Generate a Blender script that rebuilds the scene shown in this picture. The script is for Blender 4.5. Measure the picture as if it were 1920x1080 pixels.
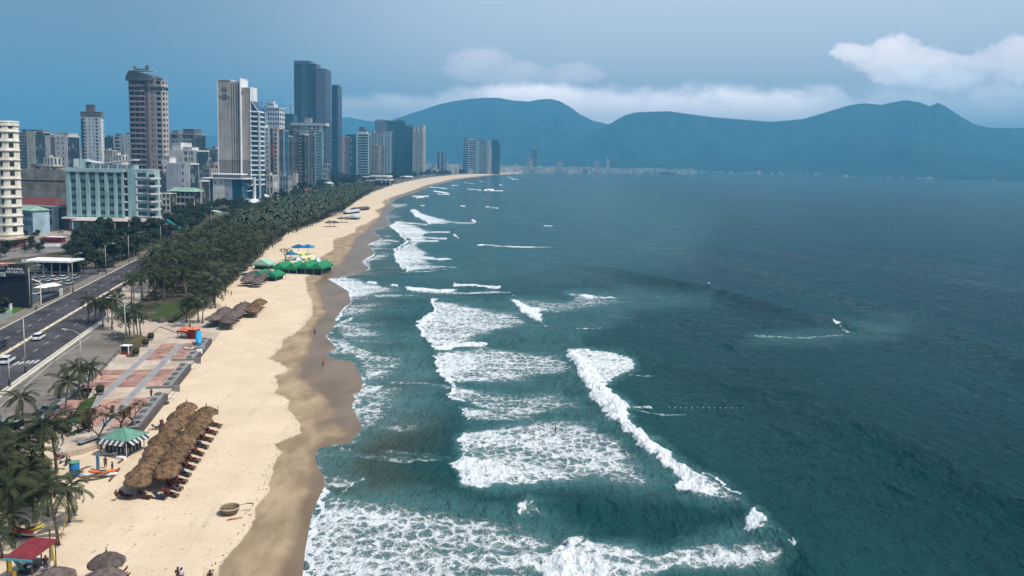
import bpy, bmesh, math, random
import numpy as np
from mathutils import Vector, Matrix, Euler

R = math.radians
rnd = random.Random(7)
for o in list(bpy.data.objects):
    bpy.data.objects.remove(o)
S = bpy.context.scene
COL = S.collection

# ------------------------------------------------------------------ camera
CAM_H = 45.0
FPX, HOR, CROP = 1500.0, 160.0, 76.0      # focal length, horizon offset and crop offset (in photo pixels, 1920 wide)
cam_data = bpy.data.cameras.new('camera')
cam_data.sensor_width = 36.0
cam_data.lens = FPX / 1920 * 36
cam_data.shift_y = -CROP / 1920
cam_data.clip_start = 1.0
cam_data.clip_end = 60000.0
cam = bpy.data.objects.new('camera', cam_data)
COL.objects.link(cam)
PITCH = math.atan(HOR / FPX)
ROLL = R(1.2)
cam.location = (0, 0, CAM_H)
CAMROT = Euler((math.pi / 2 - PITCH, 0, 0)).to_matrix() @ Matrix.Rotation(ROLL, 3, 'Z')
cam.rotation_euler = CAMROT.to_euler()
S.camera = cam

# ------------------------------------------------------------------ sun, sky, exposure
SUN_EL, SUN_AZ = R(60), R(112)              # azimuth from +Y (north) towards +X (sea side)
sun_dir = Vector((math.sin(SUN_AZ) * math.cos(SUN_EL), math.cos(SUN_AZ) * math.cos(SUN_EL), math.sin(SUN_EL)))
sun = bpy.data.lights.new('sun', 'SUN')
sun.energy = 4.2
sun.angle = R(0.6)
sun.color = (1.0, 0.95, 0.87)
sun_o = bpy.data.objects.new('sun', sun)
COL.objects.link(sun_o)
sun_o.rotation_euler = sun_dir.to_track_quat('Z', 'Y').to_euler()
sun_o.location = (200, 200, 900)

world = bpy.data.worlds.new('World')
S.world = world
world.use_nodes = True
S.view_settings.view_transform = 'Standard'
S.view_settings.look = 'None'
S.view_settings.gamma = 1.0
S.view_settings.exposure = 0.25
S.view_settings.use_curve_mapping = False
S.cycles.use_denoising = True
S.cycles.max_bounces = 6
S.cycles.diffuse_bounces = 3
S.cycles.glossy_bounces = 3
S.cycles.transmission_bounces = 3
S.cycles.transparent_max_bounces = 6
S.cycles.volume_bounces = 0
S.cycles.sample_clamp_indirect = 4.0
S.cycles.caustics_reflective = False
S.cycles.caustics_refractive = False
S.render.use_persistent_data = False


def wdir(px, py):
    "world direction through a point of the photograph"
    v = CAMROT @ Vector(((px - 960) / FPX, (540 - py - CROP) / FPX, -1.0))
    return v.normalized()


def at(px, py, z=0.0):
    "the point of the level z = const seen at a pixel of the photograph"
    d = wdir(px, py)
    t = (z - CAM_H) / d.z
    return Vector((d.x * t, d.y * t, z))


CR = np.array(CAMROT)


def proj(x, y, z=0.0):
    "photo pixel of world points (numpy)"
    p = np.stack([np.asarray(x, float), np.asarray(y, float), np.asarray(z, float) + np.zeros_like(np.asarray(x, float)) - CAM_H], -1)
    c = p @ CR
    w = np.maximum(-c[..., 2], 1e-3)
    return 960 + FPX * c[..., 0] / w, 540 - CROP - FPX * c[..., 1] / w


def uv_at(px, py, D):
    "point at forward distance D (world y) on the ray of a pixel"
    d = wdir(px, py)
    t = D / d.y
    return Vector((d.x * t, D, CAM_H + d.z * t))


# sky material -------------------------------------------------------------
nt = world.node_tree
for n in list(nt.nodes):
    nt.nodes.remove(n)


class NB:
    "small node-tree builder"
    def __init__(s, tree):
        s.t = tree

    def n(s, typ, ins=None, **kw):
        nd = s.t.nodes.new(typ)
        for k, v in kw.items():
            setattr(nd, k, v)
        for k, v in (ins or {}).items():
            sock = nd.inputs[k]
            if isinstance(v, bpy.types.NodeSocket):
                s.t.links.new(v, sock)
            else:
                sock.default_value = v
        return nd

    def m(s, op, a, b=None, c=None, clamp=False):
        nd = s.t.nodes.new('ShaderNodeMath')
        nd.operation = op
        nd.use_clamp = clamp
        for i, v in enumerate((a, b, c)):
            if v is None:
                continue
            if isinstance(v, bpy.types.NodeSocket):
                s.t.links.new(v, nd.inputs[i])
            else:
                nd.inputs[i].default_value = v
        return nd.outputs[0]

    def ramp(s, v, a, b, lo=0.0, hi=1.0, smooth=True):
        nd = s.t.nodes.new('ShaderNodeMapRange')
        nd.interpolation_type = 'SMOOTHSTEP' if smooth else 'LINEAR'
        s.t.links.new(v, nd.inputs[0])
        for i, x in enumerate((a, b, lo, hi)):
            if isinstance(x, bpy.types.NodeSocket):
                s.t.links.new(x, nd.inputs[i + 1])
            else:
                nd.inputs[i + 1].default_value = x
        return nd.outputs[0]

    def mix(s, f, a, b, blend='MIX'):
        nd = s.t.nodes.new('ShaderNodeMix')
        nd.data_type = 'RGBA'
        nd.blend_type = blend
        for sock, v in ((nd.inputs[0], f), (nd.inputs[6], a), (nd.inputs[7], b)):
            if isinstance(v, bpy.types.NodeSocket):
                s.t.links.new(v, sock)
            else:
                sock.default_value = (tuple(v) + (1,)) if isinstance(v, (tuple, list)) and len(v) == 3 else v
        return nd.outputs[2]

    def noise(s, vec, scale, detail=4, rough=0.55, dist=0.0, dim='3D'):
        nd = s.n('ShaderNodeTexNoise', {'Scale': scale, 'Detail': detail, 'Roughness': rough, 'Distortion': dist}, noise_dimensions=dim)
        s.t.links.new(vec, nd.inputs['Vector'])
        return nd.outputs[0]

    def map(s, vec, loc=(0, 0, 0), rot=(0, 0, 0), scale=(1, 1, 1)):
        nd = s.n('ShaderNodeMapping', {'Location': loc, 'Rotation': rot, 'Scale': scale})
        s.t.links.new(vec, nd.inputs[0])
        return nd.outputs[0]


b = NB(nt)
sky = b.n('ShaderNodeTexSky', sky_type='NISHITA')
sky.sun_disc = False
sky.sun_elevation = SUN_EL
sky.sun_rotation = SUN_AZ
sky.altitude = 50
sky.air_density = 1.0
sky.dust_density = 3.0
sky.ozone_density = 2.0
tc = b.n('ShaderNodeTexCoord')
sep = b.n('ShaderNodeSeparateXYZ', {0: tc.outputs['Generated']})
ysafe = b.m('MAXIMUM', sep.outputs[1], 0.05)
u = b.m('DIVIDE', sep.outputs[0], ysafe)
v = b.m('DIVIDE', sep.outputs[2], ysafe)
front = b.ramp(sep.outputs[1], 0.15, 0.45)
uvv = b.n('ShaderNodeCombineXYZ', {0: u, 1: v, 2: 0.0}).outputs[0]
nz1 = b.noise(b.map(uvv, scale=(1, 1.6, 1)), 9.0, 7, 0.58)
nz2 = b.noise(b.map(uvv, loc=(3, 1, 0), scale=(1, 1.4, 1)), 30.0, 6, 0.6)
nz3 = b.noise(b.map(uvv, loc=(7, 2, 0), scale=(1, 1.2, 1)), 75.0, 6, 0.62)
nzz = b.m('ADD', b.m('ADD', b.m('MULTIPLY', b.m('SUBTRACT', nz1, 0.5), 2.1), b.m('MULTIPLY', b.m('SUBTRACT', nz2, 0.5), 1.5)), b.m('MULTIPLY', b.m('SUBTRACT', nz3, 0.5), 0.9))


def dirs(px, py):
    d = wdir(px, py)
    return d.x / d.y, d.z / d.y


def blob(px, py, wx, wy, rot=0.0, flat=1.0):
    cu, cv = dirs(px, py)
    dx = b.m('MULTIPLY', b.m('SUBTRACT', u, cu), FPX / wx)
    dv0 = b.m('SUBTRACT', v, cv)
    if rot:
        dv0 = b.m('SUBTRACT', dv0, b.m('MULTIPLY', b.m('SUBTRACT', u, cu), rot))
    dy = b.m('MULTIPLY', dv0, FPX / wy)
    r2 = b.m('ADD', b.m('MULTIPLY', dx, dx), b.m('MULTIPLY', dy, dy))
    return b.m('SUBTRACT', 1.0, b.m('SQRT', r2))


def merge(lst):
    out = lst[0]
    for x in lst[1:]:
        out = b.m('SMOOTH_MAX', out, x, 0.25)
    return out


# bright heaps of cloud, pale far heaps, the long cloud bank on the ridge and a grey veil
CL = [
    (merge([blob(1690, 112, 105, 44), blob(1680, 98, 60, 42), blob(1610, 100, 55, 22), blob(1745, 118, 65, 32)]), 0.6, (1.75, 1.55, 1.50), 0.95),
    (merge([blob(1905, 110, 85, 42), blob(1850, 118, 70, 20)]), 0.6, (1.6, 1.42, 1.42), 0.85),
    (merge([blob(893, 122, 72, 38), blob(960, 138, 85, 24), blob(1075, 140, 72, 26)]), 0.5, (1.35, 1.2, 1.25), 0.65),
    (merge([blob(1200, 208, 520, 52, -0.0), blob(1010, 180, 190, 28), blob(1440, 210, 290, 56), blob(1160, 215, 130, 50)]), 0.36, (3.0, 2.6, 2.45), 1.0),
    (merge([blob(760, 203, 210, 34, 0.02), blob(660, 208, 160, 34)]), 0.36, (2.1, 1.85, 1.8), 0.8),
    (merge([blob(1720, 205, 230, 56), blob(1860, 205, 170, 70), blob(1760, 150, 130, 34), blob(2050, 190, 250, 80)]), 0.40, (1.7, 1.65, 1.7), 0.85),
]
bg = b.n('ShaderNodeBackground', {'Strength': 0.14})
skyc = sky.outputs[0]
# clouds are given as sky radiance (colour / strength) so that they keep to the sky's own scale
# thin high veil: brighter over the bay, a grey layer inland
vl = b.ramp(blob(1500, 150, 1600, 800), 0.0, 0.8)
skyc = b.mix(b.m('MULTIPLY', b.m('MULTIPLY', vl, 0.55), front), skyc, (1.05 / 0.14, 1.02 / 0.14, 1.10 / 0.14))
vl = b.ramp(blob(-200, 60, 1100, 620), 0.0, 0.7)
skyc = b.mix(b.m('MULTIPLY', b.m('MULTIPLY', vl, 0.75), front), skyc, (0.20 / 0.14, 0.25 / 0.14, 0.30 / 0.14))
for msk, amp, colr, op in CL:
    dens = b.m('ADD', msk, b.m('MULTIPLY', nzz, amp * 0.9))
    f = b.m('MULTIPLY', b.m('MULTIPLY', b.ramp(dens, -0.02, 0.30 if amp > .45 else 0.6), op), front)
    # undersides and hollows of the heaps are greyer
    body = b.ramp(b.m('ADD', dens, b.m('MULTIPLY', b.m('SUBTRACT', nz2, 0.5), 1.6)), 0.1, 0.9, 0.62, 1.0)
    cc_ = b.mix(body, tuple(c / 0.14 * (.62 if i < 2 else .75) for i, c in enumerate(colr)), tuple(c / 0.14 for c in colr))
    skyc = b.mix(f, skyc, cc_)
nt.links.new(skyc, bg.inputs['Color'])
wo = b.n('ShaderNodeOutputWorld', {'Surface': bg.outputs[0]})

# ------------------------------------------------------------------ helpers
def tag(o, label=None, cat=None, group=None, kind=None):
    if label: o['label'] = label
    if cat: o['category'] = cat
    if group: o['group'] = group
    if kind: o['kind'] = kind
    return o


MATS = {}


def mat(name, color=(0.5, 0.5, 0.5), rough=0.7, spec=0.5, var=0.0, scale=1.0, metal=0.0, bump=0.0, bscale=None, objvar=0.0, fine=0.0):
    if name in MATS:
        return MATS[name]
    m = bpy.data.materials.new(name)
    m.use_nodes = True
    bb = NB(m.node_tree)
    p = m.node_tree.nodes['Principled BSDF']
    p.inputs['Roughness'].default_value = rough
    p.inputs['Specular IOR Level'].default_value = spec
    p.inputs['Metallic'].default_value = metal
    c = None
    tcn = bb.n('ShaderNodeTexCoord').outputs['Object']
    if var > 0:
        nz = bb.noise(tcn, scale, 5, 0.6)
        dark = tuple(x * (1 - var) for x in color)
        lite = tuple(min(1, x * (1 + var)) for x in color)
        c = bb.mix(bb.ramp(nz, 0.3, 0.7), dark, lite)
    if fine > 0:
        nz = bb.noise(tcn, scale * 9, 3, 0.6)
        k = bb.ramp(nz, 0.3, 0.7, 1 - fine, 1 + fine)
        kk = bb.n('ShaderNodeCombineColor', {0: k, 1: k, 2: k}).outputs[0]
        c = bb.mix(1.0, c if c is not None else color, kk, 'MULTIPLY')
    if objvar > 0:
        oi = bb.n('ShaderNodeObjectInfo')
        k = bb.ramp(oi.outputs['Random'], 0, 1, 1 - objvar, 1 + objvar, False)
        kk = bb.n('ShaderNodeCombineColor', {0: k, 1: bb.m('POWER', k, 0.8), 2: k}).outputs[0]
        c = bb.mix(1.0, c if c is not None else color, kk, 'MULTIPLY')
    if c is None:
        p.inputs['Base Color'].default_value = tuple(color) + (1,)
    else:
        m.node_tree.links.new(c, p.inputs['Base Color'])
    if bump > 0:
        nz = bb.noise(tcn, bscale or scale * 6, 4, 0.6)
        bn = bb.n('ShaderNodeBump', {'Strength': bump, 'Height': nz, 'Distance': 0.05})
        m.node_tree.links.new(bn.outputs[0], p.inputs['Normal'])
    MATS[name] = m
    return m


def mesh_np(name, co, quads, material, smooth=True, attrs=None):
    me = bpy.data.meshes.new(name)
    nv, nf = len(co), len(quads)
    me.vertices.add(nv)
    me.vertices.foreach_set('co', np.asarray(co, np.float32).ravel())
    k = quads.shape[1]
    me.loops.add(nf * k)
    me.loops.foreach_set('vertex_index', quads.astype(np.int32).ravel())
    me.polygons.add(nf)
    me.polygons.foreach_set('loop_start', np.arange(0, nf * k, k, dtype=np.int32))
    me.polygons.foreach_set('loop_total', np.full(nf, k, np.int32))
    me.polygons.foreach_set('use_smooth', np.full(nf, smooth))
    for an, av in (attrs or {}).items():
        a = me.attributes.new(an, 'FLOAT', 'POINT')
        a.data.foreach_set('value', np.asarray(av, np.float32).ravel())
    me.update()
    me.validate()
    if material:
        me.materials.append(material)
    o = bpy.data.objects.new(name, me)
    COL.objects.link(o)
    return o


# numpy value noise ----------------------------------------------------------
def _hash(i, j, s):
    h = (i.astype(np.int64) * 374761393 + j.astype(np.int64) * 668265263 + s * 1442695041) & 0xffffffff
    h = ((h ^ (h >> 13)) * 1274126177) & 0xffffffff
    return ((h ^ (h >> 16)) & 0xffff) / 65535.0


def vnoise(x, y, s=0):
    i, j = np.floor(x), np.floor(y)
    fx, fy = x - i, y - j
    fx = fx * fx * (3 - 2 * fx); fy = fy * fy * (3 - 2 * fy)
    a, b_, c, d = _hash(i, j, s), _hash(i + 1, j, s), _hash(i, j + 1, s), _hash(i + 1, j + 1, s)
    return (a * (1 - fx) + b_ * fx) * (1 - fy) + (c * (1 - fx) + d * fx) * fy


def fbm(x, y, s=0, o=4):
    t, a, k = 0, 0.5, 0
    for q in range(o):
        t = t + a * vnoise(x, y, s + q * 17); k += a
        x, y, a = x * 2.03 + 5.1, y * 2.03 + 1.7, a * 0.5
    return t / k


def sstep(a, b_, x):
    t = np.clip((x - a) / (b_ - a), 0, 1)
    return t * t * (3 - 2 * t)


def segdist(X, Y, pts, closed=False):
    pts = [tuple(p) for p in pts]
    if closed: pts = pts + [pts[0]]
    best = np.full(X.shape, 1e12)
    for (ax, ay), (bx, by) in zip(pts[:-1], pts[1:]):
        dx, dy = bx - ax, by - ay
        t = np.clip(((X - ax) * dx + (Y - ay) * dy) / (dx * dx + dy * dy + 1e-9), 0, 1)
        d = (X - ax - t * dx) ** 2 + (Y - ay - t * dy) ** 2
        np.minimum(best, d, out=best)
    return np.sqrt(best)


def inside(X, Y, pts):
    r = np.zeros(X.shape, bool)
    n = len(pts)
    for i in range(n):
        (ax, ay), (bx, by) = pts[i], pts[(i + 1) % n]
        if ay == by: continue
        c = (ay > Y) != (by > Y)
        r ^= c & (X < (bx - ax) * (Y - ay) / (by - ay) + ax)
    return r


def sdist(X, Y, pts):
    "positive inside"
    d = segdist(X, Y, pts, True)
    return np.where(inside(X, Y, pts), d, -d)
# ================================================================== ground, beach and sea
# Outlines on the ground plane, given as map points (the pixel of the photograph each ground point was surveyed from)
SHORE = [(520, 1400), (560, 1130), (566, 1080), (572, 1025), (585, 954), (604, 913), (610, 904), (607, 891), (594, 863), (590, 851),
         (597, 835), (632, 827), (654, 826), (672, 807), (679, 797), (671, 780), (658, 755), (667, 744), (661, 735), (675, 730),
         (680, 714), (675, 696), (658, 672), (634, 670), (616, 664), (613, 658), (631, 649), (610, 627), (631, 604), (628, 595),
         (643, 575), (658, 564), (653, 544), (633, 531), (613, 520), (649, 515), (667, 511), (684, 507), (692, 500), (678, 489), (690, 480),
         (704, 472), (687, 456), (715, 447), (698, 433), (731, 420), (724, 400), (738, 389), (731, 381), (742, 372), (773, 363),
         (807, 349), (833, 343), (855, 337), (930, 328.5), (1012, 323.6), (1138, 321.6), (1280, 322), (1400, 324.8), (1560, 328.3),
         (1700, 332.5), (1800, 336), (1900, 340), (2000, 343), (2300, 351)]
DRY = [(300, 1400), (380, 1110), (402, 1067), (418, 1050), (430, 1038), (452, 1008), (472, 985), (480, 955), (497, 928), (512, 890), (514, 871), (530, 845),
       (518, 832), (545, 818), (566, 812), (560, 788), (539, 764), (545, 752), (515, 738), (521, 723), (514, 705), (548, 692), (507, 672),
       (530, 649), (530, 640), (563, 616), (587, 590), (586, 569), (575, 544), (573, 518), (590, 508), (600, 495), (600, 482), (625, 469), (624, 450),
       (667, 435), (667, 427), (691, 417), (713, 404), (702, 395), (722, 386), (716, 378), (735, 369), (765, 360), (800, 347), (828, 341),
       (850, 335.5), (925, 327.5), (1010, 323), (1138, 321.2), (1280, 321.6)]
VEG = [(-400, 1400), (-300, 960), (60, 830), (150, 800), (215, 805), (270, 770), (330, 700), (385, 640), (360, 600), (420, 545), (450, 520), (500, 470), (540, 437),
       (600, 415), (645, 395), (672, 375), (700, 360), (738, 346), (790, 334), (860, 327), (925, 324), (1010, 321.3), (1138, 320.4), (1280, 320.8),
       (1400, 323.6), (1560, 327), (1900, 338.8), (2300, 350)]


def land_poly(line):
    return line + [(line[-1][0], 200), (-3000, 200), (-3000, 1400)]


def polar_grid(az0, az1, daz, rows):
    az = np.arange(az0, az1 + daz * 0.5, daz)
    A, Q = np.meshgrid(np.radians(az), rows)          # Q: pixel rows below the horizon
    r = FPX * CAM_H / Q                                # forward distance
    X = np.tan(A) * r
    Y = r
    nr, nc = X.shape
    idx = np.arange(nr * nc).reshape(nr, nc)
    q = np.stack([idx[:-1, :-1], idx[:-1, 1:], idx[1:, 1:], idx[1:, :-1]], -1).reshape(-1, 4)
    return X, Y, q[:, ::-1]


def shore_s(U, V, X, Y):
    "signed distance in metres to the water line, positive on the sea side"
    W = [tuple(at(*p)[:2]) for p in SHORE]
    out = np.zeros(X.shape)
    best = segdist(X.ravel(), Y.ravel(), W).reshape(X.shape)
    ins = inside(U, V, land_poly(SHORE))
    return np.where(ins, -best, best)


def far_warp(U, V):
    return U, V


# ---- sand and land -----------------------------------------------------------
rowsL = np.concatenate([np.geomspace(5.2, 14, 24), np.arange(14.5, 60, 0.8), np.arange(60, 800, 1.9), np.geomspace(803, 2500, 20)])
X, Y, Q = polar_grid(-62, 14, 0.085, rowsL)
U, V = proj(X, Y)
s = shore_s(U, V, X, Y)
nA = fbm(X / 3.0, Y / 3.0, 3)
nB = fbm(X / 14.0, Y / 14.0, 5)
# wandering of the damp line, in metres turned to map pixels
wob = (nA - 0.5) * 9 + (fbm(X / 0.8, Y / 0.8, 8, 3) - 0.5) * 3
damp = sdist(U.ravel(), V.ravel(), land_poly(DRY)).reshape(U.shape)      # positive on dry side
sc = np.clip((V - 300) / 400, 0.06, 1.3)
damp = -(damp + wob * sc)
wet1 = sstep(-1.2, 1.2, damp / np.maximum(sc, .1))
WET2 = [(470, 1400), (510, 1080), (540, 1035), (560, 963), (572, 912), (588, 865), (583, 840), (612, 822), (650, 812), (630, 800), (600, 806), (587, 794), (606, 778), (625, 770), (600, 740), (563, 712), (560, 678),
        (575, 655), (584, 613), (607, 587), (600, 560), (592, 530), (610, 508), (640, 492), (655, 470), (668, 445), (690, 428), (712, 408), (716, 392), (728, 382), (735, 371), (765, 361),
        (800, 347.5), (850, 336), (925, 327.8), (1010, 323), (1138, 321.2), (1280, 321.6)]
w2 = -(sdist(U.ravel(), V.ravel(), land_poly(WET2)).reshape(U.shape) + (nA - 0.5) * 16 * sc + (nB - .5) * 10 * sc)
wet2 = sstep(-9, 9, w2 / np.maximum(sc, .1))
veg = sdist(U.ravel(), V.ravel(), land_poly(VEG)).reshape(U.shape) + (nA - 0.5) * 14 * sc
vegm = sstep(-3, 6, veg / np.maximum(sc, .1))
Z = np.where(s > -14, -0.055 * (s + 14) * 0.9, 0.0)
Z = np.where(s > -14, -0.0026 * (s + 14) ** 2 * 1.0, 0.0)
Z = np.maximum(Z, -3.2)
Z = Z + (fbm(X / 5, Y / 5, 21, 3) - 0.5) * 0.16 * sstep(14, 22, -s) * (1 - vegm)
ZSHORE = -0.0026 * 14 ** 2
keep = s < 260
vid = np.arange(U.size)
kq = keep.ravel()[Q].all(1)
Q = Q[kq]
used = np.unique(Q)
remap = np.full(U.size, -1); remap[used] = np.arange(len(used))
m = bpy.data.materials.new('sand_and_soil'); m.use_nodes = True
bb = NB(m.node_tree); P = m.node_tree.nodes['Principled BSDF']
tco = bb.n('ShaderNodeTexCoord').outputs['Object']
a_w1 = bb.n('ShaderNodeAttribute', attribute_name='damp').outputs['Fac']
a_w2 = bb.n('ShaderNodeAttribute', attribute_name='wet').outputs['Fac']
a_vg = bb.n('ShaderNodeAttribute', attribute_name='soil').outputs['Fac']
n1 = bb.noise(tco, 0.12, 6, 0.6)
n2 = bb.noise(tco, 1.6, 6, 0.7)
n3 = bb.noise(tco, 7.0, 4, 0.7)
dry = bb.mix(bb.ramp(n1, 0.3, 0.7), (0.525, 0.420, 0.295), (0.595, 0.485, 0.350))
tracks = bb.ramp(n2, 0.36, 0.50, 0.90, 1.0)
kk = bb.n('ShaderNodeCombineColor', {0: tracks, 1: tracks, 2: tracks}).outputs[0]
dry = bb.mix(1.0, dry, kk, 'MULTIPLY')
tr = bb.noise(bb.map(tco, rot=(0, 0, 0.2), scale=(1, .09, 1)), 0.5, 5, 0.7, 0.4)
trk = bb.ramp(tr, 0.34, 0.47, 0.92, 1.0)
kk = bb.n('ShaderNodeCombineColor', {0: trk, 1: trk, 2: trk}).outputs[0]
dry = bb.mix(1.0, dry, kk, 'MULTIPLY')
pits = bb.ramp(n3, 0.30, 0.46, 0.88, 1.0)
kk = bb.n('ShaderNodeCombineColor', {0: pits, 1: pits, 2: pits}).outputs[0]
dry = bb.mix(1.0, dry, kk, 'MULTIPLY')
dampc = bb.mix(bb.ramp(bb.noise(bb.map(tco, scale=(1, .4, 1)), 0.25, 5, 0.6), 0.3, 0.7), (0.205, 0.150, 0.093), (0.355, 0.268, 0.170))
wetc = bb.mix(bb.ramp(bb.noise(bb.map(tco, scale=(1, .35, 1)), 0.16, 5, 0.6), 0.3, 0.7), (0.135, 0.094, 0.056), (0.195, 0.138, 0.085))
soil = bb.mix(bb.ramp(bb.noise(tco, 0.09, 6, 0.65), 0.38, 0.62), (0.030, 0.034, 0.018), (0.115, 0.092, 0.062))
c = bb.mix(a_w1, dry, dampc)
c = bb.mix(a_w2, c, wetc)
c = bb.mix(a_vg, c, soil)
m.node_tree.links.new(c, P.inputs['Base Color'])
rg = bb.m('SUBTRACT', 0.95, bb.m('MULTIPLY', a_w1, 0.18))
rg = bb.m('SUBTRACT', rg, bb.m('MULTIPLY', a_w2, 0.45))
m.node_tree.links.new(rg, P.inputs['Roughness'])
m.node_tree.links.new(bb.m('ADD', 0.12, bb.m('MULTIPLY', a_w2, 0.04)), P.inputs['Specular IOR Level'])
hh = bb.m('ADD', bb.m('MULTIPLY', n2, 0.6), bb.m('MULTIPLY', n3, 0.4))
bs = bb.m('MULTIPLY', bb.m('SUBTRACT', 1.0, a_w1), 0.35)
bn = bb.n('ShaderNodeBump', {'Strength': bs, 'Height': hh, 'Distance': 0.22})
m.node_tree.links.new(bn.outputs[0], P.inputs['Normal'])
co = np.stack([X.ravel(), Y.ravel(), Z.ravel()], -1)
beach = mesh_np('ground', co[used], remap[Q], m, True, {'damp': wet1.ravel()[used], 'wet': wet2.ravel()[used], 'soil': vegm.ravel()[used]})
tag(beach, 'pale sandy beach running along the shore with wet sand by the water', 'beach', kind='structure')

# ---- sea ------------------------------------------------------------------------
rowsS = np.concatenate([np.geomspace(4.6, 12, 14), np.arange(12.6, 60, 0.9), np.arange(60.5, 800, 1.55), np.geomspace(803, 1500, 12)])
X, Y, Q = polar_grid(-30, 38, 0.072, rowsS)
U, V = proj(X, Y)
s = shore_s(U, V, X, Y)
foam = np.zeros(U.shape)
lift = np.zeros(U.shape)
milk = np.zeros(U.shape)
mpx = Y ** 2 / (FPX * CAM_H)            # metres of depth per map pixel
wx = (fbm(X / 2.2, Y / 2.2, 31, 4) - 0.5) * 2
wy = (fbm(X / 2.2, Y / 2.2, 47, 4) - 0.5) * 2
wx2 = (fbm(X / 9, Y / 9, 33, 4) - 0.5) * 2
wy2 = (fbm(X / 9, Y / 9, 49, 4) - 0.5) * 2
# ragged outlines: shift the look-up by up to a couple of metres
sx = FPX / np.maximum(Y, 30)
wf = (fbm(X / 0.8, Y / 0.8, 61, 3) - 0.5) * 2
wg = (fbm(X / 0.8, Y / 0.8, 67, 3) - 0.5) * 2
Uw = U + (wx * 1.3 + wx2 * 2.0 + wf * 0.7) * sx * 0.75
Vw = V + (wy * 1.3 + wy2 * 2.4 + wg * 0.7) / np.maximum(mpx, 0.02) * 0.6
# streaks drawn out seaward behind the fronts, coarser for the wide far fields
st1 = fbm(X / 15.0, Y / 1.6, 201, 4)
st2 = fbm(X / 34.0, Y / 9.0, 207, 4)
rimn = fbm(X / 7.0, Y / 7.0, 213, 3) * sstep(500, 200, Y) + fbm(X / 20.0, Y / 20.0, 217, 3) * (1 - sstep(500, 200, Y))
streak = st1 * sstep(420, 160, Y) + st2 * (1 - sstep(420, 160, Y))


def win(pts, pad):
    xs = [p[0] for p in pts]; ys = [p[1] for p in pts]
    return (Uw > min(xs) - pad) & (Uw < max(xs) + pad) & (Vw > min(ys) - pad) & (Vw < max(ys) + pad)


def patch(pts, dens, soft=6, up=0.0, core=None):
    "foam field: dens in the middle falling to nothing at the outline over soft pixels"
    k = win(pts, soft * 1.3 + 26)
    if not k.any(): return
    d = sdist(Uw[k], Vw[k], pts)
    xs = [p[0] for p in pts]
    far_ = max(p[1] for p in pts) < 525
    if far_: dens *= 0.88
    tx = np.clip((Uw[k] - min(xs)) / (max(xs) - min(xs)), 0, 1)
    # sharp on the beach side, thinning seaward
    sf = soft * (0.5 + 1.9 * tx)
    f = np.clip((d + soft * 0.35) / (sf * 1.35), 0, 1) ** 0.8 * dens
    if dens < 0.97:
        f = f * (1.0 - 0.12 * tx) - (0.5 - streak[k]) * (0.40 if dens < 0.9 else 0.5) * (0.30 + 0.6 * tx) + 0.02
        f = np.clip(f, 0, 0.9)
    foam[k] = np.maximum(foam[k], f)
    milk[k] = np.maximum(milk[k], sstep(-soft * 1.2 - 3 - 14 * tx, soft * .6, d) * min(1, dens * 1.15) * (1 - .35 * tx))
    if up:
        lift[k] = np.maximum(lift[k], sstep(-1, soft * 1.5, d) * up)


def rim(pts, w, dens=1.0, up=0.0, tail=0):
    "line of foam along a wave front; tail: how far it fades to the right (seaward)"
    k = win(pts, w * 8 + tail + 4)
    if not k.any(): return
    d = segdist(Uw[k], Vw[k], pts)
    if max(p[1] for p in pts) < 525: w = w * .8; dens = dens * .93
    # width wanders, and the foam trails off on the sea side
    W2 = w * (0.35 + 1.25 * np.clip(rimn[k] * 1.8 - 0.4, 0, 1))
    f = sstep(W2, W2 * 0.2, d) * dens - (0.5 - streak[k]) * 0.45 - (wf[k] * .08)
    xr = np.interp(Vw[k], [p[1] for p in sorted(pts, key=lambda q: q[1])], [p[0] for p in sorted(pts, key=lambda q: q[1])])
    trail = np.clip(1 - (Uw[k] - xr) / (w * 7), 0, 1) * (Uw[k] > xr) * (d < w * 7)
    f = np.maximum(f, trail * 0.62 * dens * sstep(.35, .62, streak[k]) * (np.abs(Vw[k] - np.clip(Vw[k], min(p[1] for p in pts), max(p[1] for p in pts))) < w * .6))
    f = np.clip(f, 0, 1)
    foam[k] = np.maximum(foam[k], f)
    if up:
        lift[k] = np.maximum(lift[k], sstep(w * 1.1, 0, d) * up)


# broad faint foam first, bright breakers last
patch([(604, 913), (669, 922), (735, 926), (841, 933), (904, 945), (966, 960), (1029, 969), (1076, 992), (1110, 1010), (1130, 1140), (540, 1140), (566, 1060), (585, 954)], 0.705, 22)
patch([(604, 913), (640, 925), (665, 950), (660, 1000), (640, 1050), (640, 1140), (550, 1140), (566, 1060), (585, 954)], 0.80, 14, 0.15)
rim([(604, 915), (586, 955), (574, 1025), (567, 1080), (562, 1130)], 11, 1.0, 0.25)
patch([(700, 930), (860, 945), (980, 985), (1010, 1030), (900, 1000), (780, 975)], 0.74, 20)
patch([(1100, 1003), (1180, 1015), (1232, 1027), (1284, 1003), (1386, 990), (1450, 1005), (1475, 1035), (1460, 1055), (1386, 1068), (1258, 1066), (1210, 1120), (1060, 1120)], 0.745, 10)
patch([(870, 805), (960, 788), (1050, 772), (1110, 775), (1165, 805), (1190, 840), (1230, 872), (1258, 905), (1250, 925), (1180, 928), (1100, 912), (1000, 918), (935, 916), (880, 880)], 0.715, 14)
patch([(845, 747), (850, 717), (900, 724), (960, 730), (1060, 712), (1100, 735), (1130, 785), (1060, 782), (960, 785), (900, 765), (860, 748)], 0.67, 12)
patch([(851, 762), (870, 757), (960, 762), (1060, 772), (1000, 797), (930, 792), (870, 784)], 0.68, 8, 0.2)
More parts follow.
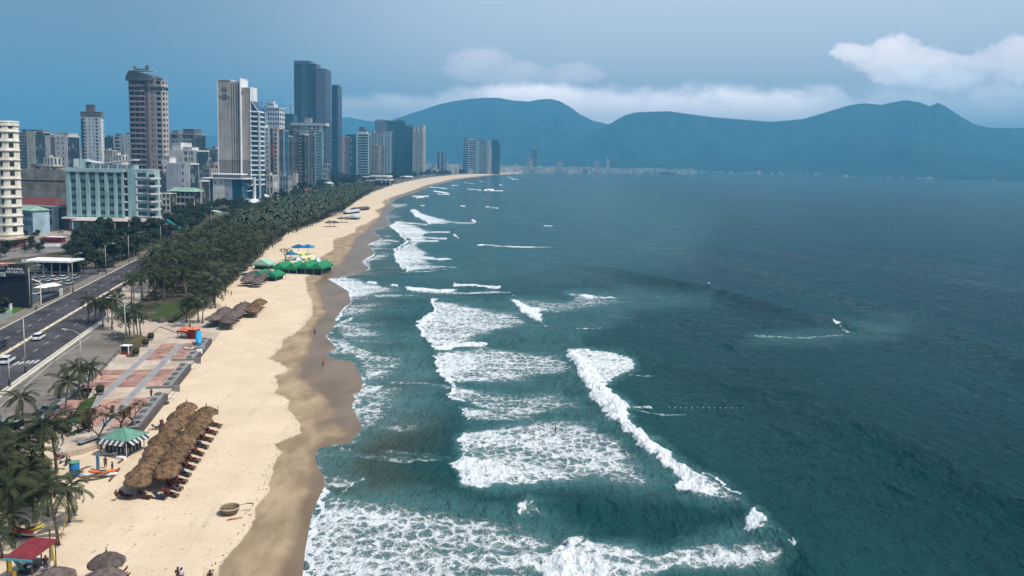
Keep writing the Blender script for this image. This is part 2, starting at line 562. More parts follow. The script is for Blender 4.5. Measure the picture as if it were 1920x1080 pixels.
patch([(805, 564), (820, 560), (865, 562), (920, 570), (975, 573), (1022, 612), (985, 621), (947, 628), (895, 640), (840, 655), (817, 653), (795, 628), (785, 612), (792, 597), (815, 582), (812, 567)], 0.74, 9, 0.2)
patch([(815, 665), (825, 655), (910, 643), (972, 647), (1060, 655), (1070, 675), (1095, 705), (1060, 715), (1010, 718), (910, 722), (860, 719), (845, 712), (825, 695), (822, 682)], 0.70, 9, 0.2)
patch([(815, 665), (850, 650), (900, 660), (920, 690), (900, 712), (860, 719), (845, 712), (825, 695)], 0.80, 9, 0.25)
rim([(810, 564), (815, 582), (794, 598), (788, 612), (797, 632), (820, 648), (850, 646)], 9, 1.0, 0.5)
rim([(820, 650), (860, 644), (905, 645)], 6, 0.95, 0.4)
rim([(818, 664), (824, 683), (830, 697), (848, 712)], 7, 0.95, 0.35)
rim([(851, 717), (845, 742), (862, 746)], 7, 0.9, 0.3)
rim([(855, 762), (856, 774), (872, 782)], 6, 0.85, 0.2)
patch([(852, 827), (860, 812), (872, 802), (888, 822), (874, 849), (919, 853), (970, 868), (1000, 880), (982, 899), (935, 914), (904, 918), (866, 909), (852, 896), (848, 865), (868, 840)], 0.93, 8, 0.45)
patch([(920, 850), (1040, 862), (1120, 880), (1160, 905), (1080, 905), (990, 900)], 0.76, 12)
# swash along the sand
rim([(600, 850), (700, 846), (780, 852), (860, 858)], 14, 0.56)
rim([(640, 835), (690, 850), (800, 858)], 8, 0.60)
patch([(611, 627), (640, 625), (700, 648), (760, 650), (800, 690), (730, 715), (690, 730), (680, 714), (675, 696), (658, 672), (616, 664), (613, 655), (631, 649)], 0.69, 14)
patch([(628, 596), (700, 600), (760, 610), (800, 640), (720, 650), (640, 640)], 0.62, 16)
patch([(680, 714), (760, 700), (840, 720), (800, 735), (740, 728), (700, 740), (676, 760), (664, 745)], 0.66, 12)
rim([(672, 732), (700, 727), (740, 713), (790, 712), (840, 722)], 5, 0.66)
rim([(661, 740), (668, 752), (658, 765)], 6, 0.66)
patch([(660, 756), (720, 740), (760, 762), (740, 790), (700, 805), (690, 815), (670, 822), (655, 828), (672, 807), (680, 797), (671, 780)], 0.68, 12)
patch([(651, 829), (672, 808), (690, 806), (684, 824), (664, 828)], 0.86, 5)
patch([(605, 890), (640, 880), (690, 900), (665, 915), (625, 912)], 0.62, 6)
rim([(655, 918), (665, 905), (690, 896)], 4, 0.70)
patch([(613, 520), (649, 515), (700, 525), (762, 535), (770, 548), (700, 554), (656, 560), (650, 545), (633, 531)], 0.78, 5, 0.1)
rim([(613, 520), (634, 531), (653, 545), (657, 558)], 5, 0.97, 0.25)
rim([(659, 565), (644, 576), (631, 596)], 5, 0.9)
patch([(645, 573), (700, 572), (800, 574), (760, 581), (690, 583), (640, 590)], 0.66, 5)
rim([(656, 592), (632, 606), (612, 627), (632, 648), (614, 660)], 4, 0.75)
rim([(764, 540), (790, 541), (850, 543)], 6, 0.92, 0.4)
rim([(764, 538), (776, 540)], 6, 1.0, 0.4)
rim([(770, 543), (880, 548), (960, 545)], 4, 0.7)
rim([(853, 531), (880, 533), (936, 537)], 5, 1.0, 0.45)
rim([(692, 527), (708, 530)], 3, 0.95, 0.2); rim([(737, 532), (745, 533)], 3, 0.95)
patch([(700, 549), (720, 548), (860, 545), (850, 553), (760, 556), (700, 556)], 0.62, 3)
# second set further up the beach
patch([(738, 468), (767, 451), (755, 443), (730, 421), (741, 413), (785, 419), (823, 435), (800, 442), (830, 448), (811, 455), (785, 459), (826, 478), (800, 482), (855, 501), (817, 508), (763, 510), (745, 489)], 0.86, 5, 0.2)
rim([(731, 420), (745, 432), (757, 445), (766, 452), (740, 466), (745, 488), (763, 508)], 4, 0.98, 0.4)
rim([(763, 508), (810, 508), (850, 503)], 2.5, 0.9)
for a_, b_ in (((742, 415), (800, 420)), ((755, 434), (842, 434)), ((765, 442), (838, 446)), ((770, 452), (820, 450)), ((745, 470), (830, 486)), ((752, 482), (845, 484)), ((750, 493), (855, 499))):
    rim([a_, b_], 3, 0.80)
patch([(687, 456), (715, 447), (757, 452), (745, 460), (705, 463)], 0.80, 3)
patch([(704, 472), (735, 466), (742, 482), (700, 490), (690, 506), (684, 507), (678, 489)], 0.74, 4)
rim([(688, 457), (715, 448), (750, 452)], 2.2, 0.92)
rim([(704, 473), (680, 489), (688, 505)], 3, 0.85)
rim([(698, 434), (705, 440), (730, 442)], 2, 0.75)
patch([(724, 400), (745, 398), (770, 404), (760, 410), (735, 412)], 0.66, 3)
patch([(731, 381), (760, 378), (790, 384), (740, 391)], 0.72, 3)
patch([(767, 393), (779, 390), (792, 399), (842, 410), (892, 417), (850, 420), (807, 420), (779, 406)], 0.92, 3, 0.3)
rim([(768, 393), (782, 405), (806, 419)], 2.6, 1.0, 0.5)
rim([(806, 418), (890, 417)], 2, 0.85)
rim([(893, 461), (900, 459), (950, 462), (1000, 462)], 3.5, 0.88, 0.3)
rim([(893, 461), (905, 460)], 4, 1.0, 0.4)
rim([(950, 462), (1040, 461)], 2.5, 0.7)
for q in [((850, 438), (859, 444), 3), ((884, 412), (890, 414), 2.5), ((908, 356), (925, 355), 3.0), ((920, 357), (943, 357), 2), ((875, 354), (902, 356), 2.0), ((814, 358), (842, 362), 2.8),
          ((820, 363), (840, 364), 2), ((806, 350), (838, 353), 1.6), ((774, 367), (804, 367), 2.2), ((780, 371), (795, 369), 2.0), ((912, 387), (932, 390), 2.6), ((862, 385), (872, 386), 2), ((868, 391), (882, 392), 1.6),
          ((1019, 423), (1043, 425), 2.2), ((952, 331), (965, 336), 1.4), ((960, 336), (972, 336), 1.3), ((848, 347), (866, 348), 1.4), ((936, 346), (943, 347), 1.6), ((788, 384), (796, 385), 1.8),
          ((905, 372), (909, 372), 1.3), ((870, 342), (888, 344), 1.3), ((900, 340), (912, 341), 1.1), ((985, 331), (998, 332), 1.0), ((1325, 536), (1328, 537), 1.6), ((1090, 551), (1112, 555), 6),
          ((1112, 555), (1150, 556), 3), ((959, 552), (967, 553), 1.5), ((1080, 617), (1105, 616), 3), ((1100, 615), (1132, 613), 3)]:
    rim([q[0], q[1]], q[2], 1.0 if q[2] < 7 and q[0][0] not in (1112, 1080, 1100) else 0.8, 0.25)
patch([(800, 349), (855, 340), (900, 338), (930, 345), (880, 352), (830, 366), (780, 374), (760, 372)], 0.42, 5)
patch([(880, 384), (933, 383), (985, 389), (1030, 395), (1010, 398), (950, 393)], 0.60, 6)
patch([(950, 403), (1000, 403), (1060, 407), (1030, 410), (960, 408)], 0.58, 4)
# mid field
patch([(970, 557), (1060, 560), (1080, 548), (1150, 548), (1235, 553), (1330, 558), (1200, 573), (1100, 583), (1000, 590)], 0.60, 9)
patch([(959, 559), (967, 558), (995, 571), (1067, 576), (1017, 585), (1021, 597), (1019, 606), (1002, 600), (980, 585)], 1.0, 3.5, 0.6)
patch([(1060, 545), (1180, 545), (1260, 555), (1180, 568), (1080, 562)], 0.62, 8)
patch([(1410, 630), (1500, 624), (1570, 620), (1640, 606), (1700, 610), (1660, 622), (1560, 634), (1450, 638)], 0.52, 9)
rim([(1420, 632), (1500, 631), (1585, 625)], 3.5, 0.60)
rim([(1566, 601), (1573, 605)], 4, 1.0, 0.3); rim([(1575, 610), (1590, 620)], 2.5, 0.75)
rim([(1030, 518), (1110, 524)], 3, 0.4)
patch([(980, 948), (1000, 938), (1040, 960), (1020, 968)], 0.6, 5)
# the big breaker
patch([(1066, 652), (1100, 653), (1152, 659), (1190, 671), (1192, 690), (1164, 706), (1143, 722), (1147, 735), (1177, 756), (1183, 782), (1203, 807), (1233, 833), (1267, 858), (1313, 891), (1360, 912),
       (1392, 931), (1398, 955), (1356, 953), (1318, 946), (1284, 941), (1264, 929), (1258, 897), (1232, 873), (1190, 839), (1164, 801), (1122, 775), (1109, 743), (1088, 716), (1086, 692), (1066, 669)], 0.80, 4)
patch([(1066, 652), (1080, 655), (1110, 685), (1135, 715), (1150, 740), (1177, 758), (1183, 782), (1203, 807), (1233, 833), (1267, 858), (1300, 890), (1330, 915), (1370, 938), (1398, 953), (1356, 952), (1318, 944), (1284, 939),
       (1264, 927), (1258, 897), (1232, 871), (1190, 837), (1164, 799), (1122, 773), (1109, 743), (1088, 714), (1084, 692), (1064, 667)], 1.0, 6, 1.1)
rim([(1100, 655), (1150, 662), (1186, 672)], 3, 0.95, 0.3)
rim([(1313, 893), (1355, 912), (1388, 931)], 4, 0.95, 0.2)
rim([(1180, 765), (1215, 762)], 3, 0.75); rim([(1190, 772), (1245, 774), (1280, 773)], 3, 0.75)
rim([(1190, 700), (1230, 702)], 2.5, 0.65)
patch([(1388, 990), (1405, 970), (1424, 962), (1440, 995), (1425, 1008), (1410, 1002)], 1.0, 5, 1.2)
rim([(1440, 996), (1465, 1005), (1486, 1028)], 4, 0.85, 0.4); rim([(1468, 1022), (1486, 1030)], 4, 0.95)
patch([(1005, 1120), (1018, 1075), (1045, 1033), (1072, 1001), (1098, 1001), (1104, 1029), (1140, 1046), (1165, 1075), (1180, 1140)], 1.0, 12, 1.0)
patch([(1098, 1010), (1150, 1020), (1200, 1060), (1220, 1120), (1160, 1120), (1120, 1050)], 0.78, 12)
patch([(964, 950), (972, 940), (990, 935), (996, 948), (990, 962), (972, 962)], 0.98, 4, 0.5)
rim([(1023, 606), (1024, 616)], 2.5, 0.9, 0.2)

# a thin edge where the water ends on the sand
edge = sstep(2.2, 0.3, s) * (0.45 + 0.5 * fbm(X / 6, Y / 6, 71, 3)) * sstep(2500, 900, Y)
foam = np.maximum(foam, edge * 0.9)
near = sstep(34, 2, s) * 0.56 * sstep(1800, 500, Y) * (0.35 + fbm(X / 12, Y / 7, 91, 3))
foam = np.maximum(foam, near)

# milky, aerated shallows between the sand and the breakers
def haze_patch(pts, v, soft):
    k = win(pts, soft + 5)
    milk[k] = np.maximum(milk[k], sstep(-soft * .6, soft, sdist(Uw[k], Vw[k], pts)) * v)
haze_patch([(610, 600), (800, 600), (820, 660), (850, 760), (700, 820), (600, 850), (600, 700)], .9, 40)
haze_patch([(600, 560), (700, 560), (740, 700), (700, 820), (640, 900), (580, 900), (600, 700)], 1.0, 40)
haze_patch([(600, 910), (900, 930), (1050, 980), (1100, 1140), (540, 1140)], .7, 30)
haze_patch([(690, 470), (860, 430), (960, 480), (860, 520), (700, 515), (640, 520)], .45, 20)
haze_patch([(760, 360), (900, 335), (1080, 330), (1060, 410), (800, 410), (740, 400)], .40, 16)
haze_patch([(830, 560), (1100, 550), (1240, 560), (1100, 640), (1080, 740), (1200, 860), (1200, 930), (900, 920), (850, 760), (800, 650)], .55, 26)
haze_patch([(700, 340), (1150, 330), (1350, 400), (1300, 500), (1000, 540), (640, 560), (640, 500)], .50, 60)
haze_patch([(1380, 640), (1700, 600), (1720, 615), (1560, 650), (1400, 655)], .35, 14)
# swell: travels towards the beach
Z = np.zeros(U.shape)
nd = (0.90, 0.43)
ph = X * nd[0] + Y * nd[1]
al = -X * nd[1] + Y * nd[0]
offs = sstep(0, 60, s)
fade = 1.0 / (1 + (Y / 900.0) ** 2)
for lam, amp, sd in ((46, 0.26, 1), (29, 0.15, 2), (17, 0.08, 3)):
    am = fbm(ph / (lam * 1.4) + sd, al / (lam * 3.0), 100 + sd, 3)
    wv = 1 - np.abs(np.sin((ph + 14 * fbm(X / 80, Y / 80, 120 + sd, 2)) * math.pi / lam))
    Z += (wv ** 1.5 - 0.35) * amp * 2 * sstep(0.35, 0.7, am) * offs * (0.3 + 0.7 * fade)
cr = sstep(14, 40, Y)
Z += (fbm(X / 2.6, Y / 2.6, 131, 3) - 0.5) * 0.50 * (0.25 + 0.75 * sstep(0, 30, s)) * sstep(700, 200, Y)
Z += (fbm(X / 0.9, Y / 0.9, 137, 3) - 0.5) * 0.20 * sstep(260, 110, Y) * sstep(0, 12, s)


def ridge(pts, h, wf, wb):
    "a swell line: steep face wf metres towards the beach, long back wb metres"
    W = [tuple(at(*p)[:2]) for p in pts]
    xs = [p[0] for p in W]; ys = [p[1] for p in W]
    pad = wb * 3
    k = (X > min(xs) - pad) & (X < max(xs) + pad) & (Y > min(ys) - pad) & (Y < max(ys) + pad)
    if not k.any(): return
    x = X[k] + wx2[k] * 2.5; y = Y[k] + wy2[k] * 2.5
    d = segdist(x, y, W)
    # side: sign across the mean direction
    dx, dy = W[-1][0] - W[0][0], W[-1][1] - W[0][1]
    L = math.hypot(dx, dy)
    # nearest segment sign
    sg = np.zeros(x.shape); bd = np.full(x.shape, 1e12); tt = np.zeros(x.shape)
    n = len(W) - 1
    for i in range(n):
        (ax, ay), (bx, by) = W[i], W[i + 1]
        ex, ey = bx - ax, by - ay
        t = ((x - ax) * ex + (y - ay) * ey) / (ex * ex + ey * ey)
        tc_ = np.clip(t, 0, 1)
        dd = (x - ax - tc_ * ex) ** 2 + (y - ay - tc_ * ey) ** 2
        b2 = dd < bd
        bd = np.where(b2, dd, bd)
        sg = np.where(b2, np.sign(ex * (y - ay) - ey * (x - ax)), sg)
        tt = np.where(b2, (i + tc_) / n, tt)
    side = sg * np.sign(dx * (0 - 0) - 1e-9 + (1 if True else 0))
    # beach side = lower X for these nearly north-south lines
    beachside = side * (1 if dy > 0 else -1) > 0
    w = np.where(beachside, wf, wb)
    prof = np.exp(-(d / w) ** 2)
    taper = np.sin(np.clip(tt, 0.0, 1.0) * math.pi) ** 0.5
    Z[k] += 1.05 * h * prof * (0.35 + 0.65 * taper)


ridge([(1060, 492), (1120, 500), (1200, 515), (1330, 540), (1450, 572), (1566, 604)], 1.6, 5, 13)
ridge([(1400, 670), (1480, 722), (1600, 790), (1720, 850), (1930, 955), (2100, 1040)], 1.9, 6, 13)
ridge([(1180, 640), (1300, 690), (1420, 735), (1500, 790), (1640, 880)], 1.0, 6, 12)
ridge([(1620, 560), (1760, 610), (1930, 670), (2050, 720)], 1.1, 8, 18)
ridge([(1300, 395), (1480, 430), (1700, 480), (1930, 530)], 1.1, 14, 34)
ridge([(1100, 345), (1300, 362), (1560, 385)], 1.2, 30, 70)
ridge([(1240, 575), (1340, 610), (1460, 660), (1600, 720)], 0.8, 6, 12)
ridge([(1392, 952), (1440, 1000), (1500, 1050), (1600, 1120)], 1.5, 3.5, 7)
ridge([(900, 918), (1040, 935), (1150, 948), (1260, 955), (1385, 962)], 0.9, 4, 8)
ridge([(1070, 655), (1110, 720), (1165, 780), (1230, 855), (1262, 915)], 0.9, 4, 8)
ridge([(900, 638), (1000, 622), (1060, 625), (1140, 650)], 1.0, 4, 9)
ridge([(700, 514), (800, 512), (870, 505), (960, 490)], 0.9, 5, 14)
ridge([(870, 455), (900, 480), (960, 505), (1060, 520)], 0.9, 7, 18)
ridge([(1000, 405), (1080, 420), (1180, 445), (1300, 470)], 0.9, 10, 26)
ridge([(1250, 455), (1400, 500), (1560, 545), (1700, 590)], 0.7, 8, 20)
ridge([(1500, 470), (1700, 530), (1900, 600)], 0.7, 10, 22)
ridge([(880, 410), (960, 415), (1040, 440)], 0.7, 9, 20)
ridge([(900, 372), (1000, 380), (1100, 392)], 0.9, 18, 40)
ridge([(820, 555), (900, 553), (970, 552)], 0.7, 4, 8)
lump = fbm(X / 1.3, Y / 1.3, 151, 4)
Z += lift * (0.45 + 1.1 * (lump - 0.35)) * 0.75 + lift * (fbm(X / 0.5, Y / 0.5, 171, 3) - 0.5) * 0.5
Z += np.clip(foam - 0.55, 0, 1) * (fbm(X / 0.55, Y / 0.55, 161, 3) - 0.45) * 0.35 * sstep(400, 150, Y)
SEA = ZSHORE
Z = SEA + Z * sstep(-0.5, 14, s) + np.clip(s, -8, 0) * 0.09 + np.clip(s, 0, 3) * 0.02
Z = np.where(s < 0, np.minimum(Z, -0.0026 * (s + 14) ** 2 - 0.03 * np.abs(s)), Z)

keep = s > -7
Qk = Q[keep.ravel()[Q].all(1)]
used = np.unique(Qk)
remap = np.full(U.size, -1); remap[used] = np.arange(len(used))

m = bpy.data.materials.new('sea_water'); m.use_nodes = True
bb = NB(m.node_tree); P = m.node_tree.nodes['Principled BSDF']
geo = bb.n('ShaderNodeTexCoord').outputs['Object']
af = bb.n('ShaderNodeAttribute', attribute_name='foam').outputs['Fac']
ash = bb.n('ShaderNodeAttribute', attribute_name='shore').outputs['Fac']
sepp = bb.n('ShaderNodeSeparateXYZ', {0: geo})
flat = bb.n('ShaderNodeCombineXYZ', {0: sepp.outputs[0], 1: sepp.outputs[1], 2: 0.0}).outputs[0]
nlow = bb.noise(bb.map(flat, rot=(0, 0, 0.35), scale=(1, 0.45, 1)), 0.022, 5, 0.6)
nmid = bb.noise(bb.map(flat, rot=(0, 0, 0.35), scale=(0.5, 1, 1)), 0.12, 5, 0.6)
deep = bb.mix(bb.ramp(nlow, 0.35, 0.65), (0.0010, 0.0260, 0.0310), (0.0020, 0.0380, 0.0410))
green = bb.mix(bb.ramp(nlow, 0.35, 0.65), (0.004, 0.041, 0.041), (0.008, 0.054, 0.051))
sandy = bb.mix(bb.ramp(nmid, 0.3, 0.7), (0.032, 0.042, 0.032), (0.060, 0.058, 0.042))
silt = bb.ramp(bb.m('ADD', bb.m('ADD', ash, bb.m('MULTIPLY', bb.m('SUBTRACT', nlow, 0.5), 26.0)), bb.m('MULTIPLY', bb.m('SUBTRACT', nmid, 0.5), 10.0)), 2.0, 20.0)
mids = bb.ramp(bb.m('ADD', ash, bb.m('MULTIPLY', bb.m('SUBTRACT', nlow, 0.5), 90.0)), 20.0, 130.0)
wc = bb.mix(mids, green, deep)
wc = bb.mix(silt, sandy, wc)
amk = bb.n('ShaderNodeAttribute', attribute_name='milk').outputs['Fac']
wc = bb.mix(bb.m('MULTIPLY', amk, bb.ramp(nmid, 0.25, 0.7, 0.35, 0.85)), wc, (0.070, 0.180, 0.180))
# aerated water round the foam is lighter
wc = bb.mix(bb.ramp(af, 0.30, 0.85, 0.0, 0.55), wc, (0.13, 0.26, 0.26))
# foam lace: nets of cells at two sizes and a grainy spray
dn = bb.n('ShaderNodeTexNoise', {'Vector': flat, 'Scale': 0.5, 'Detail': 4.0, 'Roughness': 0.6})
wob_ = bb.n('ShaderNodeVectorMath', {0: dn.outputs[1], 1: (0.5, 0.5, 0.5)}, operation='SUBTRACT').outputs[0]
wob_ = bb.n('ShaderNodeVectorMath', {0: wob_, 'Scale': 2.6}, operation='SCALE').outputs[0]
fw = bb.n('ShaderNodeVectorMath', {0: flat, 1: wob_}, operation='ADD').outputs[0]
fw = bb.n('ShaderNodeVectorMath', {0: fw, 1: (0.85, 0.7, 1.0)}, operation='MULTIPLY').outputs[0]
v1 = bb.n('ShaderNodeTexVoronoi', {'Vector': fw, 'Scale': 0.62}, feature='DISTANCE_TO_EDGE').outputs['Distance']
v2 = bb.n('ShaderNodeTexVoronoi', {'Vector': fw, 'Scale': 1.65}, feature='DISTANCE_TO_EDGE').outputs['Distance']
g1 = bb.noise(flat, 0.9, 6, 0.66, 0.6)
g2 = bb.noise(flat, 3.2, 5, 0.7)
g3 = bb.noise(bb.map(flat, scale=(0.55, 1, 1)), 0.16, 4, 0.6)
net = bb.m('SUBTRACT', 1.0, bb.m('MULTIPLY', b=2.2, a=bb.m('MINIMUM', v1, bb.m('ADD', bb.m('MULTIPLY', v2, 1.0), 0.07))))
pat = bb.m('ADD', bb.m('MULTIPLY', net, 0.54), bb.m('MULTIPLY', g1, 0.52))
pat = bb.m('ADD', pat, bb.m('MULTIPLY', bb.m('SUBTRACT', g2, 0.5), 0.42))
pat = bb.m('ADD', pat, bb.m('MULTIPLY', bb.m('SUBTRACT', g3, 0.5), 0.55))
th = bb.m('SUBTRACT', 1.265, bb.m('MULTIPLY', af, 0.98))
fm = bb.ramp(bb.m('SUBTRACT', pat, th), -0.05, 0.16)
fm = bb.m('MULTIPLY', fm, bb.ramp(af, 0.06, 0.30))
fm = bb.m('MAXIMUM', fm, bb.ramp(af, 0.88, 1.0))
fcol = bb.mix(bb.ramp(g1, 0.3, 0.7), (0.56, 0.63, 0.66), (0.80, 0.81, 0.81))
thin = bb.ramp(af, 0.35, 0.88, 0.50, 1.0)
cc = bb.mix(bb.m('MULTIPLY', fm, thin), wc, fcol)
m.node_tree.links.new(cc, P.inputs['Base Color'])
m.node_tree.links.new(bb.m('ADD', 0.13, bb.m('MULTIPLY', fm, 0.6)), P.inputs['Roughness'])
P.inputs['IOR'].default_value = 1.333
m.node_tree.links.new(bb.m('SUBTRACT', 0.11, bb.m('MULTIPLY', fm, 0.04)), P.inputs['Specular IOR Level'])
w1 = bb.noise(bb.map(flat, rot=(0, 0, 0.3), scale=(1, 0.55, 1)), 0.55, 6, 0.62)
w2_ = bb.noise(bb.map(flat, rot=(0, 0, -0.4), scale=(1, 0.7, 1)), 2.1, 4, 0.6)
w3 = bb.noise(bb.map(flat, rot=(0, 0, 0.45), scale=(1, 0.4, 1)), 0.10, 4, 0.6)
hgt = bb.m('ADD', bb.m('ADD', bb.m('MULTIPLY', w1, 1.35), bb.m('MULTIPLY', w2_, 0.30)), bb.m('MULTIPLY', w3, 2.0))
hgt = bb.m('ADD', hgt, bb.m('MULTIPLY', fm, 0.10))
hgt = bb.m('ADD', hgt, bb.m('MULTIPLY', bb.m('MULTIPLY', g2, fm), 0.30))
bn = bb.n('ShaderNodeBump', {'Strength': 1.0, 'Height': hgt, 'Distance': 1.0})
m.node_tree.links.new(bn.outputs[0], P.inputs['Normal'])
co = np.stack([X.ravel(), Y.ravel(), Z.ravel()], -1)
sea = mesh_np('sea', co[used], remap[Qk], m, True, {'foam': foam.ravel()[used], 'milk': milk.ravel()[used], 'shore': s.ravel()[used]})
tag(sea, 'teal sea with swell lines and white breakers rolling onto the beach', 'sea', kind='structure')

# ---- the rest of the sea bed and land out to the horizon (one coarse sheet under everything)
bed = mat('seabed_sand', (0.12, 0.11, 0.08), 0.9, var=0.2, scale=0.01)
g = np.array([[-15000, -300, -3.6], [15000, -300, -3.6], [15000, 15500, -3.6], [-15000, 15500, -3.6]], float)
o = mesh_np('seabed', g, np.array([[0, 1, 2, 3]]), bed, False)
tag(o, kind='structure')

# ---- mountains -------------------------------------------------------------------
mm = bpy.data.materials.new('wooded_hill'); mm.use_nodes = True
bb = NB(mm.node_tree); P = mm.node_tree.nodes['Principled BSDF']
tco = bb.n('ShaderNodeTexCoord').outputs['Object']
c = bb.mix(bb.ramp(bb.noise(tco, 0.004, 8, 0.65), 0.35, 0.65), (0.008, 0.020, 0.014), (0.026, 0.038, 0.024))
mm.node_tree.links.new(c, P.inputs['Base Color'])
P.inputs['Roughness'].default_value = 0.95
P.inputs['Specular IOR Level'].default_value = 0.1


def interp(pts, x):
    return np.interp(x, [p[0] for p in pts], [p[1] for p in pts])


def hills(name, ridge_pts, Dr, foot_pts, x0, x1, seed, spur=0.22, label=''):
    xs = np.arange(x0, x1 + 1, 5.0)
    nt_ = 46
    P3 = np.zeros((nt_, len(xs), 3))
    for j, x in enumerate(xs):
        yr = float(interp(ridge_pts, x))
        top = uv_at(x, yr, Dr)
        Df = float(interp(foot_pts, x))
        foot = uv_at(x, 400, Df)
        d = wdir(x, 300)
        for i in range(nt_):
            t = i / (nt_ - 16)
            if t <= 1:
                D = Df + (Dr - Df) * t
                h = t ** 1.25
            else:
                D = Dr + (t - 1) * 2600
                h = max(0.0, 1 - (t - 1) * 1.3)
            P3[i, j] = (d.x / d.y * D, D, top.z * h)
    x_, y_ = P3[..., 0], P3[..., 1]
    T = (np.arange(nt_) / (nt_ - 16))[:, None]
    env = np.sin(np.clip(T, 0, 1) * math.pi) ** 0.8
    n_ = fbm(x_ / 700, y_ / 1500, seed, 5) - 0.5
    n2_ = np.abs(fbm(x_ / 380, y_ / 900, seed + 9, 4) - 0.5)
    P3[..., 2] *= 1 + env * (n_ * 1.1 - n2_ * 1.9 * spur / 0.22)
    P3[..., 2] = np.minimum(P3[..., 2] - 2.0, 1e9)
    P3[0, :, 2] = -3
    nr, nc = x_.shape
    idx = np.arange(nr * nc).reshape(nr, nc)
    q = np.stack([idx[:-1, :-1], idx[:-1, 1:], idx[1:, 1:], idx[1:, :-1]], -1).reshape(-1, 4)
    o = mesh_np(name, P3.reshape(-1, 3), q, mm, True)
    tag(o, label, 'hills', kind='structure')
    return o


hills('distant_hill', [(-200, 262), (0, 254), (100, 246), (190, 255), (330, 262), (420, 252), (500, 246), (600, 232), (650, 219), (700, 228), (780, 240), (900, 262)], 12500,
      [(-200, 8000), (900, 8000)], -200, 900, 5, label='pale low hills far behind the towers')
hills('mountain', [(560, 290), (640, 258), (700, 236), (760, 216), (820, 196), (850, 189), (880, 185), (905, 183), (932, 183), (960, 188), (990, 190), (1008, 186), (1030, 185), (1048, 190), (1066, 200), (1085, 214), (1110, 226),
                  (1150, 235), (1200, 246), (1300, 270), (1400, 300)], 10200, [(560, 7500), (1100, 6800), (1400, 6500)], 560, 1400, 11, label='broad blue mountain with its top in cloud beyond the town')
hills('mountain', [(960, 318), (1020, 290), (1080, 262), (1130, 238), (1170, 215), (1190, 210), (1250, 208), (1330, 219), (1440, 228), (1500, 223), (1550, 208), (1585, 197), (1612, 193), (1645, 196), (1668, 191), (1690, 187), (1715, 191), (1736, 199), (1750, 192),
                  (1766, 199), (1790, 215), (1820, 232), (1850, 239), (1900, 240), (1960, 238), (2100, 230), (2400, 240)], 8200,
      [(960, 6400), (1150, 6300), (1300, 5900), (1560, 5500), (1900, 4350), (2400, 3400)], 960, 2400, 19, label='long blue mountain ridge across the bay')

# ---- air ------------------------------------------------------------------------
hz = bpy.data.materials.new('haze'); hz.use_nodes = True
ht = hz.node_tree
for n in list(ht.nodes):
    if n.type != 'OUTPUT_MATERIAL': ht.nodes.remove(n)
pv = ht.nodes.new('ShaderNodeVolumePrincipled')
pv.inputs['Color'].default_value = (0.15, 0.53, 0.84, 1)
pv.inputs['Density'].default_value = 1.6e-4
pv.inputs['Anisotropy'].default_value = 0.0
ht.links.new(pv.outputs[0], ht.nodes['Material Output'].inputs['Volume'])
bm = bmesh.new()
bmesh.ops.create_cube(bm, size=1)
for vv in bm.verts:
    vv.co = Vector((vv.co.x * 34000, 7550 + vv.co.y * 17000, 488 + vv.co.z * 986))
me = bpy.data.meshes.new('haze'); bm.to_mesh(me); bm.free()
me.materials.append(hz)
o = bpy.data.objects.new('haze', me); COL.objects.link(o)
tag(o, kind='stuff')
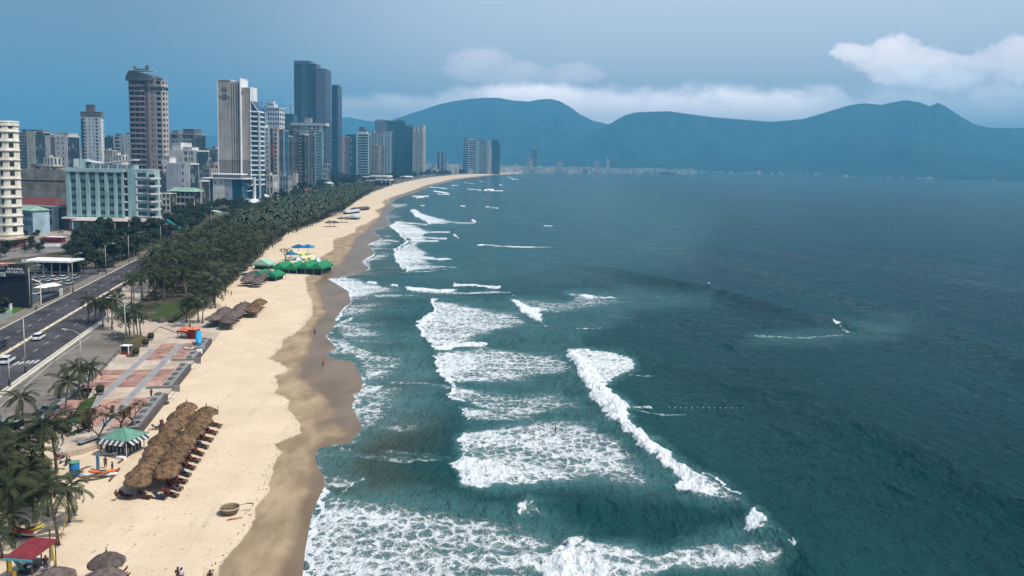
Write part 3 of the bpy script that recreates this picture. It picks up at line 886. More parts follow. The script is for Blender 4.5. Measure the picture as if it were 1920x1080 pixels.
# ================================================================== building kit
class MB:
    "collects boxes, prisms and tubes and builds them as one mesh object"
    def __init__(s):
        s.v, s.f = [], []

    def poly(s, pts, faces):
        k = len(s.v)
        s.v += [tuple(p) for p in pts]
        s.f += [tuple(i + k for i in f) for f in faces]
        return s

    def box(s, x0, x1, y0, y1, z0, z1):
        return s.poly([(x0, y0, z0), (x1, y0, z0), (x1, y1, z0), (x0, y1, z0), (x0, y0, z1), (x1, y0, z1), (x1, y1, z1), (x0, y1, z1)],
                      [(0, 3, 2, 1), (4, 5, 6, 7), (0, 1, 5, 4), (1, 2, 6, 5), (2, 3, 7, 6), (3, 0, 4, 7)])

    def obox(s, c, ex, ey, z0, z1):
        "box on a base centre c with half vectors ex, ey"
        c, ex, ey = Vector(c), Vector(ex), Vector(ey)
        b4 = [c - ex - ey, c + ex - ey, c + ex + ey, c - ex + ey]
        return s.poly([(p.x, p.y, z0) for p in b4] + [(p.x, p.y, z1) for p in b4],
                      [(0, 3, 2, 1), (4, 5, 6, 7), (0, 1, 5, 4), (1, 2, 6, 5), (2, 3, 7, 6), (3, 0, 4, 7)])

    def prism(s, outline, z0, z1, zt=None):
        n = len(outline)
        zt = zt or [z1] * n
        return s.poly([(p[0], p[1], z0) for p in outline] + [(p[0], p[1], zt[i]) for i, p in enumerate(outline)],
                      [tuple(range(n - 1, -1, -1)), tuple(range(n, 2 * n))] + [(i, (i + 1) % n, n + (i + 1) % n, n + i) for i in range(n)])

    def tube(s, pts, rad, n=8, cap=True):
        pts = [Vector(p) for p in pts]
        rad = rad if isinstance(rad, (list, tuple)) else [rad] * len(pts)
        k = len(s.v)
        up = Vector((0.31, 0.17, 0.93))
        for i, p in enumerate(pts):
            d = (pts[min(i + 1, len(pts) - 1)] - pts[max(i - 1, 0)]).normalized()
            a = d.cross(up)
            if a.length < 1e-3: a = d.cross(Vector((1, 0, 0)))
            a.normalize(); c = d.cross(a)
            for j in range(n):
                t = 2 * math.pi * j / n
                s.v.append(tuple(p + (a * math.cos(t) + c * math.sin(t)) * rad[i]))
        for i in range(len(pts) - 1):
            for j in range(n):
                s.f.append((k + i * n + j, k + i * n + (j + 1) % n, k + (i + 1) * n + (j + 1) % n, k + (i + 1) * n + j))
        if cap:
            s.f.append(tuple(k + j for j in range(n - 1, -1, -1)))
            s.f.append(tuple(k + (len(pts) - 1) * n + j for j in range(n)))
        return s

    def lathe(s, prof, n=16, c=(0, 0), jit=0):
        k = len(s.v)
        for (r, z) in prof:
            for j in range(n):
                t = 2 * math.pi * j / n
                q = 1 + (rnd.uniform(-jit, jit) if jit else 0)
                s.v.append((c[0] + r * q * math.cos(t), c[1] + r * q * math.sin(t), z + (rnd.uniform(-jit, jit) if jit else 0)))
        for i in range(len(prof) - 1):
            for j in range(n):
                s.f.append((k + i * n + j, k + i * n + (j + 1) % n, k + (i + 1) * n + (j + 1) % n, k + (i + 1) * n + j))
        s.f.append(tuple(k + j for j in range(n - 1, -1, -1)))
        s.f.append(tuple(k + (len(prof) - 1) * n + j for j in range(n)))
        return s

    def mesh(s, name, m, smooth=False):
        me = bpy.data.meshes.new(name)
        me.from_pydata(s.v, [], s.f)
        if smooth:
            me.polygons.foreach_set('use_smooth', [True] * len(me.polygons))
        if m: me.materials.append(m)
        me.update()
        return me

    def build(s, name, m, parent=None, smooth=False, kind=None):
        if not s.v: return None
        o = bpy.data.objects.new(name, s.mesh(name, m, smooth))
        COL.objects.link(o)
        if parent: o.parent = parent
        if kind: o['kind'] = kind
        return o


def empty(name, loc, rz=0.0, label=None, cat=None, group=None):
    o = bpy.data.objects.new(name, None)
    COL.objects.link(o)
    o.location = loc
    o.rotation_euler = (0, 0, rz)
    o.empty_display_size = 1
    tag(o, label, cat, group)
    return o


def addmesh(name, me, parent=None, loc=None, rot=None, scale=None):
    o = bpy.data.objects.new(name, me)
    COL.objects.link(o)
    if parent: o.parent = parent
    if loc is not None: o.location = loc
    if rot is not None: o.rotation_euler = rot
    if scale is not None: o.scale = scale if not isinstance(scale, (int, float)) else (scale,) * 3
    return o


class Face:
    "vertical face: a runs along it, o is outward"
    def __init__(s, kind, W, L):
        s.k, s.W, s.L = kind, W, L

    def box(s, mb, a0, a1, o0, o1, z0, z1):
        if s.k == 'S': mb.box(-s.W + a0, -s.W + a1, -o1, -o0, z0, z1)
        elif s.k == 'E': mb.box(o0, o1, a0, a1, z0, z1)
        elif s.k == 'N': mb.box(-s.W + a0, -s.W + a1, s.L + o0, s.L + o1, z0, z1)
        elif s.k == 'W': mb.box(-s.W - o1, -s.W - o0, a0, a1, z0, z1)

    @property
    def width(s):
        return s.W if s.k in 'SN' else s.L


def facade(F, B, cols, z0, z1, nfl, wk='wall', dep=0.35):
    "lay piers, spandrels, balconies over the dark glass core; B: dict of MB"
    tot = sum(c[0] for c in cols)
    a = 0.0
    fh = (z1 - z0) / nfl
    for c in cols:
        w = c[0] / tot * F.width
        k = c[1]
        mk = c[2] if len(c) > 2 else wk
        if k == 'w':
            F.box(B[mk], a, a + w, -0.2, dep, z0, z1)
        elif k in ('p', 'q'):
            pw = w * (0.28 if k == 'p' else 0.16)
            F.box(B[mk], a, a + pw, -0.2, dep, z0, z1)
            F.box(B[mk], a + w - pw, a + w, -0.2, dep, z0, z1)
            sh = fh * (0.52 if k == 'p' else 0.40)
            for i in range(nfl):
                F.box(B[mk], a + pw, a + w - pw, -0.2, dep - 0.02, z0 + i * fh, z0 + i * fh + sh)
        elif k == 'r':
            for i in range(nfl):
                F.box(B[mk], a, a + w, -0.2, dep - 0.02, z0 + i * fh, z0 + i * fh + fh * 0.42)
        elif k == 'g':
            F.box(B[mk], a, a + 0.15, -0.2, dep - 0.1, z0, z1)
            for i in range(nfl):
                F.box(B[mk], a, a + w, -0.2, dep - 0.15, z0 + i * fh, z0 + i * fh + fh * 0.10)
        elif k == 'b':
            F.box(B[mk], a, a + 0.35, -0.2, dep, z0, z1)
            F.box(B[mk], a + w - 0.35, a + w, -0.2, dep, z0, z1)
            for i in range(nfl):
                F.box(B[mk], a + 0.1, a + w - 0.1, -0.2, 1.5, z0 + i * fh - 0.12, z0 + i * fh + fh * 0.08)
                F.box(B[mk], a + 0.1, a + w - 0.1, 1.35, 1.55, z0 + i * fh + fh * 0.08, z0 + i * fh + fh * 0.34)
        elif k == 'l':
            F.box(B[mk], a, a + 0.3, -0.2, dep, z0, z1)
            for i in range(nfl):
                F.box(B[mk], a, a + w, -0.2, 0.9, z0 + i * fh, z0 + i * fh + fh * 0.22)
        a += w


def tower(name, label, pl, pc, pr, ytop, D, rot, nfl, cs, ce, mats, z0=0.0, roof=None, L=None, parapet=1.0, cat='building', group=None, ymid=None):
    """one building from its surveyed outline: pl, pc, pr = left edge, near corner, right edge seen from the survey point, D = distance"""
    ymid = ymid or (ytop + 320) / 2
    th = R(rot)
    P = uv_at(pc, ymid, D)
    e = Vector((math.cos(th), math.sin(th))); n = Vector((-math.sin(th), math.cos(th)))
    P2 = Vector((P.x, P.y))

    def solve(px, ax):
        d = wdir(px, ymid); d2 = Vector((d.x, d.y))
        # P2 + w*ax = t*d2
        det = ax.x * (-d2.y) + d2.x * ax.y
        w = (-P2.x * (-d2.y) - d2.x * P2.y) / det
        return w
    W = solve(pl, -e)
    if L is None:
        L = solve(pr, n) if pr is not None else W * 0.6
    W = max(3.0, min(W, 400)); L = max(4.0, min(L, 400))
    H = uv_at(pc, ytop, D).z
    root = empty(name, (P.x, P.y, 0), th, label, cat, group)
    B = {k: MB() for k in mats}
    B['glass'].box(-W + 0.05, -0.05, 0.05, L - 0.05, 0, H - 0.3)
    zb = z0
    if cs: facade(Face('S', W, L), B, cs, zb, H, nfl)
    if ce: facade(Face('E', W, L), B, ce, zb, H, nfl)
    for k in 'NW':
        F = Face(k, W, L)
        F.box(B['wall'], 0.02, F.width - 0.02, -0.2, 0.3, zb, H)
    # roof slab and parapet
    rb = MB()
    rb.box(-W - 0.3, 0.3, -0.3, L + 0.3, H, H + 0.35)
    for (x0, x1, y0, y1) in ((-W - 0.3, 0.3, -0.3, 0.05), (-W - 0.3, 0.3, L - 0.05, L + 0.3), (-W - 0.3, -W + 0.05, 0.05, L - 0.05), (-0.05, 0.3, 0.05, L - 0.05)):
        rb.box(x0, x1, y0, y1, H + 0.35, H + 0.35 + parapet)
    names = {'glass': 'glazing', 'wall': 'wall', 'wall2': 'wall_panel', 'dark': 'dark_panel', 'trim': 'balcony', 'wall3': 'wall_panel'}
    for k, mbx in B.items():
        mbx.build(names.get(k, k), mats[k], root, kind='stuff' if k != 'glass' else None)
    rb.build('roof', mats.get('roofm', mats['wall']), root)
    # rooftop plant rooms: (x fraction from left, width fraction, y0, y1 fractions, height, material key)
    for (fx, fw_, y0, y1, h, mk) in (roof or []):
        mb = MB()
        x0 = -W + fx * W
        mb.box(x0, x0 + fw_ * W, y0 * L, y1 * L, H + 0.3, H + h)
        mb.box(x0 - 0.3, x0 + fw_ * W + 0.3, y0 * L - 0.3, y1 * L + 0.3, H + h, H + h + 0.3)
        mb.build('plant_room', mats[mk], root)
    root['size'] = (W, L, H)
    return root, W, L, H


def aged(m):
    "rain streaks and grime running down the walls"
    bb = NB(m.node_tree); P = m.node_tree.nodes['Principled BSDF']
    src = P.inputs['Base Color'].links
    if not src: return m
    c0 = src[0].from_socket
    tcn = bb.n('ShaderNodeTexCoord').outputs['Object']
    a = bb.noise(bb.map(tcn, scale=(1, 1, .06)), 0.55, 5, 0.65)
    b2 = bb.noise(tcn, 0.07, 4, 0.6)
    k = bb.m('MULTIPLY', bb.ramp(a, 0.3, 0.55, 0.74, 1.0), bb.ramp(b2, 0.3, 0.6, 0.84, 1.0))
    kk = bb.n('ShaderNodeCombineColor', {0: k, 1: k, 2: bb.m('POWER', k, 1.1)}).outputs[0]
    m.node_tree.links.new(bb.mix(1.0, c0, kk, 'MULTIPLY'), P.inputs['Base Color'])
    return m


def pane(name, dark, lite, rough, amt=0.22):
    "glass with pale curtains seen unevenly behind the panes"
    m = bpy.data.materials.new(name); m.use_nodes = True
    bb = NB(m.node_tree); P = m.node_tree.nodes['Principled BSDF']
    tcn = bb.n('ShaderNodeTexCoord').outputs['Object']
    v = bb.n('ShaderNodeTexVoronoi', {'Vector': tcn, 'Scale': 0.27})
    sp = bb.n('ShaderNodeSeparateColor', {0: v.outputs['Color']}).outputs[0]
    c = bb.mix(bb.ramp(sp, 1 - amt * 1.6, 1.0), dark, lite)  # random cells take the pale curtain colour
    c = bb.mix(bb.ramp(bb.noise(tcn, .1, 4, .6), .35, .65, 0, .6), c, tuple(x * 1.9 for x in dark))
    m.node_tree.links.new(c, P.inputs['Base Color'])
    P.inputs['Roughness'].default_value = rough
    MATS[name] = m
    return m


def M(name, col, **k):
    k.setdefault('var', 0.12); k.setdefault('scale', 0.15); k.setdefault('rough', 0.8); k.setdefault('spec', 0.25)
    new = name not in MATS
    m = mat(name, col, **k)
    return aged(m) if new else m


glass_d = pane('dark_window_glass', (0.022, 0.032, 0.042), (0.22, 0.22, 0.20), 0.18)
glass_b = pane('blue_window_glass', (0.018, 0.060, 0.100), (0.12, 0.18, 0.20), 0.14, .15)
glass_t = mat('teal_curtain_glass', (0.035, 0.10, 0.12), 0.15, 0.6, var=0.3, scale=0.1)
black_v = pane('shaded_opening', (0.014, 0.016, 0.020), (0.16, 0.15, 0.13), 0.5, .18)
w_white = M('white_plaster', (0.66, 0.66, 0.64))
w_offw = M('offwhite_plaster', (0.55, 0.55, 0.52))
w_cream = M('cream_plaster', (0.78, 0.74, 0.63))
w_grey = M('grey_render', (0.30, 0.32, 0.33))
w_lgrey = M('light_grey_render', (0.42, 0.44, 0.46))
w_dgrey = M('dark_grey_render', (0.13, 0.14, 0.155))
w_pink = M('pinkish_render', (0.46, 0.36, 0.33))
w_brown = M('brown_render', (0.20, 0.155, 0.14))
w_beige = M('beige_render', (0.47, 0.43, 0.38))
w_mint = M('pale_blue_green_plaster', (0.30, 0.47, 0.475), var=0.08)
w_mintl = M('lighter_blue_green_plaster', (0.38, 0.53, 0.53), var=0.08)
w_conc = M('raw_concrete', (0.27, 0.25, 0.22), var=0.35)
w_teal = M('dark_teal_cladding', (0.03, 0.085, 0.10))
w_red = M('dark_red_tiles', (0.14, 0.035, 0.03), scale=0.8, var=0.3)
w_green = M('pale_green_roofing', (0.22, 0.36, 0.28), var=0.15)
w_brick = M('red_brown_wall', (0.17, 0.065, 0.055))
# ================================================================== buildings
def st(*k): return dict(zip(('wall', 'glass'), k))


def mset(wall, glass=glass_d, wall2=None, trim=None, dark=None, wall3=None):
    d = {'glass': glass, 'wall': wall}
    d['wall2'] = wall2 or wall
    d['trim'] = trim or wall
    d['dark'] = dark or w_dgrey
    d['wall3'] = wall3 or wall
    return d


P_ = [(1, 'p')]
# ---- left background blocks
tower('apartment_block', 'blue grey apartment block second from the left edge, full of small windows', 22, 51, None, 249, 1000, -14, 18, [(1, 'w')] + [(1, 'q')] * 7, None, mset(w_grey, trim=w_grey), L=18, roof=[(.55, .3, .2, .7, 4, 'dark')])
tower('apartment_block', 'yellowish cream block with a column of small dark windows, joined to grey blocks', 51, 66, None, 248, 990, -10, 18, [(2, 'w'), (1, 'p'), (1.6, 'w'), (1, 'p'), (1, 'w')], None, mset(M('yellowish_plaster', (0.48, 0.47, 0.36)), wall2=w_grey), L=26, roof=[(.3, .8, .1, .5, 3, 'dark')])
tower('apartment_block', 'narrow grey block right of the yellowish cream block', 66, 82, None, 252, 1010, -8, 17, [(1, 'w'), (2, 'p'), (1, 'w'), (1, 'q')], None, mset(w_lgrey), L=20, roof=[(.0, .8, .1, .8, 4, 'dark')])
cb, W_, L_, H_ = tower('apartment_block', 'cream white block with a tall arched recess and grey flat roof', 86, 127, None, 257, 900, -9, 11, [(3, 'w'), (2.2, 'w', 'dark'), (1, 'w'), (1.6, 'p'), (1, 'w'), (1.6, 'p'), (1.6, 'w')], None, mset(w_offw, dark=w_brown), L=20, roof=[(.4, .6, .1, .9, 4.5, 'wall')])
tower('apartment_block', 'tall white tower block with dark grey flat roof crown and stacked side balconies', 153, 190, 195, 222, 1150, -9, 19, [(1.6, 'b', 'dark'), (1.0, 'b'), (1, 'w'), (1.3, 'p'), (1, 'w'), (1.3, 'p'), (1.8, 'q'), (1.4, 'w')], [(1, 'w'), (1, 'p')], mset(w_white, dark=w_brown), roof=[(-.02, 1.04, -.02, 1.0, 9, 'dark'), (.25, .42, .2, .8, 19, 'dark')], ymid=260)
tower('apartment_block', 'dark grey slab block between the white tower and the pale grey pair', 195, 213, None, 259, 1300, -8, 14, [(1, 'g')] * 4, None, mset(w_dgrey, black_v), L=18, roof=[(.2, .4, .2, .7, 4, 'wall')])
tower('apartment_block', 'pale grey block with square notches left of the brown tower', 213, 232, None, 257, 1250, -8, 12, [(1, 'w'), (3, 'r'), (1.5, 'w'), (1, 'p')], None, mset(w_lgrey), L=18, roof=[(.1, .4, .2, .7, 5, 'dark')])
tower('apartment_block', 'light grey block with two columns of windows hard against the brown tower', 232, 248, None, 254, 1230, -8, 13, [(1, 'w'), (1, 'p'), (1, 'p'), (1, 'w')], None, mset(w_offw), L=18, roof=[(.2, .6, .2, .7, 4, 'dark')])

# ---- brown tower with dark crown
bt, bW, bL, bH = tower('hotel_tower', 'tall pink brown tower with dark balcony stacks and a dark curved crown', 244, 305, 316, 152, 850, -12, 22,
    [(3.6, 'b', 'wall'), (3.3, 'b', 'wall'), (3.3, 'b', 'wall'), (2.0, 'w', 'wall3'), (1.5, 'w', 'wall'), (1.6, 'p', 'wall'), (1.0, 'p', 'wall'), (0.5, 'w', 'wall2'), (4.2, 'q', 'wall2')], [(1, 'q', 'wall2'), (1, 'p', 'wall2')],
    mset(w_pink, black_v, wall2=M('light_stone', (0.50, 0.44, 0.40)), trim=M('pink_white_balcony', (0.60, 0.52, 0.52)), dark=w_dgrey, wall3=w_brown), ymid=240, parapet=0.4)
cr = MB()
cr.box(-bW - 0.4, 0.4, -0.6, bL + 0.4, bH - 9.5, bH - 6.0)
cr.build('dark_band', glass_d, bt)
cr = MB()
pts = [(-bW - 3.5, -0.5), (-bW + 1, -2.2), (-bW * 0.62, -3.0), (-bW * 0.35, -2.2), (-bW * 0.22, -0.5), (-bW * 0.22, bL * 0.7), (-bW - 0.5, bL * 0.7)]
cr.prism(pts, bH + 0.4, bH + 9.5, [bH + 4.5, bH + 9.8, bH + 9.0, bH + 6.6, bH + 3.5, bH + 6, bH + 9])
cr.build('crown', w_dgrey, bt)
cr = MB()
cr.prism([(p[0] * 1.005, p[1] - 0.4) for p in pts[1:5]] + [(-bW * 0.24, bL * 0.5), (-bW, bL * 0.5)], bH + 10.2, bH + 10.9)
cr.build('crown_rim', w_offw, bt)
cr = MB()
cr.box(-bW * 0.86, -bW * 0.80, 1, 3, bH + 10.9, bH + 15.5); cr.box(-bW * 0.86, -bW * 0.42, 1.2, 4, bH + 10.9, bH + 13); cr.box(-bW * 0.50, -bW * 0.42, 1, 3, bH + 13, bH + 16)
cr.tube([(-bW * 0.46, 2, bH + 16), (-bW * 0.46, 2, bH + 19)], 0.3, 5)
cr.box(-bW * 0.16, -bW * 0.02, 1, 4, bH + 1.2, bH + 3.4)
cr.build('roof_plant', w_dgrey, bt, kind='stuff')

# ---- behind and beside the blue hotel
tower('office_block', 'grey flat topped block with dark roof terrace right of the brown tower', 319, 366, None, 253, 1000, -8, 9, [(3, 'q'), (1, 'w'), (1.3, 'q'), (2, 'r'), (.8, 'w', 'dark')], None, mset(w_grey), L=26, roof=[(.0, .25, .2, .9, 5, 'wall'), (.45, .42, .2, .9, 7, 'dark')])
wb_, W1, L1, H1 = tower('apartment_block', 'stepped white block with blank side walls below the grey office block', 319, 368, None, 284, 800, -9, 8, [(5, 'w'), (1.6, 'q'), (1, 'p'), (1, 'q'), (1, 'w')], None, mset(w_white), L=24, roof=[(.02, .36, .1, .9, 8.5, 'wall'), (.45, .35, .1, .6, 4, 'wall')])
tower('apartment_block', 'low white plastered block with one column of windows in front of the stepped white block', 312, 356, None, 309, 690, -9, 6, [(3.6, 'w', 'wall2'), (1, 'p'), (1.3, 'w')], None, mset(w_white, wall2=M('pale_lilac_plaster', (0.50, 0.49, 0.54))), L=14, roof=[(-.25, .35, .1, .8, 6, 'wall')])
tower('apartment_block', 'narrow pale blue block with stacked balconies beside a grey slab', 369, 384, None, 298, 900, -8, 7, [(1, 'r'), (2, 'b', 'wall')], None, mset(M('pale_blue_plaster', (0.40, 0.50, 0.56))), L=14)
tower('office_block', 'thin dark grey slab left of the great beige tower', 372, 391, None, 281, 960, -8, 10, [(2, 'g'), (1, 'w')], None, mset(w_dgrey), L=18)
tower('apartment_block', 'tan plastered block with patchy walls left of the great beige tower', 391, 409, None, 281, 1050, -8, 9, [(1, 'p'), (1, 'w'), (1, 'p')], None, mset(M('tan_plaster', (0.42, 0.36, 0.31), var=0.3)), L=18, roof=[(.2, .4, .2, .7, 4, 'wall')])

# ---- great beige tower (blank slab with grooves) -------------------------------------
beige = M('beige_stone_panels', (0.43, 0.40, 0.37), scale=0.09, var=0.14, bump=0.15)
beige_d = M('lower_grey_stone', (0.235, 0.215, 0.20), scale=0.09, var=0.1)
white_t = M('white_trim', (0.78, 0.79, 0.80), var=0.03)
D0 = 760.0; th0 = R(-6)
Pc = uv_at(455, 270, D0)
gt = empty('hotel_tower', (Pc.x, Pc.y, 0), th0, 'tall blank beige slab tower with four grooves, dark crest and glass floors on its right', 'building')
def gx(px): return (uv_at(px, 270, D0).x - Pc.x)      # local x of a photo column on the south face
def gz(py, px=430): return uv_at(px, py, D0).z
zb_ = gz(346); zt_ = gz(150); zl_ = gz(300)
mb = MB(); mb.box(gx(408), gx(433), 0, 16, zl_, zt_)
mb.build('wall', beige, gt)
mb = MB(); mb.box(gx(408), gx(433), 0, 16, gz(345), zl_ - 0.003)
mb.build('lower_wall', beige_d, gt)
fin = MB(); finl = MB()
for i in range(4):
    a0 = 433 + i * 4.6
    fin.box(gx(a0) + 0.9, gx(a0 + 4.6), 0.25, 16, zl_, gz(151.5))
    finl.box(gx(a0) + 0.9, gx(a0 + 4.6), 0.25, 16, gz(347 + i), zl_ - 0.003)
    fin.box(gx(a0), gx(a0) + 0.9, 2.6, 15.9, zl_, gz(151.5))
    finl.box(gx(a0), gx(a0) + 0.9, 2.6, 15.9, gz(347 + i), zl_ - 0.003)
fin.build('grooved_wall', beige, gt); finl.build('grooved_lower_wall', beige_d, gt)
mb = MB()
mb.box(gx(406.6), gx(408) - .003, -0.4, 16.4, gz(345), zt_ + 0.4); mb.box(gx(451.4), gx(452.6), -0.8, 16.4, gz(352), gz(146))
mb.box(gx(408), gx(433), -0.3, 16.2, zt_, zt_ + 0.5)
mb.build('edge_trim', white_t, gt)
mb = MB(); mb.box(gx(452.6) + .003, gx(469.2), 1.6, 16, zl_, gz(163)); mb.build('side_wall', M('warm_beige_stone', (0.47, 0.41, 0.37)), gt)
mb = MB(); mb.prism([(gx(452.6) + .003, 1.6), (gx(469.2), 1.6), (gx(469.2), 16), (gx(452.6) + .003, 16)], gz(347), zl_ - 0.003); mb.build('side_lower_wall', beige_d, gt)
mb = MB(); mb.box(gx(469.2) + .003, gx(470.4), 1.2, 16.2, gz(346), gz(162)); mb.build('edge_trim', white_t, gt)
mb = MB(); mb.box(gx(453), gx(455.2), 1.2, 1.597, gz(176), gz(170)); mb.build('vent', black_v, gt)
# crest and lettering stand-in marks, dark on the stone (illegible at this distance)
mb = MB(); z_ = gz(168)
for k in range(9):
    t = k / 9 * 2 * math.pi
    mb.box(gx(420.3) + 2.6 * math.cos(t) - .45, gx(420.3) + 2.6 * math.cos(t) + .45, -0.12, -0.003, z_ + 2.4 * math.sin(t) - .45, z_ + 2.4 * math.sin(t) + .45)
for k in range(5):
    mb.box(gx(420.3) - 1.6 + k * .75, gx(420.3) - 1.2 + k * .75, -0.12, -0.003, z_ - 1.1, z_ + 1.0)
mb.box(gx(420.0), gx(421.0), -.12, -.003, gz(175.5), gz(173))
for k in range(6):
    mb.box(gx(416.3 + k * 1.65), gx(417.4 + k * 1.65), -.12, -.003, gz(179.6), gz(176.6))
for k in range(13):
    mb.box(gx(409.7 + k * 1.7), gx(410.8 + k * 1.7), -.12, -.003, gz(183.6), gz(180.8))
for k in range(5):
    mb.box(gx(416.3 + k * 1.9), gx(417.7 + k * 1.9), -.12, -.003, gz(187.6), gz(185))
mb.build('crest', kind='stuff', parent=gt, m=M('dark_bronze', (0.10, 0.09, 0.085)))
# glass side with projecting white floors
zg = [gz(207), gz(345)]
mb = MB()
mb.prism([(gx(470.4) + .01, 2.2), (gx(482.2), 3.4), (gx(482.2), 17), (gx(470.4) + .01, 17)], gz(385), gz(208), [gz(188), gz(207), gz(207), gz(188)])
mb.build('glazing', glass_b, gt)
nfl = 15
for i in range(nfl + 1):
    z = gz(345) + (gz(208) - gz(345)) * i / nfl
    mb = MB()
    mb.prism([(gx(468.6) if i else gx(470.5), 0.9), (gx(483.2), 2.5), (gx(483.2), 17.3), (gx(470.5), 17.3)], z - 0.7, z + 0.65)
    mb.build('floor_slab', white_t, gt)
mb = MB(); mb.tube([(gx(471), 1.6, gz(187.5)), (gx(483), 3.0, gz(207))], 0.35, 6); mb.build('roof_edge', white_t, gt)
mb = MB(); mb.box(gx(483.2) + .01, gx(485.4), 2.4, 5.0, 0, gz(209)); mb.build('corner_column', w_lgrey, gt)
mb = MB(); mb.prism([(gx(452.7), 1.4), (gx(469), 1.4), (gx(469), 14), (gx(452.7), 14)], gz(356), gz(347) - .004); mb.prism([(gx(457), 1.5), (gx(467), 1.5), (gx(467), 14), (gx(457), 14)], gz(366), gz(356) - .004)
mb.build('tapered_foot', beige_d, gt)
mb = MB()
mb.tube([(gx(453), 0.6, gz(335)), (gx(461), 0.6, gz(346.5)), (gx(463.5), .6, gz(349)), (gx(479), 1.8, gz(345))], 0.5, 6)
mb.tube([(gx(455), -8, gz(361)), (gx(478), -6, gz(355.5))], 0.6, 6)
mb.tube([(gx(462), 0.5, gz(348)), (gx(459), 0.5, gz(338))], 0.45, 6)
mb.build('white_brace', white_t, gt)
mb = MB(); mb.box(gx(453), gx(481), -4, 12, 0, gz(350)); mb.build('entrance_hall', glass_b, gt)
mb = MB(); mb.box(gx(480.5), gx(484), -7, -5, 0, gz(331)); mb.box(gx(466), gx(489), -12, -5.003, gz(372) - .5, gz(372) + .3); mb.build('white_column', white_t, gt)

# podium, a building of its own in front of the tower
Dp = 738.0
Pp = uv_at(455, 350, Dp)
pod = empty('hotel_podium', (Pp.x, Pp.y, 0), R(-3), 'white podium hall with tall blue glass bays at the foot of the beige tower', 'building')
def qx(px): return uv_at(px, 350, Dp).x - Pp.x
def qz(py): return uv_at(430, py, Dp).z
mb = MB(); mb.box(qx(378), qx(453), 0.6, 22, 0, qz(337)); mb.build('hall', glass_b, pod)
mb = MB(); mb.box(qx(378.5), qx(388), -0.4, 21, 0, qz(336)); mb.build('wall', w_white, pod)
mb = MB(); mb.box(qx(398), qx(420), -0.2, 21, 0, qz(336.2)); mb.build('wall', w_white, pod)
mb = MB(); mb.box(qx(420) + .01, qx(434.5), 0.0, 21, 0, qz(336.5)); mb.build('wall', M('lilac_grey_render', (0.40, 0.42, 0.47)), pod)
for px in (403, 414):
    mb = MB(); mb.box(qx(px) - .7, qx(px) + .7, -0.35, -0.203, qz(343) - .7, qz(343) + .7); mb.build('window', black_v, pod)
mb = MB(); mb.box(qx(377), qx(460), -1.4, 22, qz(335.8), qz(334)); mb.build('roof', white_t, pod)
mb = MB(); mb.box(qx(395), qx(448), 4, 20, qz(334) + .01, qz(328)); mb.build('roof_storey', w_dgrey, pod)
mb = MB(); mb.box(qx(392), qx(449), 3, 20.5, qz(328) + .01, qz(325.8)); mb.build('upper_roof', white_t, pod)
mb = MB(); mb.box(qx(437), qx(452), 0.2, .58, qz(380), qz(337)); mb.build('glass_bay', mat('deep_blue_glass', (0.008, 0.07, 0.13), 0.15, 0.6), pod)

tower('function_hall', 'long low white wing with dark strip windows left of the podium', 344, 378, None, 341, 715, -3, 2, [(1.2, 'w'), (5, 'r'), (.6, 'w')], None, mset(w_white, black_v), L=16)
tower('guest_house', 'white guest house wing with pale green roof and open balconies', 320, 364, None, 359, 640, -8, 3, [(1, 'b'), (1, 'b'), (1, 'b'), (1, 'b'), (1, 'b')], None, mset(M('warm_white_plaster', (0.60, 0.57, 0.50)), black_v), L=9, parapet=.2)
tower('guest_house', 'white guest house end block with dark pitched roof behind the water slide', 296, 318, None, 364, 630, -8, 3, [(1, 'q'), (1, 'q'), (1, 'q')], None, mset(M('warm_white_plaster', (0.60, 0.57, 0.50)), black_v), L=9, parapet=.2)
for (a_, b_, yt, D_, lb) in ((316, 368, 357, 640, 'g'), (294, 320, 363, 630, 'd')):
    p = uv_at((a_ + b_) / 2, yt, D_)
gr = MB(); p = uv_at(342, 356, 640)
gr.poly([(-13, -2, 0), (13, -2, 0), (13, 11, 0), (-13, 11, 0), (-9, 4, 3.0), (9, 4, 3.0)], [(0, 1, 5, 4), (1, 2, 5), (2, 3, 4, 5), (3, 0, 4), (0, 3, 2, 1)])
o = gr.build('pitched_roof', w_green); o.location = (p.x, p.y + 1, p.z - 1.2); o.rotation_euler = (0, 0, R(-8)); tag(o, 'pale green hipped roof over the white guest house', 'roof')

# ---- blue-green hotel ------------------------------------------------------------------
D1 = 468.0; th1 = R(1)
Pb = uv_at(297, 372, D1)
bh = empty('beach_hotel', (Pb.x, Pb.y, 0), th1, 'pale blue green hotel of seven floors with vertical piers and white corner balconies', 'building')
def bx(px):                                  # photo column -> local x on the south face
    d = wdir(px, 372); P2 = Vector((Pb.x, Pb.y)); e = Vector((math.cos(th1), math.sin(th1)))
    det = e.x * (-d.y) + d.x * e.y
    return (-P2.x * (-d.y) - d.x * P2.y) / det
def bz(py, px=210):
    e = Vector((math.cos(th1), math.sin(th1))); w = bx(px)
    return uv_at(px, py, Pb.y + w * e.y).z
zt = bz(318); zl = bz(407); fl6 = (zt - zl) / 6.15
x0, x1 = bx(126), bx(243)
core = MB(); core.box(x0 + .1, bx(285), 0.9, 9, 0, zt - .2); core.build('inner_wall', M('window_recess', (0.20, 0.40, 0.41)), bh)
pier_xs = [(126, 133.5), (144.5, 151.5), (163, 169), (180.5, 187), (198, 203.5), (215, 220.5), (229, 233.5)]
for a_, b_ in pier_xs:
    mb = MB(); mb.box(bx(a_), bx(b_), -0.9, 1.0, zl, zt - 1.6); mb.build('pier', w_mint, bh)
wins = [(133.5, 144.5), (151.5, 163), (169, 180.5), (187, 198), (203.5, 215), (220.5, 229)]
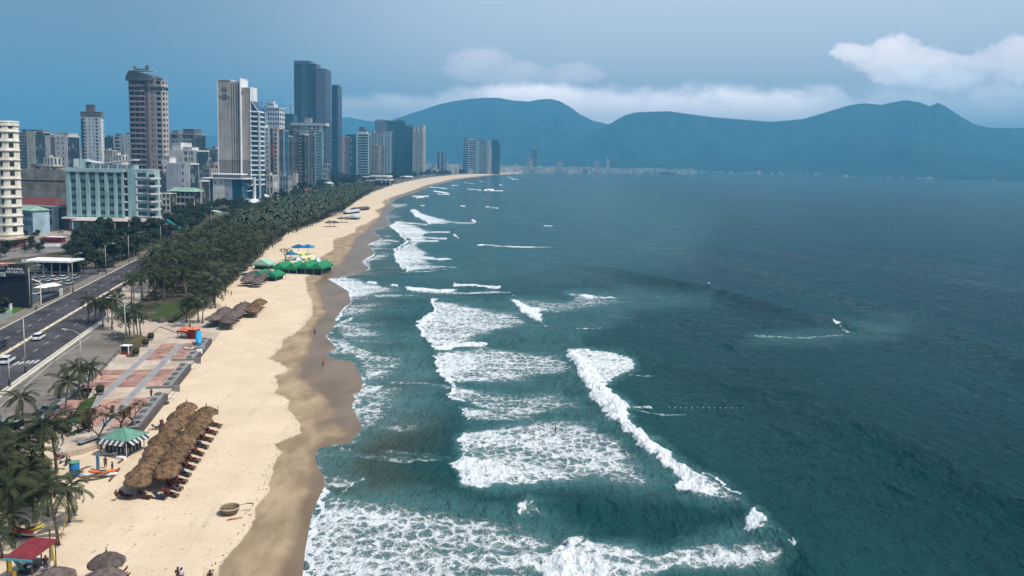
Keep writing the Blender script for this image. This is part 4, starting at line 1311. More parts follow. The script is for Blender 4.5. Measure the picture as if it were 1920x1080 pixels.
mw_f = MB(); mw_f.box(0, 2.9, -.16, 0, 0, 2.2)
wmesh = mw_f.mesh('window', glass_d)
fr = MB()
for xx in (0, 1.4, 2.8): fr.box(xx, xx + .12, -.24, -.163, 0, 2.2)
fr.box(.12, 2.8, -.22, -.165, 1.45, 1.55); fr.box(-.2, 3.1, -.45, -.17, -.2, -.003)
fmesh = fr.mesh('window_frame', w_mintl)
for (a_, b_) in wins:
    for i in range(6):
        z = zl + i * fl6 + fl6 * .34
        w = addmesh('window', wmesh, bh, ((bx(a_) + bx(b_)) / 2 - 1.75, 0.62, z))
        addmesh('window_frame', fmesh, w)
for (a_, b_) in wins:
    sp = MB(); sp.box(bx(a_) + .01, bx(b_) - .01, 0.62, 0.88, zl, zt - 1.6); sp.build('recess_wall', w_mint, bh)
mb = MB(); mb.box(bx(125), bx(234), -1.3, 1.2, zt - 1.6 + .01, zt + .5); mb.build('cornice', w_mintl, bh)
# stair strip with white landings
mb = MB(); mb.box(bx(233.5) + .01, bx(241), 0.3, 1.2, zl, zt - 1.0); mb.build('stair_glazing', black_v, bh)
for i in range(7):
    z = zl + i * fl6
    mb = MB(); mb.box(bx(233.5) + .02, bx(241), -.5, .28, z - .5, z + .45); mb.build('landing', w_white, bh)
# right wing
mb = MB(); mb.box(bx(241) + .01, bx(278), -0.6, 8.6, zl, zt + .2); mb.build('wing_wall', w_mint, bh)
for i in range(6):
    z = zl + i * fl6 + fl6 * .28
    for k in range(4):
        mb = MB(); mb.box(bx(260 + k * 4.1), bx(263.3 + k * 4.1), -0.72, -.603, z, z + 2.4); mb.build('window', glass_d, bh)
    mb = MB(); mb.box(bx(256), bx(277.6), -0.95, -.605, z - .75, z - .1); mb.box(bx(256), bx(259), -.9, -.61, z - .1, z + 2.5); mb.build('window_sill', w_white, bh)
# round corner with white balconies
mb = MB(); mb.box(bx(278) + .01, bx(289), 0.2, 8.6, zl, zt + .4); mb.build('corner_wall', w_mintl, bh)
for i in range(6):
    z = zl + i * fl6
    out = [(bx(277.5), -.6), (bx(281), -2.4), (bx(288), -3.2), (bx(294), -2.0), (bx(296), .5), (bx(296), 5), (bx(285), 5), (bx(277.5), 2)]
    mb = MB(); mb.prism(out, z - .1, z + .25); 
    for (p, q) in zip(out[:6], out[1:6]):
        d = Vector((q[0] - p[0], q[1] - p[1])); nrm = Vector((-d.y, d.x)).normalized() * .08
        c = Vector(((p[0] + q[0]) / 2, (p[1] + q[1]) / 2))
        mb.obox((c.x, c.y, 0), (d.x / 2, d.y / 2, 0), (nrm.x, nrm.y, 0), z + .25, z + 1.15)
    mb.build('balcony', w_white, bh)
    mb = MB(); mb.box(bx(280), bx(291), .04, .197, z + .3, z + 2.9); mb.build('balcony_door', black_v, bh)
mb = MB(); mb.box(x0 - .2, bx(289), 0.9, 9.4, zt + .21, zt + .6); mb.build('roof', w_lgrey, bh)
# roof house with butterfly roof
rh = MB(); rh.box(bx(138), bx(160), 2, 8, zt + .6, bz(299)); rh.build('roof_house', w_mintl, bh)
rh = MB(); rh.box(bx(137.5), bx(146), 1.6, 1.997, zt + 1.2, bz(300)); rh.build('roof_house_front', w_white, bh)
rh = MB(); rh.box(bx(163), bx(250), 3, 8, zt + .6, bz(309)); rh.build('roof_hall', w_mintl, bh)
rf = MB(); za, zb2, zc = bz(304), bz(307.5), bz(300)
rf.poly([(bx(161), 1, za), (bx(188), 1, zb2), (bx(251), 1, zc), (bx(251), 9, zc), (bx(188), 9, zb2), (bx(161), 9, za),
         (bx(161), 1, za + .6), (bx(188), 1, zb2 + .6), (bx(251), 1, zc + .6), (bx(251), 9, zc + .6), (bx(188), 9, zb2 + .6), (bx(161), 9, za + .6)],
        [(0, 5, 4, 1), (1, 4, 3, 2), (6, 7, 10, 11), (7, 8, 9, 10), (0, 1, 7, 6), (1, 2, 8, 7), (2, 3, 9, 8), (3, 4, 10, 9), (4, 5, 11, 10), (5, 0, 6, 11)])
rf.build('butterfly_roof', w_white, bh)
for px in (175, 188, 203, 220, 237):
    rh = MB(); rh.tube([(bx(px), 1.4, zt + .6), (bx(px), 1.4, bz(306))], .22, 6); rh.build('roof_post', w_white, bh)
# ground floor
gf = MB(); gf.box(bx(122), bx(280), -1.0, 8.5, 0, zl - 1.3); gf.build('ground_floor', w_brick, bh)
gf = MB(); gf.box(bx(120), bx(292), -3.6, 9, zl - 1.3 + .01, zl - .35); gf.build('canopy', w_white, bh)
gf = MB(); gf.box(bx(147), bx(279), -9, -3.61, bz(413), bz(411.2)); gf.build('terrace_roof', M('pinkish_white_fascia', (0.66, 0.55, 0.50)), bh)
for px in (149, 175, 201, 227, 253, 277):
    gf = MB(); gf.tube([(bx(px), -8.6, 0), (bx(px), -8.6, bz(413))], .22, 6); gf.build('terrace_post', w_white, bh)
for k in range(6):
    gf = MB(); gf.box(bx(130 + k * 3.6), bx(133 + k * 3.6), -1.2, -1.003, .5, zl - 3); gf.build('shop_window', mat('pale_teal_glass', (0.20, 0.42, 0.42), .2, .5), bh)

# ---- cream building on the left edge with a rounded corner --------------------------------
D2 = 372.0
Pq = uv_at(9, 340, D2)
crm = empty('apartment_tower', (Pq.x, Pq.y, 0), R(-10), 'cream rounded tower with ledges at each floor, cut by the left edge', 'building')
Hc = uv_at(10, 228, D2).z
fl = (Hc - uv_at(10, 440, D2).z) / 12.0
zc0 = uv_at(10, 440, D2).z
def crm_out(r):
    pts = [(-30, -r), (-8, -r)]
    cx, cy, rr = -3.0 + 0.6, 5.0, 5.0 + r
    for k in range(11):
        t = -math.pi / 2 + k / 10 * math.pi / 2
        pts.append((cx + rr * math.cos(t) * .95, cy + rr * math.sin(t)))
    pts += [(cx + rr * .95, 7), (-30, 7)]
    return pts
mb = MB(); mb.prism(crm_out(0), 0, Hc); mb.build('wall', w_cream, crm)
for i in range(13):
    z = zc0 + i * fl
    mb = MB(); mb.prism(crm_out(.55), z - .25, z + .18); mb.prism(crm_out(.3), z - .6, z - .25 - .002); mb.build('ledge', w_cream, crm)
mb = MB(); mb.prism(crm_out(.4), Hc - fl * .4, Hc + .5); mb.build('cornice', w_cream, crm)
for i in range(12):
    z = zc0 + i * fl + fl * .33
    for (t, w) in ((-32, .55), (-23, .55), (-78, .5), (-112, .45)):
        tt = R(t)
        cx, cy = -2.4 + 5.1 * .95 * math.cos(tt), 5 + 5.1 * math.sin(tt)
        if t < -90: cx, cy = -9.5, -.05; tt = R(-90)
        wn = MB(); wn.obox((0, 0, 0), (.09, 0, 0), (0, w, 0), 0, 2.1)
        o = wn.build('window', black_v, crm); o.location = (cx, cy, z); o.rotation_euler = (0, 0, tt)
mb = MB(); mb.box(-34, 4.5, -6, 8, zc0 - 2.2, zc0 - 1.4); mb.build('base_roof', M('base_roof_plaster', (0.50, 0.42, 0.33)), crm)
mb = MB(); mb.box(-34, 3.2, -4.6, 7.5, 0, zc0 - 2.2 - .01); mb.build('base_wall', w_brick, crm)
for k in range(5):
    mb = MB(); mb.box(-12 + k * 3.2, -11.6 + k * 3.2, -6, -5.6, 0, zc0 - 2.21); mb.build('base_column', w_pink, crm)

# ---- low blocks filling the streets between the towers
rb_ = random.Random(31)
for i, (pl_, pr_, yt, D_, n_, wm, ad) in enumerate(((83, 100, 297, 820, 3, w_offw, 'off white low block with flat roof below the arched cream block'), (128, 142, 288, 1300, 4, w_lgrey, 'pale grey block in the gap left of the white tower'), (141, 154, 279, 1500, 5, w_offw, 'far off white block just left of the white tower'), (196, 211, 283, 1000, 4, w_beige, 'beige block right of the foot of the white tower'),
                                               (212, 228, 292, 900, 4, w_white, 'small white block above the butterfly roof'), (297, 315, 332, 720, 3, w_dgrey, 'dark low block at the foot of the brown tower'), (364, 380, 326, 780, 4, w_lgrey, 'light grey block left of the function hall'), (378, 396, 318, 880, 5, w_beige, 'beige block with square windows near the great beige tower'),
                                               (395, 409, 310, 900, 5, w_pink, 'pinkish block tucked against the great beige tower'), (486, 500, 322, 900, 4, w_brown, 'brown low block under the white front row hotel'), (499, 512, 330, 860, 2, w_offw, 'off white low house under the cream front row hotel'), (524, 540, 331, 1000, 2, w_grey, 'grey low block under the balcony hotel'))):
    tower('low_block', ad, pl_, pr_, None, yt, D_, -8, n_, [(1, 'p')] * max(2, int((pr_ - pl_) / 5)), [(1, 'p')] * 2, mset(wm, black_v), L=12, parapet=.7, roof=[(.1, .3, .2, .7, 3, 'wall')])

# ---- big unfinished concrete hall behind, red roof, blue house with green roof ---------------
tower('market_hall', 'wide bare concrete hall with streaked walls left of the blue green hotel', 31, 129, None, 322, 560, -6, 3, [(1, 'w')], None, mset(w_conc, trim=w_dgrey), L=30, parapet=.8, roof=[(.3, .1, .1, .4, 3.2, 'dark'), (.5, .08, .1, .4, 3, 'wall'), (.62, .1, .1, .4, 3, 'wall'), (.1, .12, .3, .6, 4.5, 'wall')])
p = uv_at(80, 341, 556)
mb = MB(); mb.box(-17, 16, -.6, -.003, 0, 1.2); o = mb.build('dark_ledge', black_v); o.location = (p.x, p.y + 1.2, p.z); o.rotation_euler = (0, 0, R(-6)); tag(o, 'dark ledge line across the bare concrete hall', 'ledge')
p = uv_at(66, 384, 500)
rr = empty('temple_hall', (p.x, p.y, 0), R(-8), 'low hall with a dark red tiled roof left of the blue green hotel', 'building')
mb = MB(); mb.box(-15, 13, 0, 12, 0, p.z - .1); mb.build('wall', M('grey_blue_wall', (0.22, 0.28, 0.30)), rr)
mb = MB(); zz = p.z
mb.poly([(-17, -1.6, zz), (13.5, -1.6, zz), (13.5, 14, zz), (-17, 14, zz), (-16, 6, zz + 4.6), (9.5, 6, zz + 4.6)], [(0, 1, 5, 4), (1, 2, 5), (2, 3, 4, 5), (3, 0, 4), (0, 3, 2, 1)])
mb.build('roof', w_red, rr)
mb = MB(); mb.box(-17.3, 14, -2.0, -1.6, zz - .5, zz - .003); mb.build('fascia', w_white, rr)
for k in range(4):
    mb = MB(); mb.box(-12 + k * 6, -9.5 + k * 6, -.15, -.003, zz - 4, zz - 1.2); mb.build('window', black_v, rr)
p = uv_at(48, 394, 432)
hs = empty('villa', (p.x, p.y, 0), R(-30), 'pale blue villa with a green sheet roof and arched windows beside the cream tower', 'building')
mb = MB(); mb.box(-12, 6.5, 0, 9, 0, p.z); mb.build('wall', M('pale_sky_plaster', (0.33, 0.46, 0.52)), hs)
mb = MB(); zz = p.z
mb.poly([(-12.8, -.8, zz), (7.2, -.8, zz), (7.2, 10, zz), (-12.8, 10, zz), (-10, 5, zz + 2.2), (2, 5, zz + 2.2)], [(0, 1, 5, 4), (1, 2, 5), (2, 3, 4, 5), (3, 0, 4), (0, 3, 2, 1)])
mb.build('roof', w_green, hs)
for r_ in range(2):
    for k in range(6):
        mb = MB(); mb.box(-8 + k * 2.3, -6.9 + k * 2.3, -.12, -.003, zz - 3.6 - r_ * 4.6, zz - 1.2 - r_ * 4.6); mb.build('window', black_v, hs)
tower('shop_house', 'grey shop house with blue openings between the villa and the hotel', 76, 108, None, 390, 470, -9, 2, [(1, 'q'), (1, 'q'), (1, 'w')], None, mset(M('grey_blue_wall', (0.22, 0.28, 0.30)), black_v), L=10, parapet=.4)

# ---- cluster right of the beige tower ------------------------------------------------------
tower('tower_block', 'dark blue glass tower block just right of the beige tower top', 480, 499, None, 209, 1500, -5, 20, [(1, 'g')] * 3, None, mset(w_teal, glass_b), L=24, roof=[(.3, .3, .2, .6, 5, 'wall')])
tb, W3, L3, H3 = tower('apartment_tower', 'white gridded apartment tower with a stepped crown behind the front row', 497, 524, 534, 203, 1400, -6, 16, [(1, 'w')] + [(1, 'q')] * 5, [(1, 'q')] * 3, mset(M('cool_white_plaster', (0.58, 0.62, 0.66))), roof=[(.1, .5, .1, .8, 8, 'wall'), (.3, .22, .2, .6, 13, 'wall')], ymid=240)
tower('tower_block', 'dark green glass block behind the white gridded tower', 534, 550, None, 215, 1600, -5, 18, [(1, 'g')] * 3, None, mset(w_teal, glass_t), L=24)
tower('hotel_block', 'white front row hotel with two columns of small square windows', 484, 512, None, 241, 1050, -8, 14, [(.7, 'w', 'wall2'), (1, 'p'), (.4, 'w'), (1, 'p'), (.5, 'w'), (.8, 'g', 'dark')], None, mset(w_white, glass_d, wall2=w_beige), L=14, roof=[(.05, .4, .1, .8, 4, 'wall')])
tower('hotel_block', 'cream front row hotel with a red upright sign and a stack of balconies', 512, 523, None, 242, 1020, -8, 15, [(1.2, 'p'), (1.4, 'b', 'wall'), (1.3, 'w', 'wall2')], None, mset(M('peach_plaster', (0.58, 0.50, 0.42)), black_v, wall2=w_white), L=14, roof=[(.0, .9, .1, .8, 3, 'wall')])
p = uv_at(511.5, 296, 1017)
mb = MB(); mb.box(-.9, .9, -2.6, -2.2, 0, 17); o = mb.build('shop_sign', M('red_sign', (0.42, 0.05, 0.05))); o.location = p; tag(o, 'upright red sign fixed to the cream front row hotel', 'sign')
tower('hotel_block', 'slate blue glass hotel with a stair side, front row', 523, 533, None, 246, 1080, -8, 14, [(1, 'g'), (1, 'g'), (.6, 'w', 'wall2')], None, mset(w_grey, glass_b, wall2=w_lgrey), L=14)
tower('hotel_block', 'grey hotel with a bulging stack of pale balconies, front row', 531, 541, None, 256, 1100, -8, 14, [(1, 'w'), (2.4, 'b', 'wall')], None, mset(w_lgrey, black_v), L=14)
tower('hotel_block', 'brown grey slab hotel with thin floor lines, front row', 539, 553, None, 246, 1160, -8, 22, [(5, 'r', 'wall'), (1.3, 'l', 'wall2')], None, mset(w_brown, black_v, wall2=w_lgrey), L=16, roof=[(.1, .7, .1, .8, 4, 'dark')])
tower('hotel_block', 'black and white striped hotel with a white vertical fin and white balconies', 552, 571, None, 253, 1180, -8, 16, [(.6, 'w', 'dark'), (.9, 'w', 'wall'), (.7, 'w', 'dark'), (1.1, 'l', 'wall'), (1.4, 'g', 'dark')], None, mset(w_white, black_v), L=16)
tower('hotel_block', 'charcoal hotel with grey windows right of the striped hotel', 570, 583, None, 254, 1230, -8, 16, [(1, 'g'), (1, 'g'), (1, 'w')], None, mset(w_dgrey, black_v), L=16)
tower('hotel_block', 'silvery grey hotel with curved pale balconies, front row', 582, 597, None, 246, 1280, -8, 18, [(1.6, 'l', 'wall2'), (1, 'w', 'wall'), (1, 'r', 'wall')], None, mset(w_lgrey, glass_t, wall2=w_offw), L=16)
tower('hotel_block', 'tall grey block under a flat white roof frame behind the front row', 540, 606, None, 236, 1420, -6, 18, [(3, 'w', 'dark'), (2, 'w'), (1.3, 'q', 'wall2'), (1, 'q', 'wall2'), (1, 'q', 'wall2'), (.8, 'w', 'wall2')], None, mset(w_grey, glass_d, wall2=w_offw), L=18, roof=[(.1, .98, -.1, 1, 5, 'wall2'), (.45, .18, .2, .7, 14, 'wall')])
tower('hotel_block', 'low pale block with scaffold lines in front of the dark towers', 594, 614, None, 309, 1350, -6, 4, [(1, 'q')] * 5, None, mset(w_lgrey, glass_d), L=14)

dk = M('slate_blue_frame', (0.115, 0.145, 0.20), var=0.1)
dk2 = M('slate_violet_frame', (0.20, 0.20, 0.27), var=0.1)
dg = mat('dark_blue_glazing', (0.020, 0.045, 0.085), 0.25, 0.4, var=0.4, scale=0.1)
tower('skyscraper', 'tallest dark blue skyscraper with a gridded face and stepped right shoulder', 552, 593, None, 120, 1900, -4, 46, [(1, 'g')] * 4 + [(1, 'q')] * 3 + [(1, 'g')] * 5, None, {'glass': dg, 'wall': dk, 'wall2': dk2, 'dark': dk}, L=34, roof=[(.0, .7, 0.02, .9, 7, 'wall')], parapet=.5, ymid=220)
tower('skyscraper', 'right shoulder of the dark blue pair, lower and paler gridded', 593, 611, 621, 131, 1895, -4, 44, [(1, 'q')] * 5, [(1, 'l')] * 3, {'glass': dg, 'wall': dk2, 'wall2': dk2, 'dark': dk}, roof=[(.0, .9, .1, .9, 3, 'wall')], parapet=.5, ymid=220)
tower('skyscraper', 'slim second dark blue skyscraper with projecting floor edges on its right side', 622, 634, 641, 162, 2000, -4, 40, [(1, 'g')] * 4 + [(1, 'q')], [(1, 'l', 'wall2')] * 2, {'glass': dg, 'wall': dk, 'wall2': dk2, 'dark': dk}, roof=[(.0, .9, .1, .9, 4, 'wall')], parapet=.5, ymid=240)
# ---- second group
tower('hotel_block', 'mauve grey slab hotel beside the slim skyscraper', 641, 652, None, 257, 1850, -4, 20, [(1, 'w'), (1, 'r')], None, mset(w_pink, black_v), L=18)
tk, W4, L4, H4 = tower('hotel_block', 'dark teal hotel with a column of round white framed windows', 648, 667, None, 253, 1900, -4, 6, [(1, 'w')], None, mset(w_teal, glass_t, wall2=w_lgrey), L=20, parapet=.6)
for i in range(5):
    mb = MB(); mb.box(-W4 * .62, -W4 * .36, -.7, -.4, H4 * (.30 + .135 * i), H4 * (.30 + .135 * i) + 6); mb.build('window_frame', w_lgrey, tk)
    mb = MB(); mb.box(-W4 * .57, -W4 * .41, -.9, -.703, H4 * (.30 + .135 * i) + 1.2, H4 * (.30 + .135 * i) + 4.8); mb.build('window', w_teal, tk)
tower('hotel_block', 'bright white hotel with horizontal floor bands and a rounded top', 669, 692, None, 252, 1800, -4, 17, [(.5, 'w'), (5, 'l'), (.5, 'w')], None, mset(M('cool_white_plaster', (0.58, 0.62, 0.66)), glass_t), L=18, roof=[(.0, .8, .1, .8, 6, 'wall'), (.15, .4, .2, .6, 16, 'dark'), (.4, .35, .2, .6, 10, 'dark')])
tower('hotel_block', 'grey patchwork hotel with a square frame, behind the pinkish block', 693, 722, None, 250, 2050, -4, 20, [(.5, 'w'), (1, 'q'), (1, 'q'), (1, 'q'), (1, 'q'), (.6, 'w')], None, mset(w_lgrey, glass_t), L=20, roof=[(-.02, .3, .1, .8, 4, 'wall')])
tower('hotel_block', 'pinkish grey hotel with a dark upright slot, front of the second group', 696, 718, None, 273, 1850, -4, 16, [(1, 'r'), (1, 'q'), (.25, 'w', 'dark'), (1, 'w'), (.6, 'r')], None, mset(w_pink, glass_d), L=16, roof=[(.0, .4, .1, .8, 3, 'wall')])
tower('skyscraper', 'grid faced grey tower with a pinkish flat top in the second group', 703, 726, None, 228, 2500, -3, 22, [(1, 'q')] * 6, None, mset(w_grey, dg), L=24, roof=[(-.02, 1.1, 0, 1, 5, 'wall')])
tower('skyscraper', 'pale framed lower tower in front of the grid faced grey tower', 716, 734, None, 247, 2350, -3, 20, [(1, 'q')] * 3 + [(.5, 'w')], None, mset(w_lgrey, dg), L=24)
tower('skyscraper', 'broad dark green glass tower in the second group', 726, 758, None, 228, 2450, -3, 30, [(1, 'g')] * 7, None, mset(M('green_grey_mullions', (0.10, 0.16, 0.17)), glass_t), L=30, roof=[(.5, .4, .1, .8, 5, 'wall')])
tower('skyscraper', 'dark glass tower with ragged top right of the broad green one', 756, 774, None, 238, 2400, -3, 28, [(1, 'g')] * 5, None, mset(w_dgrey, glass_t), L=30, roof=[(.1, .3, .1, .8, 5, 'wall'), (.6, .2, .1, .8, 7, 'wall')])
tower('skyscraper', 'beige ribbed tower with arched penthouse closing the second group', 774, 793, 798, 248, 2350, -3, 26, [(.5, 'w')] + [(1, 'q')] * 5, [(1, 'q')] * 2, mset(w_beige, glass_d), roof=[(.0, .25, .1, .8, 14, 'wall'), (.35, .3, .1, .8, 17, 'wall'), (.75, .25, .1, .8, 21, 'wall')], ymid=285)
# ---- third group
tower('hotel_block', 'lone short grey tower between the second and third groups', 820, 835, None, 288, 2900, -3, 12, [(1, 'g'), (1, 'w'), (1, 'g'), (1, 'w')], None, mset(w_grey, dg), L=24, roof=[(.0, .3, .1, .8, 5, 'dark'), (.4, .5, .1, .8, 4, 'dark')])
tower('hotel_tower', 'white banded twin hotel tower, leftmost of the far third group', 868, 878, 891, 262, 2900, -3, 15, [(1, 'l')] * 2, [(1, 'l')] * 2, mset(M('cool_white_plaster', (0.58, 0.62, 0.66)), glass_t), roof=[(.2, .5, .1, .8, 8, 'dark')], L=26)
tower('hotel_tower', 'white banded second half of the twin tower in the far third group', 879, 891, None, 263, 2860, -3, 15, [(1, 'l')] * 3, None, mset(M('cool_white_plaster', (0.58, 0.62, 0.66)), glass_d), roof=[(.1, .4, .1, .8, 6, 'wall')], L=24)
tower('hotel_tower', 'grey blue tower with a pale glass stripe in the far third group', 892, 915, None, 265, 2950, -3, 18, [(.3, 'w'), (1, 'w', 'wall2'), (1, 'r'), (1.6, 'r'), (.4, 'w')], None, mset(w_lgrey, glass_t, wall2=M('pale_aqua_glass', (0.25, 0.42, 0.46))), L=26, roof=[(.0, .5, .1, .8, 5, 'dark')])
tower('hotel_tower', 'thin white slab tower in the far third group', 912, 918, None, 265, 3000, -3, 18, [(1, 'w')], None, mset(w_white, glass_d), L=20)
tower('hotel_tower', 'pale twin slab left of the dark teal tower in the far third group', 918, 924, None, 276, 2950, -3, 14, [(1, 'w'), (.6, 'r')], None, mset(w_offw, glass_d), L=20)
tower('hotel_tower', 'dark teal glass tower, rightmost of the far third group', 922, 937, None, 269, 2900, -3, 20, [(1, 'g')] * 3, None, mset(w_teal, glass_b), L=26, roof=[(.0, .7, .1, .8, 12, 'wall')])
# ---- lone far towers
tower('hotel_tower', 'small white tower standing just in front of the slim grey one far along the beach', 988, 999, None, 298, 3600, -2, 10, [(1, 'r')] * 2, None, mset(w_white, glass_d), L=26)
tower('hotel_tower', 'slim grey tower farthest along the beach, tallest of the distant town', 996, 1006, None, 279, 3900, -2, 14, [(1, 'g')] * 2, None, mset(w_lgrey, glass_t), L=26, roof=[(.1, .5, .1, .8, 10, 'wall')])
tower('hotel_tower', 'far white tower with a dark cap in the distant town', 1045, 1055, None, 302, 4200, -2, 8, [(1, 'r')] * 2, None, mset(w_white, glass_d), L=26, roof=[(.1, .8, .1, .8, 7, 'dark')])
tower('hotel_tower', 'far pale tower alone right of the dark capped one', 1114, 1124, None, 302, 4500, -2, 8, [(1, 'r')] * 2, None, mset(w_white, glass_d), L=26)
tower('hotel_tower', 'faint needle shaped far tower near the end of the distant town', 1137, 1142, None, 300, 5000, -2, 8, [(1, 'w')], None, mset(w_lgrey, glass_d), L=20, roof=[(.2, .4, .2, .6, 18, 'wall')])
tower('hotel_tower', 'faint grey far tower right of the needle shaped one', 1146, 1155, None, 304, 5000, -2, 8, [(1, 'g')] * 2, None, mset(w_grey, glass_d), L=20)

# tower cranes
def crane(px, ybase, ytop, D, jib, label, lean=0.35):
    p = uv_at(px, ytop, D); q = uv_at(px, ybase, D)
    c = empty('tower_crane', (q.x, q.y, q.z), 0, label, 'crane')
    H = p.z - q.z
    mb = MB(); mb.tube([(0, 0, 0), (0, 0, H)], 0.9, 4); mb.build('mast', M('crane_grey', (0.22, 0.24, 0.27)), c)
    mb = MB(); mb.tube([(-jib * .3, 0, H - jib * .1), (jib, 0, H + jib * lean)], 0.6, 4); mb.build('jib', M('crane_grey', (0.22, 0.24, 0.27)), c)
    mb = MB(); mb.box(-jib * .3 - 2, -jib * .3 + 1, -1, 1, H - jib * .1 - 2, H - jib * .1 + .5); mb.build('counterweight', w_dgrey, c)
crane(498, 205, 198, 1400, -34, 'luffing crane beside the white gridded tower crown', .55)
crane(490, 210, 190, 1500, 22, 'crane with a stubby grey jib just right of the beige tower', -.12)
crane(870, 262, 254, 2850, -16, 'thin crane jib leaning left over the far twin towers', 1.1)
crane(545, 214, 199, 1600, -26, 'level crane jib over the dark green glass block', .02)

# ---- small town houses along the far shore -----------------------------------------------------
hm = []
for k, mt in enumerate((w_offw, w_lgrey, M('far_cream', (0.45, 0.42, 0.35)), w_grey, M('far_pale_blue', (0.34, 0.38, 0.42)))):
    mb = MB(); mb.box(-.5, .5, -.5, .5, 0, 1); mb.box(-.3, .2, -.3, .2, 1.001, 1.18)
    hm.append(mb.mesh('town_house', mt))
    wn = MB()
rr_ = random.Random(11)
houses = []
for i in range(150):
    if i < 75:
        px = rr_.uniform(797, 985) if i < 50 else rr_.uniform(985, 1110); D = rr_.uniform(2700, 3900) + max(0, px - 850) * 3
    else:
        px = rr_.uniform(1000, 1560); D = 4300 + (px - 1000) * 2.1 + rr_.uniform(0, 300)
    yb = rr_.uniform(-4, 3)
    g0 = uv_at(px, 320, D)
    h = rr_.uniform(8, 24) * (1.5 if px < 970 else 1.0) * (1 if px < 1250 else .8)
    w = rr_.uniform(12, 34); 
    houses.append((g0, w, rr_.uniform(10, 22), h))
for i, (g0, w, l, h) in enumerate(houses):
    o = addmesh('town_house', hm[rr_.randrange(5)], None, (g0.x, g0.y, 0), (0, 0, rr_.uniform(-.3, .3)), (w, l, h))
    tag(o, 'small pale house in the crowded distant town along the bay', 'house', 'houses of the distant town')
# town behind: what cannot be told apart
mb = MB(); mc = MB()
for i in range(900):
    px = rr_.uniform(640, 1300); D = rr_.uniform(3300, 5200) + max(0, px - 1000) * 3
    if px < 800: D = rr_.uniform(3500, 5500)
    g0 = uv_at(px, 320, D); w, l, h = rr_.uniform(8, 26), rr_.uniform(8, 16), rr_.uniform(6, 26)
    (mb if i % 2 else mc).box(g0.x - w / 2, g0.x + w / 2, g0.y - l / 2, g0.y + l / 2, 0, h)
o = mb.build('far_town', w_offw, kind='stuff'); o = mc.build('far_town', w_lgrey, kind='stuff')
# low city behind the left blocks
mb = MB(); mc = MB()
for i in range(500):
    px = rr_.uniform(-60, 560); D = rr_.uniform(1100, 3200)
    g0 = uv_at(px, 320, D); w, l, h = rr_.uniform(8, 22), rr_.uniform(8, 16), rr_.uniform(8, 26)
    (mb if i % 2 else mc).box(g0.x - w / 2, g0.x + w / 2, g0.y - l / 2, g0.y + l / 2, 0, h)
mb.build('far_town', M('far_cream', (0.62, 0.58, 0.46)), kind='stuff'); mc.build('far_town', w_grey, kind='stuff')
# houses beyond the bay on the right
for i, px in enumerate((1585, 1600, 1665, 1690, 1722, 1738, 1742, 1862)):
    D = 4700 - (px - 1560) * 2.2
    g0 = uv_at(px, 335, D)
    o = addmesh('town_house', hm[i % 5], None, (g0.x, g0.y, 0), (0, 0, 0), (rr_.uniform(14, 40), 14, rr_.uniform(6, 12)))
    tag(o, 'tiny white house at the foot of the right hand mountain', 'house', 'houses at the foot of the mountain')
# ================================================================== road, pavements, plaza
def sheet(name, pts, z, m, label=None, thick=None, kind='structure', parent=None):
    "flat surface from surveyed outline points; thick gives it a solid edge down to z - thick"
    w = [at(p[0], p[1], z) for p in pts]
    bm = bmesh.new()
    vs = [bm.verts.new(p) for p in w]
    f = bm.faces.new(vs)
    if f.normal.z < 0: f.normal_flip()
    f.normal_update()
    if thick:
        r = bmesh.ops.extrude_face_region(bm, geom=[f])
        for v_ in r['geom']:
            if isinstance(v_, bmesh.types.BMVert): v_.co.z -= thick
        bmesh.ops.recalc_face_normals(bm, faces=bm.faces)
    bmesh.ops.triangulate(bm, faces=[f for f in bm.faces if len(f.verts) > 4])
    me = bpy.data.meshes.new(name); bm.to_mesh(me); bm.free(); me.materials.append(m)
    o = bpy.data.objects.new(name, me); COL.objects.link(o)
    if parent: o.parent = parent
    elif kind: o['kind'] = kind
    if label: o['label'] = label
    return o


asphalt = mat('asphalt', (0.046, 0.043, 0.046), 0.85, 0.3, var=0.5, scale=0.12, fine=0.25, bump=0.2, bscale=8)
paving = mat('concrete_paving', (0.155, 0.135, 0.110), 0.85, 0.25, var=0.25, scale=0.10, fine=0.12)
sandpave = mat('sandy_paving', (0.40, 0.33, 0.26), 0.9, 0.2, var=0.18, scale=0.2, fine=0.12)
paintw = mat('road_paint', (0.40, 0.39, 0.37), 0.7, 0.3, var=0.25, scale=1.5)
painty = mat('cream_road_paint', (0.60, 0.48, 0.32), 0.7, 0.3, var=0.25, scale=1.5)
kerbm = mat('kerb_stone', (0.52, 0.48, 0.40), 0.8, 0.25, var=0.2, scale=1.0)
lawn = mat('lawn_grass', (0.040, 0.060, 0.018), 0.95, 0.1, var=0.35, scale=0.6, fine=0.3)

RC = [Vector((-84.0, 52.0)), Vector((-113.7, 177.6)), Vector((-126.6, 235.0)), Vector((-141, 300)), Vector((-163, 400)), Vector((-200, 600)), Vector((-228, 900)), Vector((-236, 1500)), Vector((-236, 2600))]


def resample(pts, step=14.0):
    out = []
    for a, b2 in zip(pts[:-1], pts[1:]):
        n = max(1, int((b2 - a).length / step))
        for i in range(n): out.append(a.lerp(b2, i / n))
    out.append(pts[-1])
    # smooth
    for _ in range(6):
        out = [out[0]] + [(out[i - 1] + out[i] * 2 + out[i + 1]) / 4 for i in range(1, len(out) - 1)] + [out[-1]]
    return out


RCS = resample(RC)


def offset(pts, d):
    "offset to the right (sea side) by d"
    out = []
    for i, p in enumerate(pts):
        t = (pts[min(i + 1, len(pts) - 1)] - pts[max(i - 1, 0)]).normalized()
        out.append(p + Vector((t.y, -t.x)) * d)
    return out


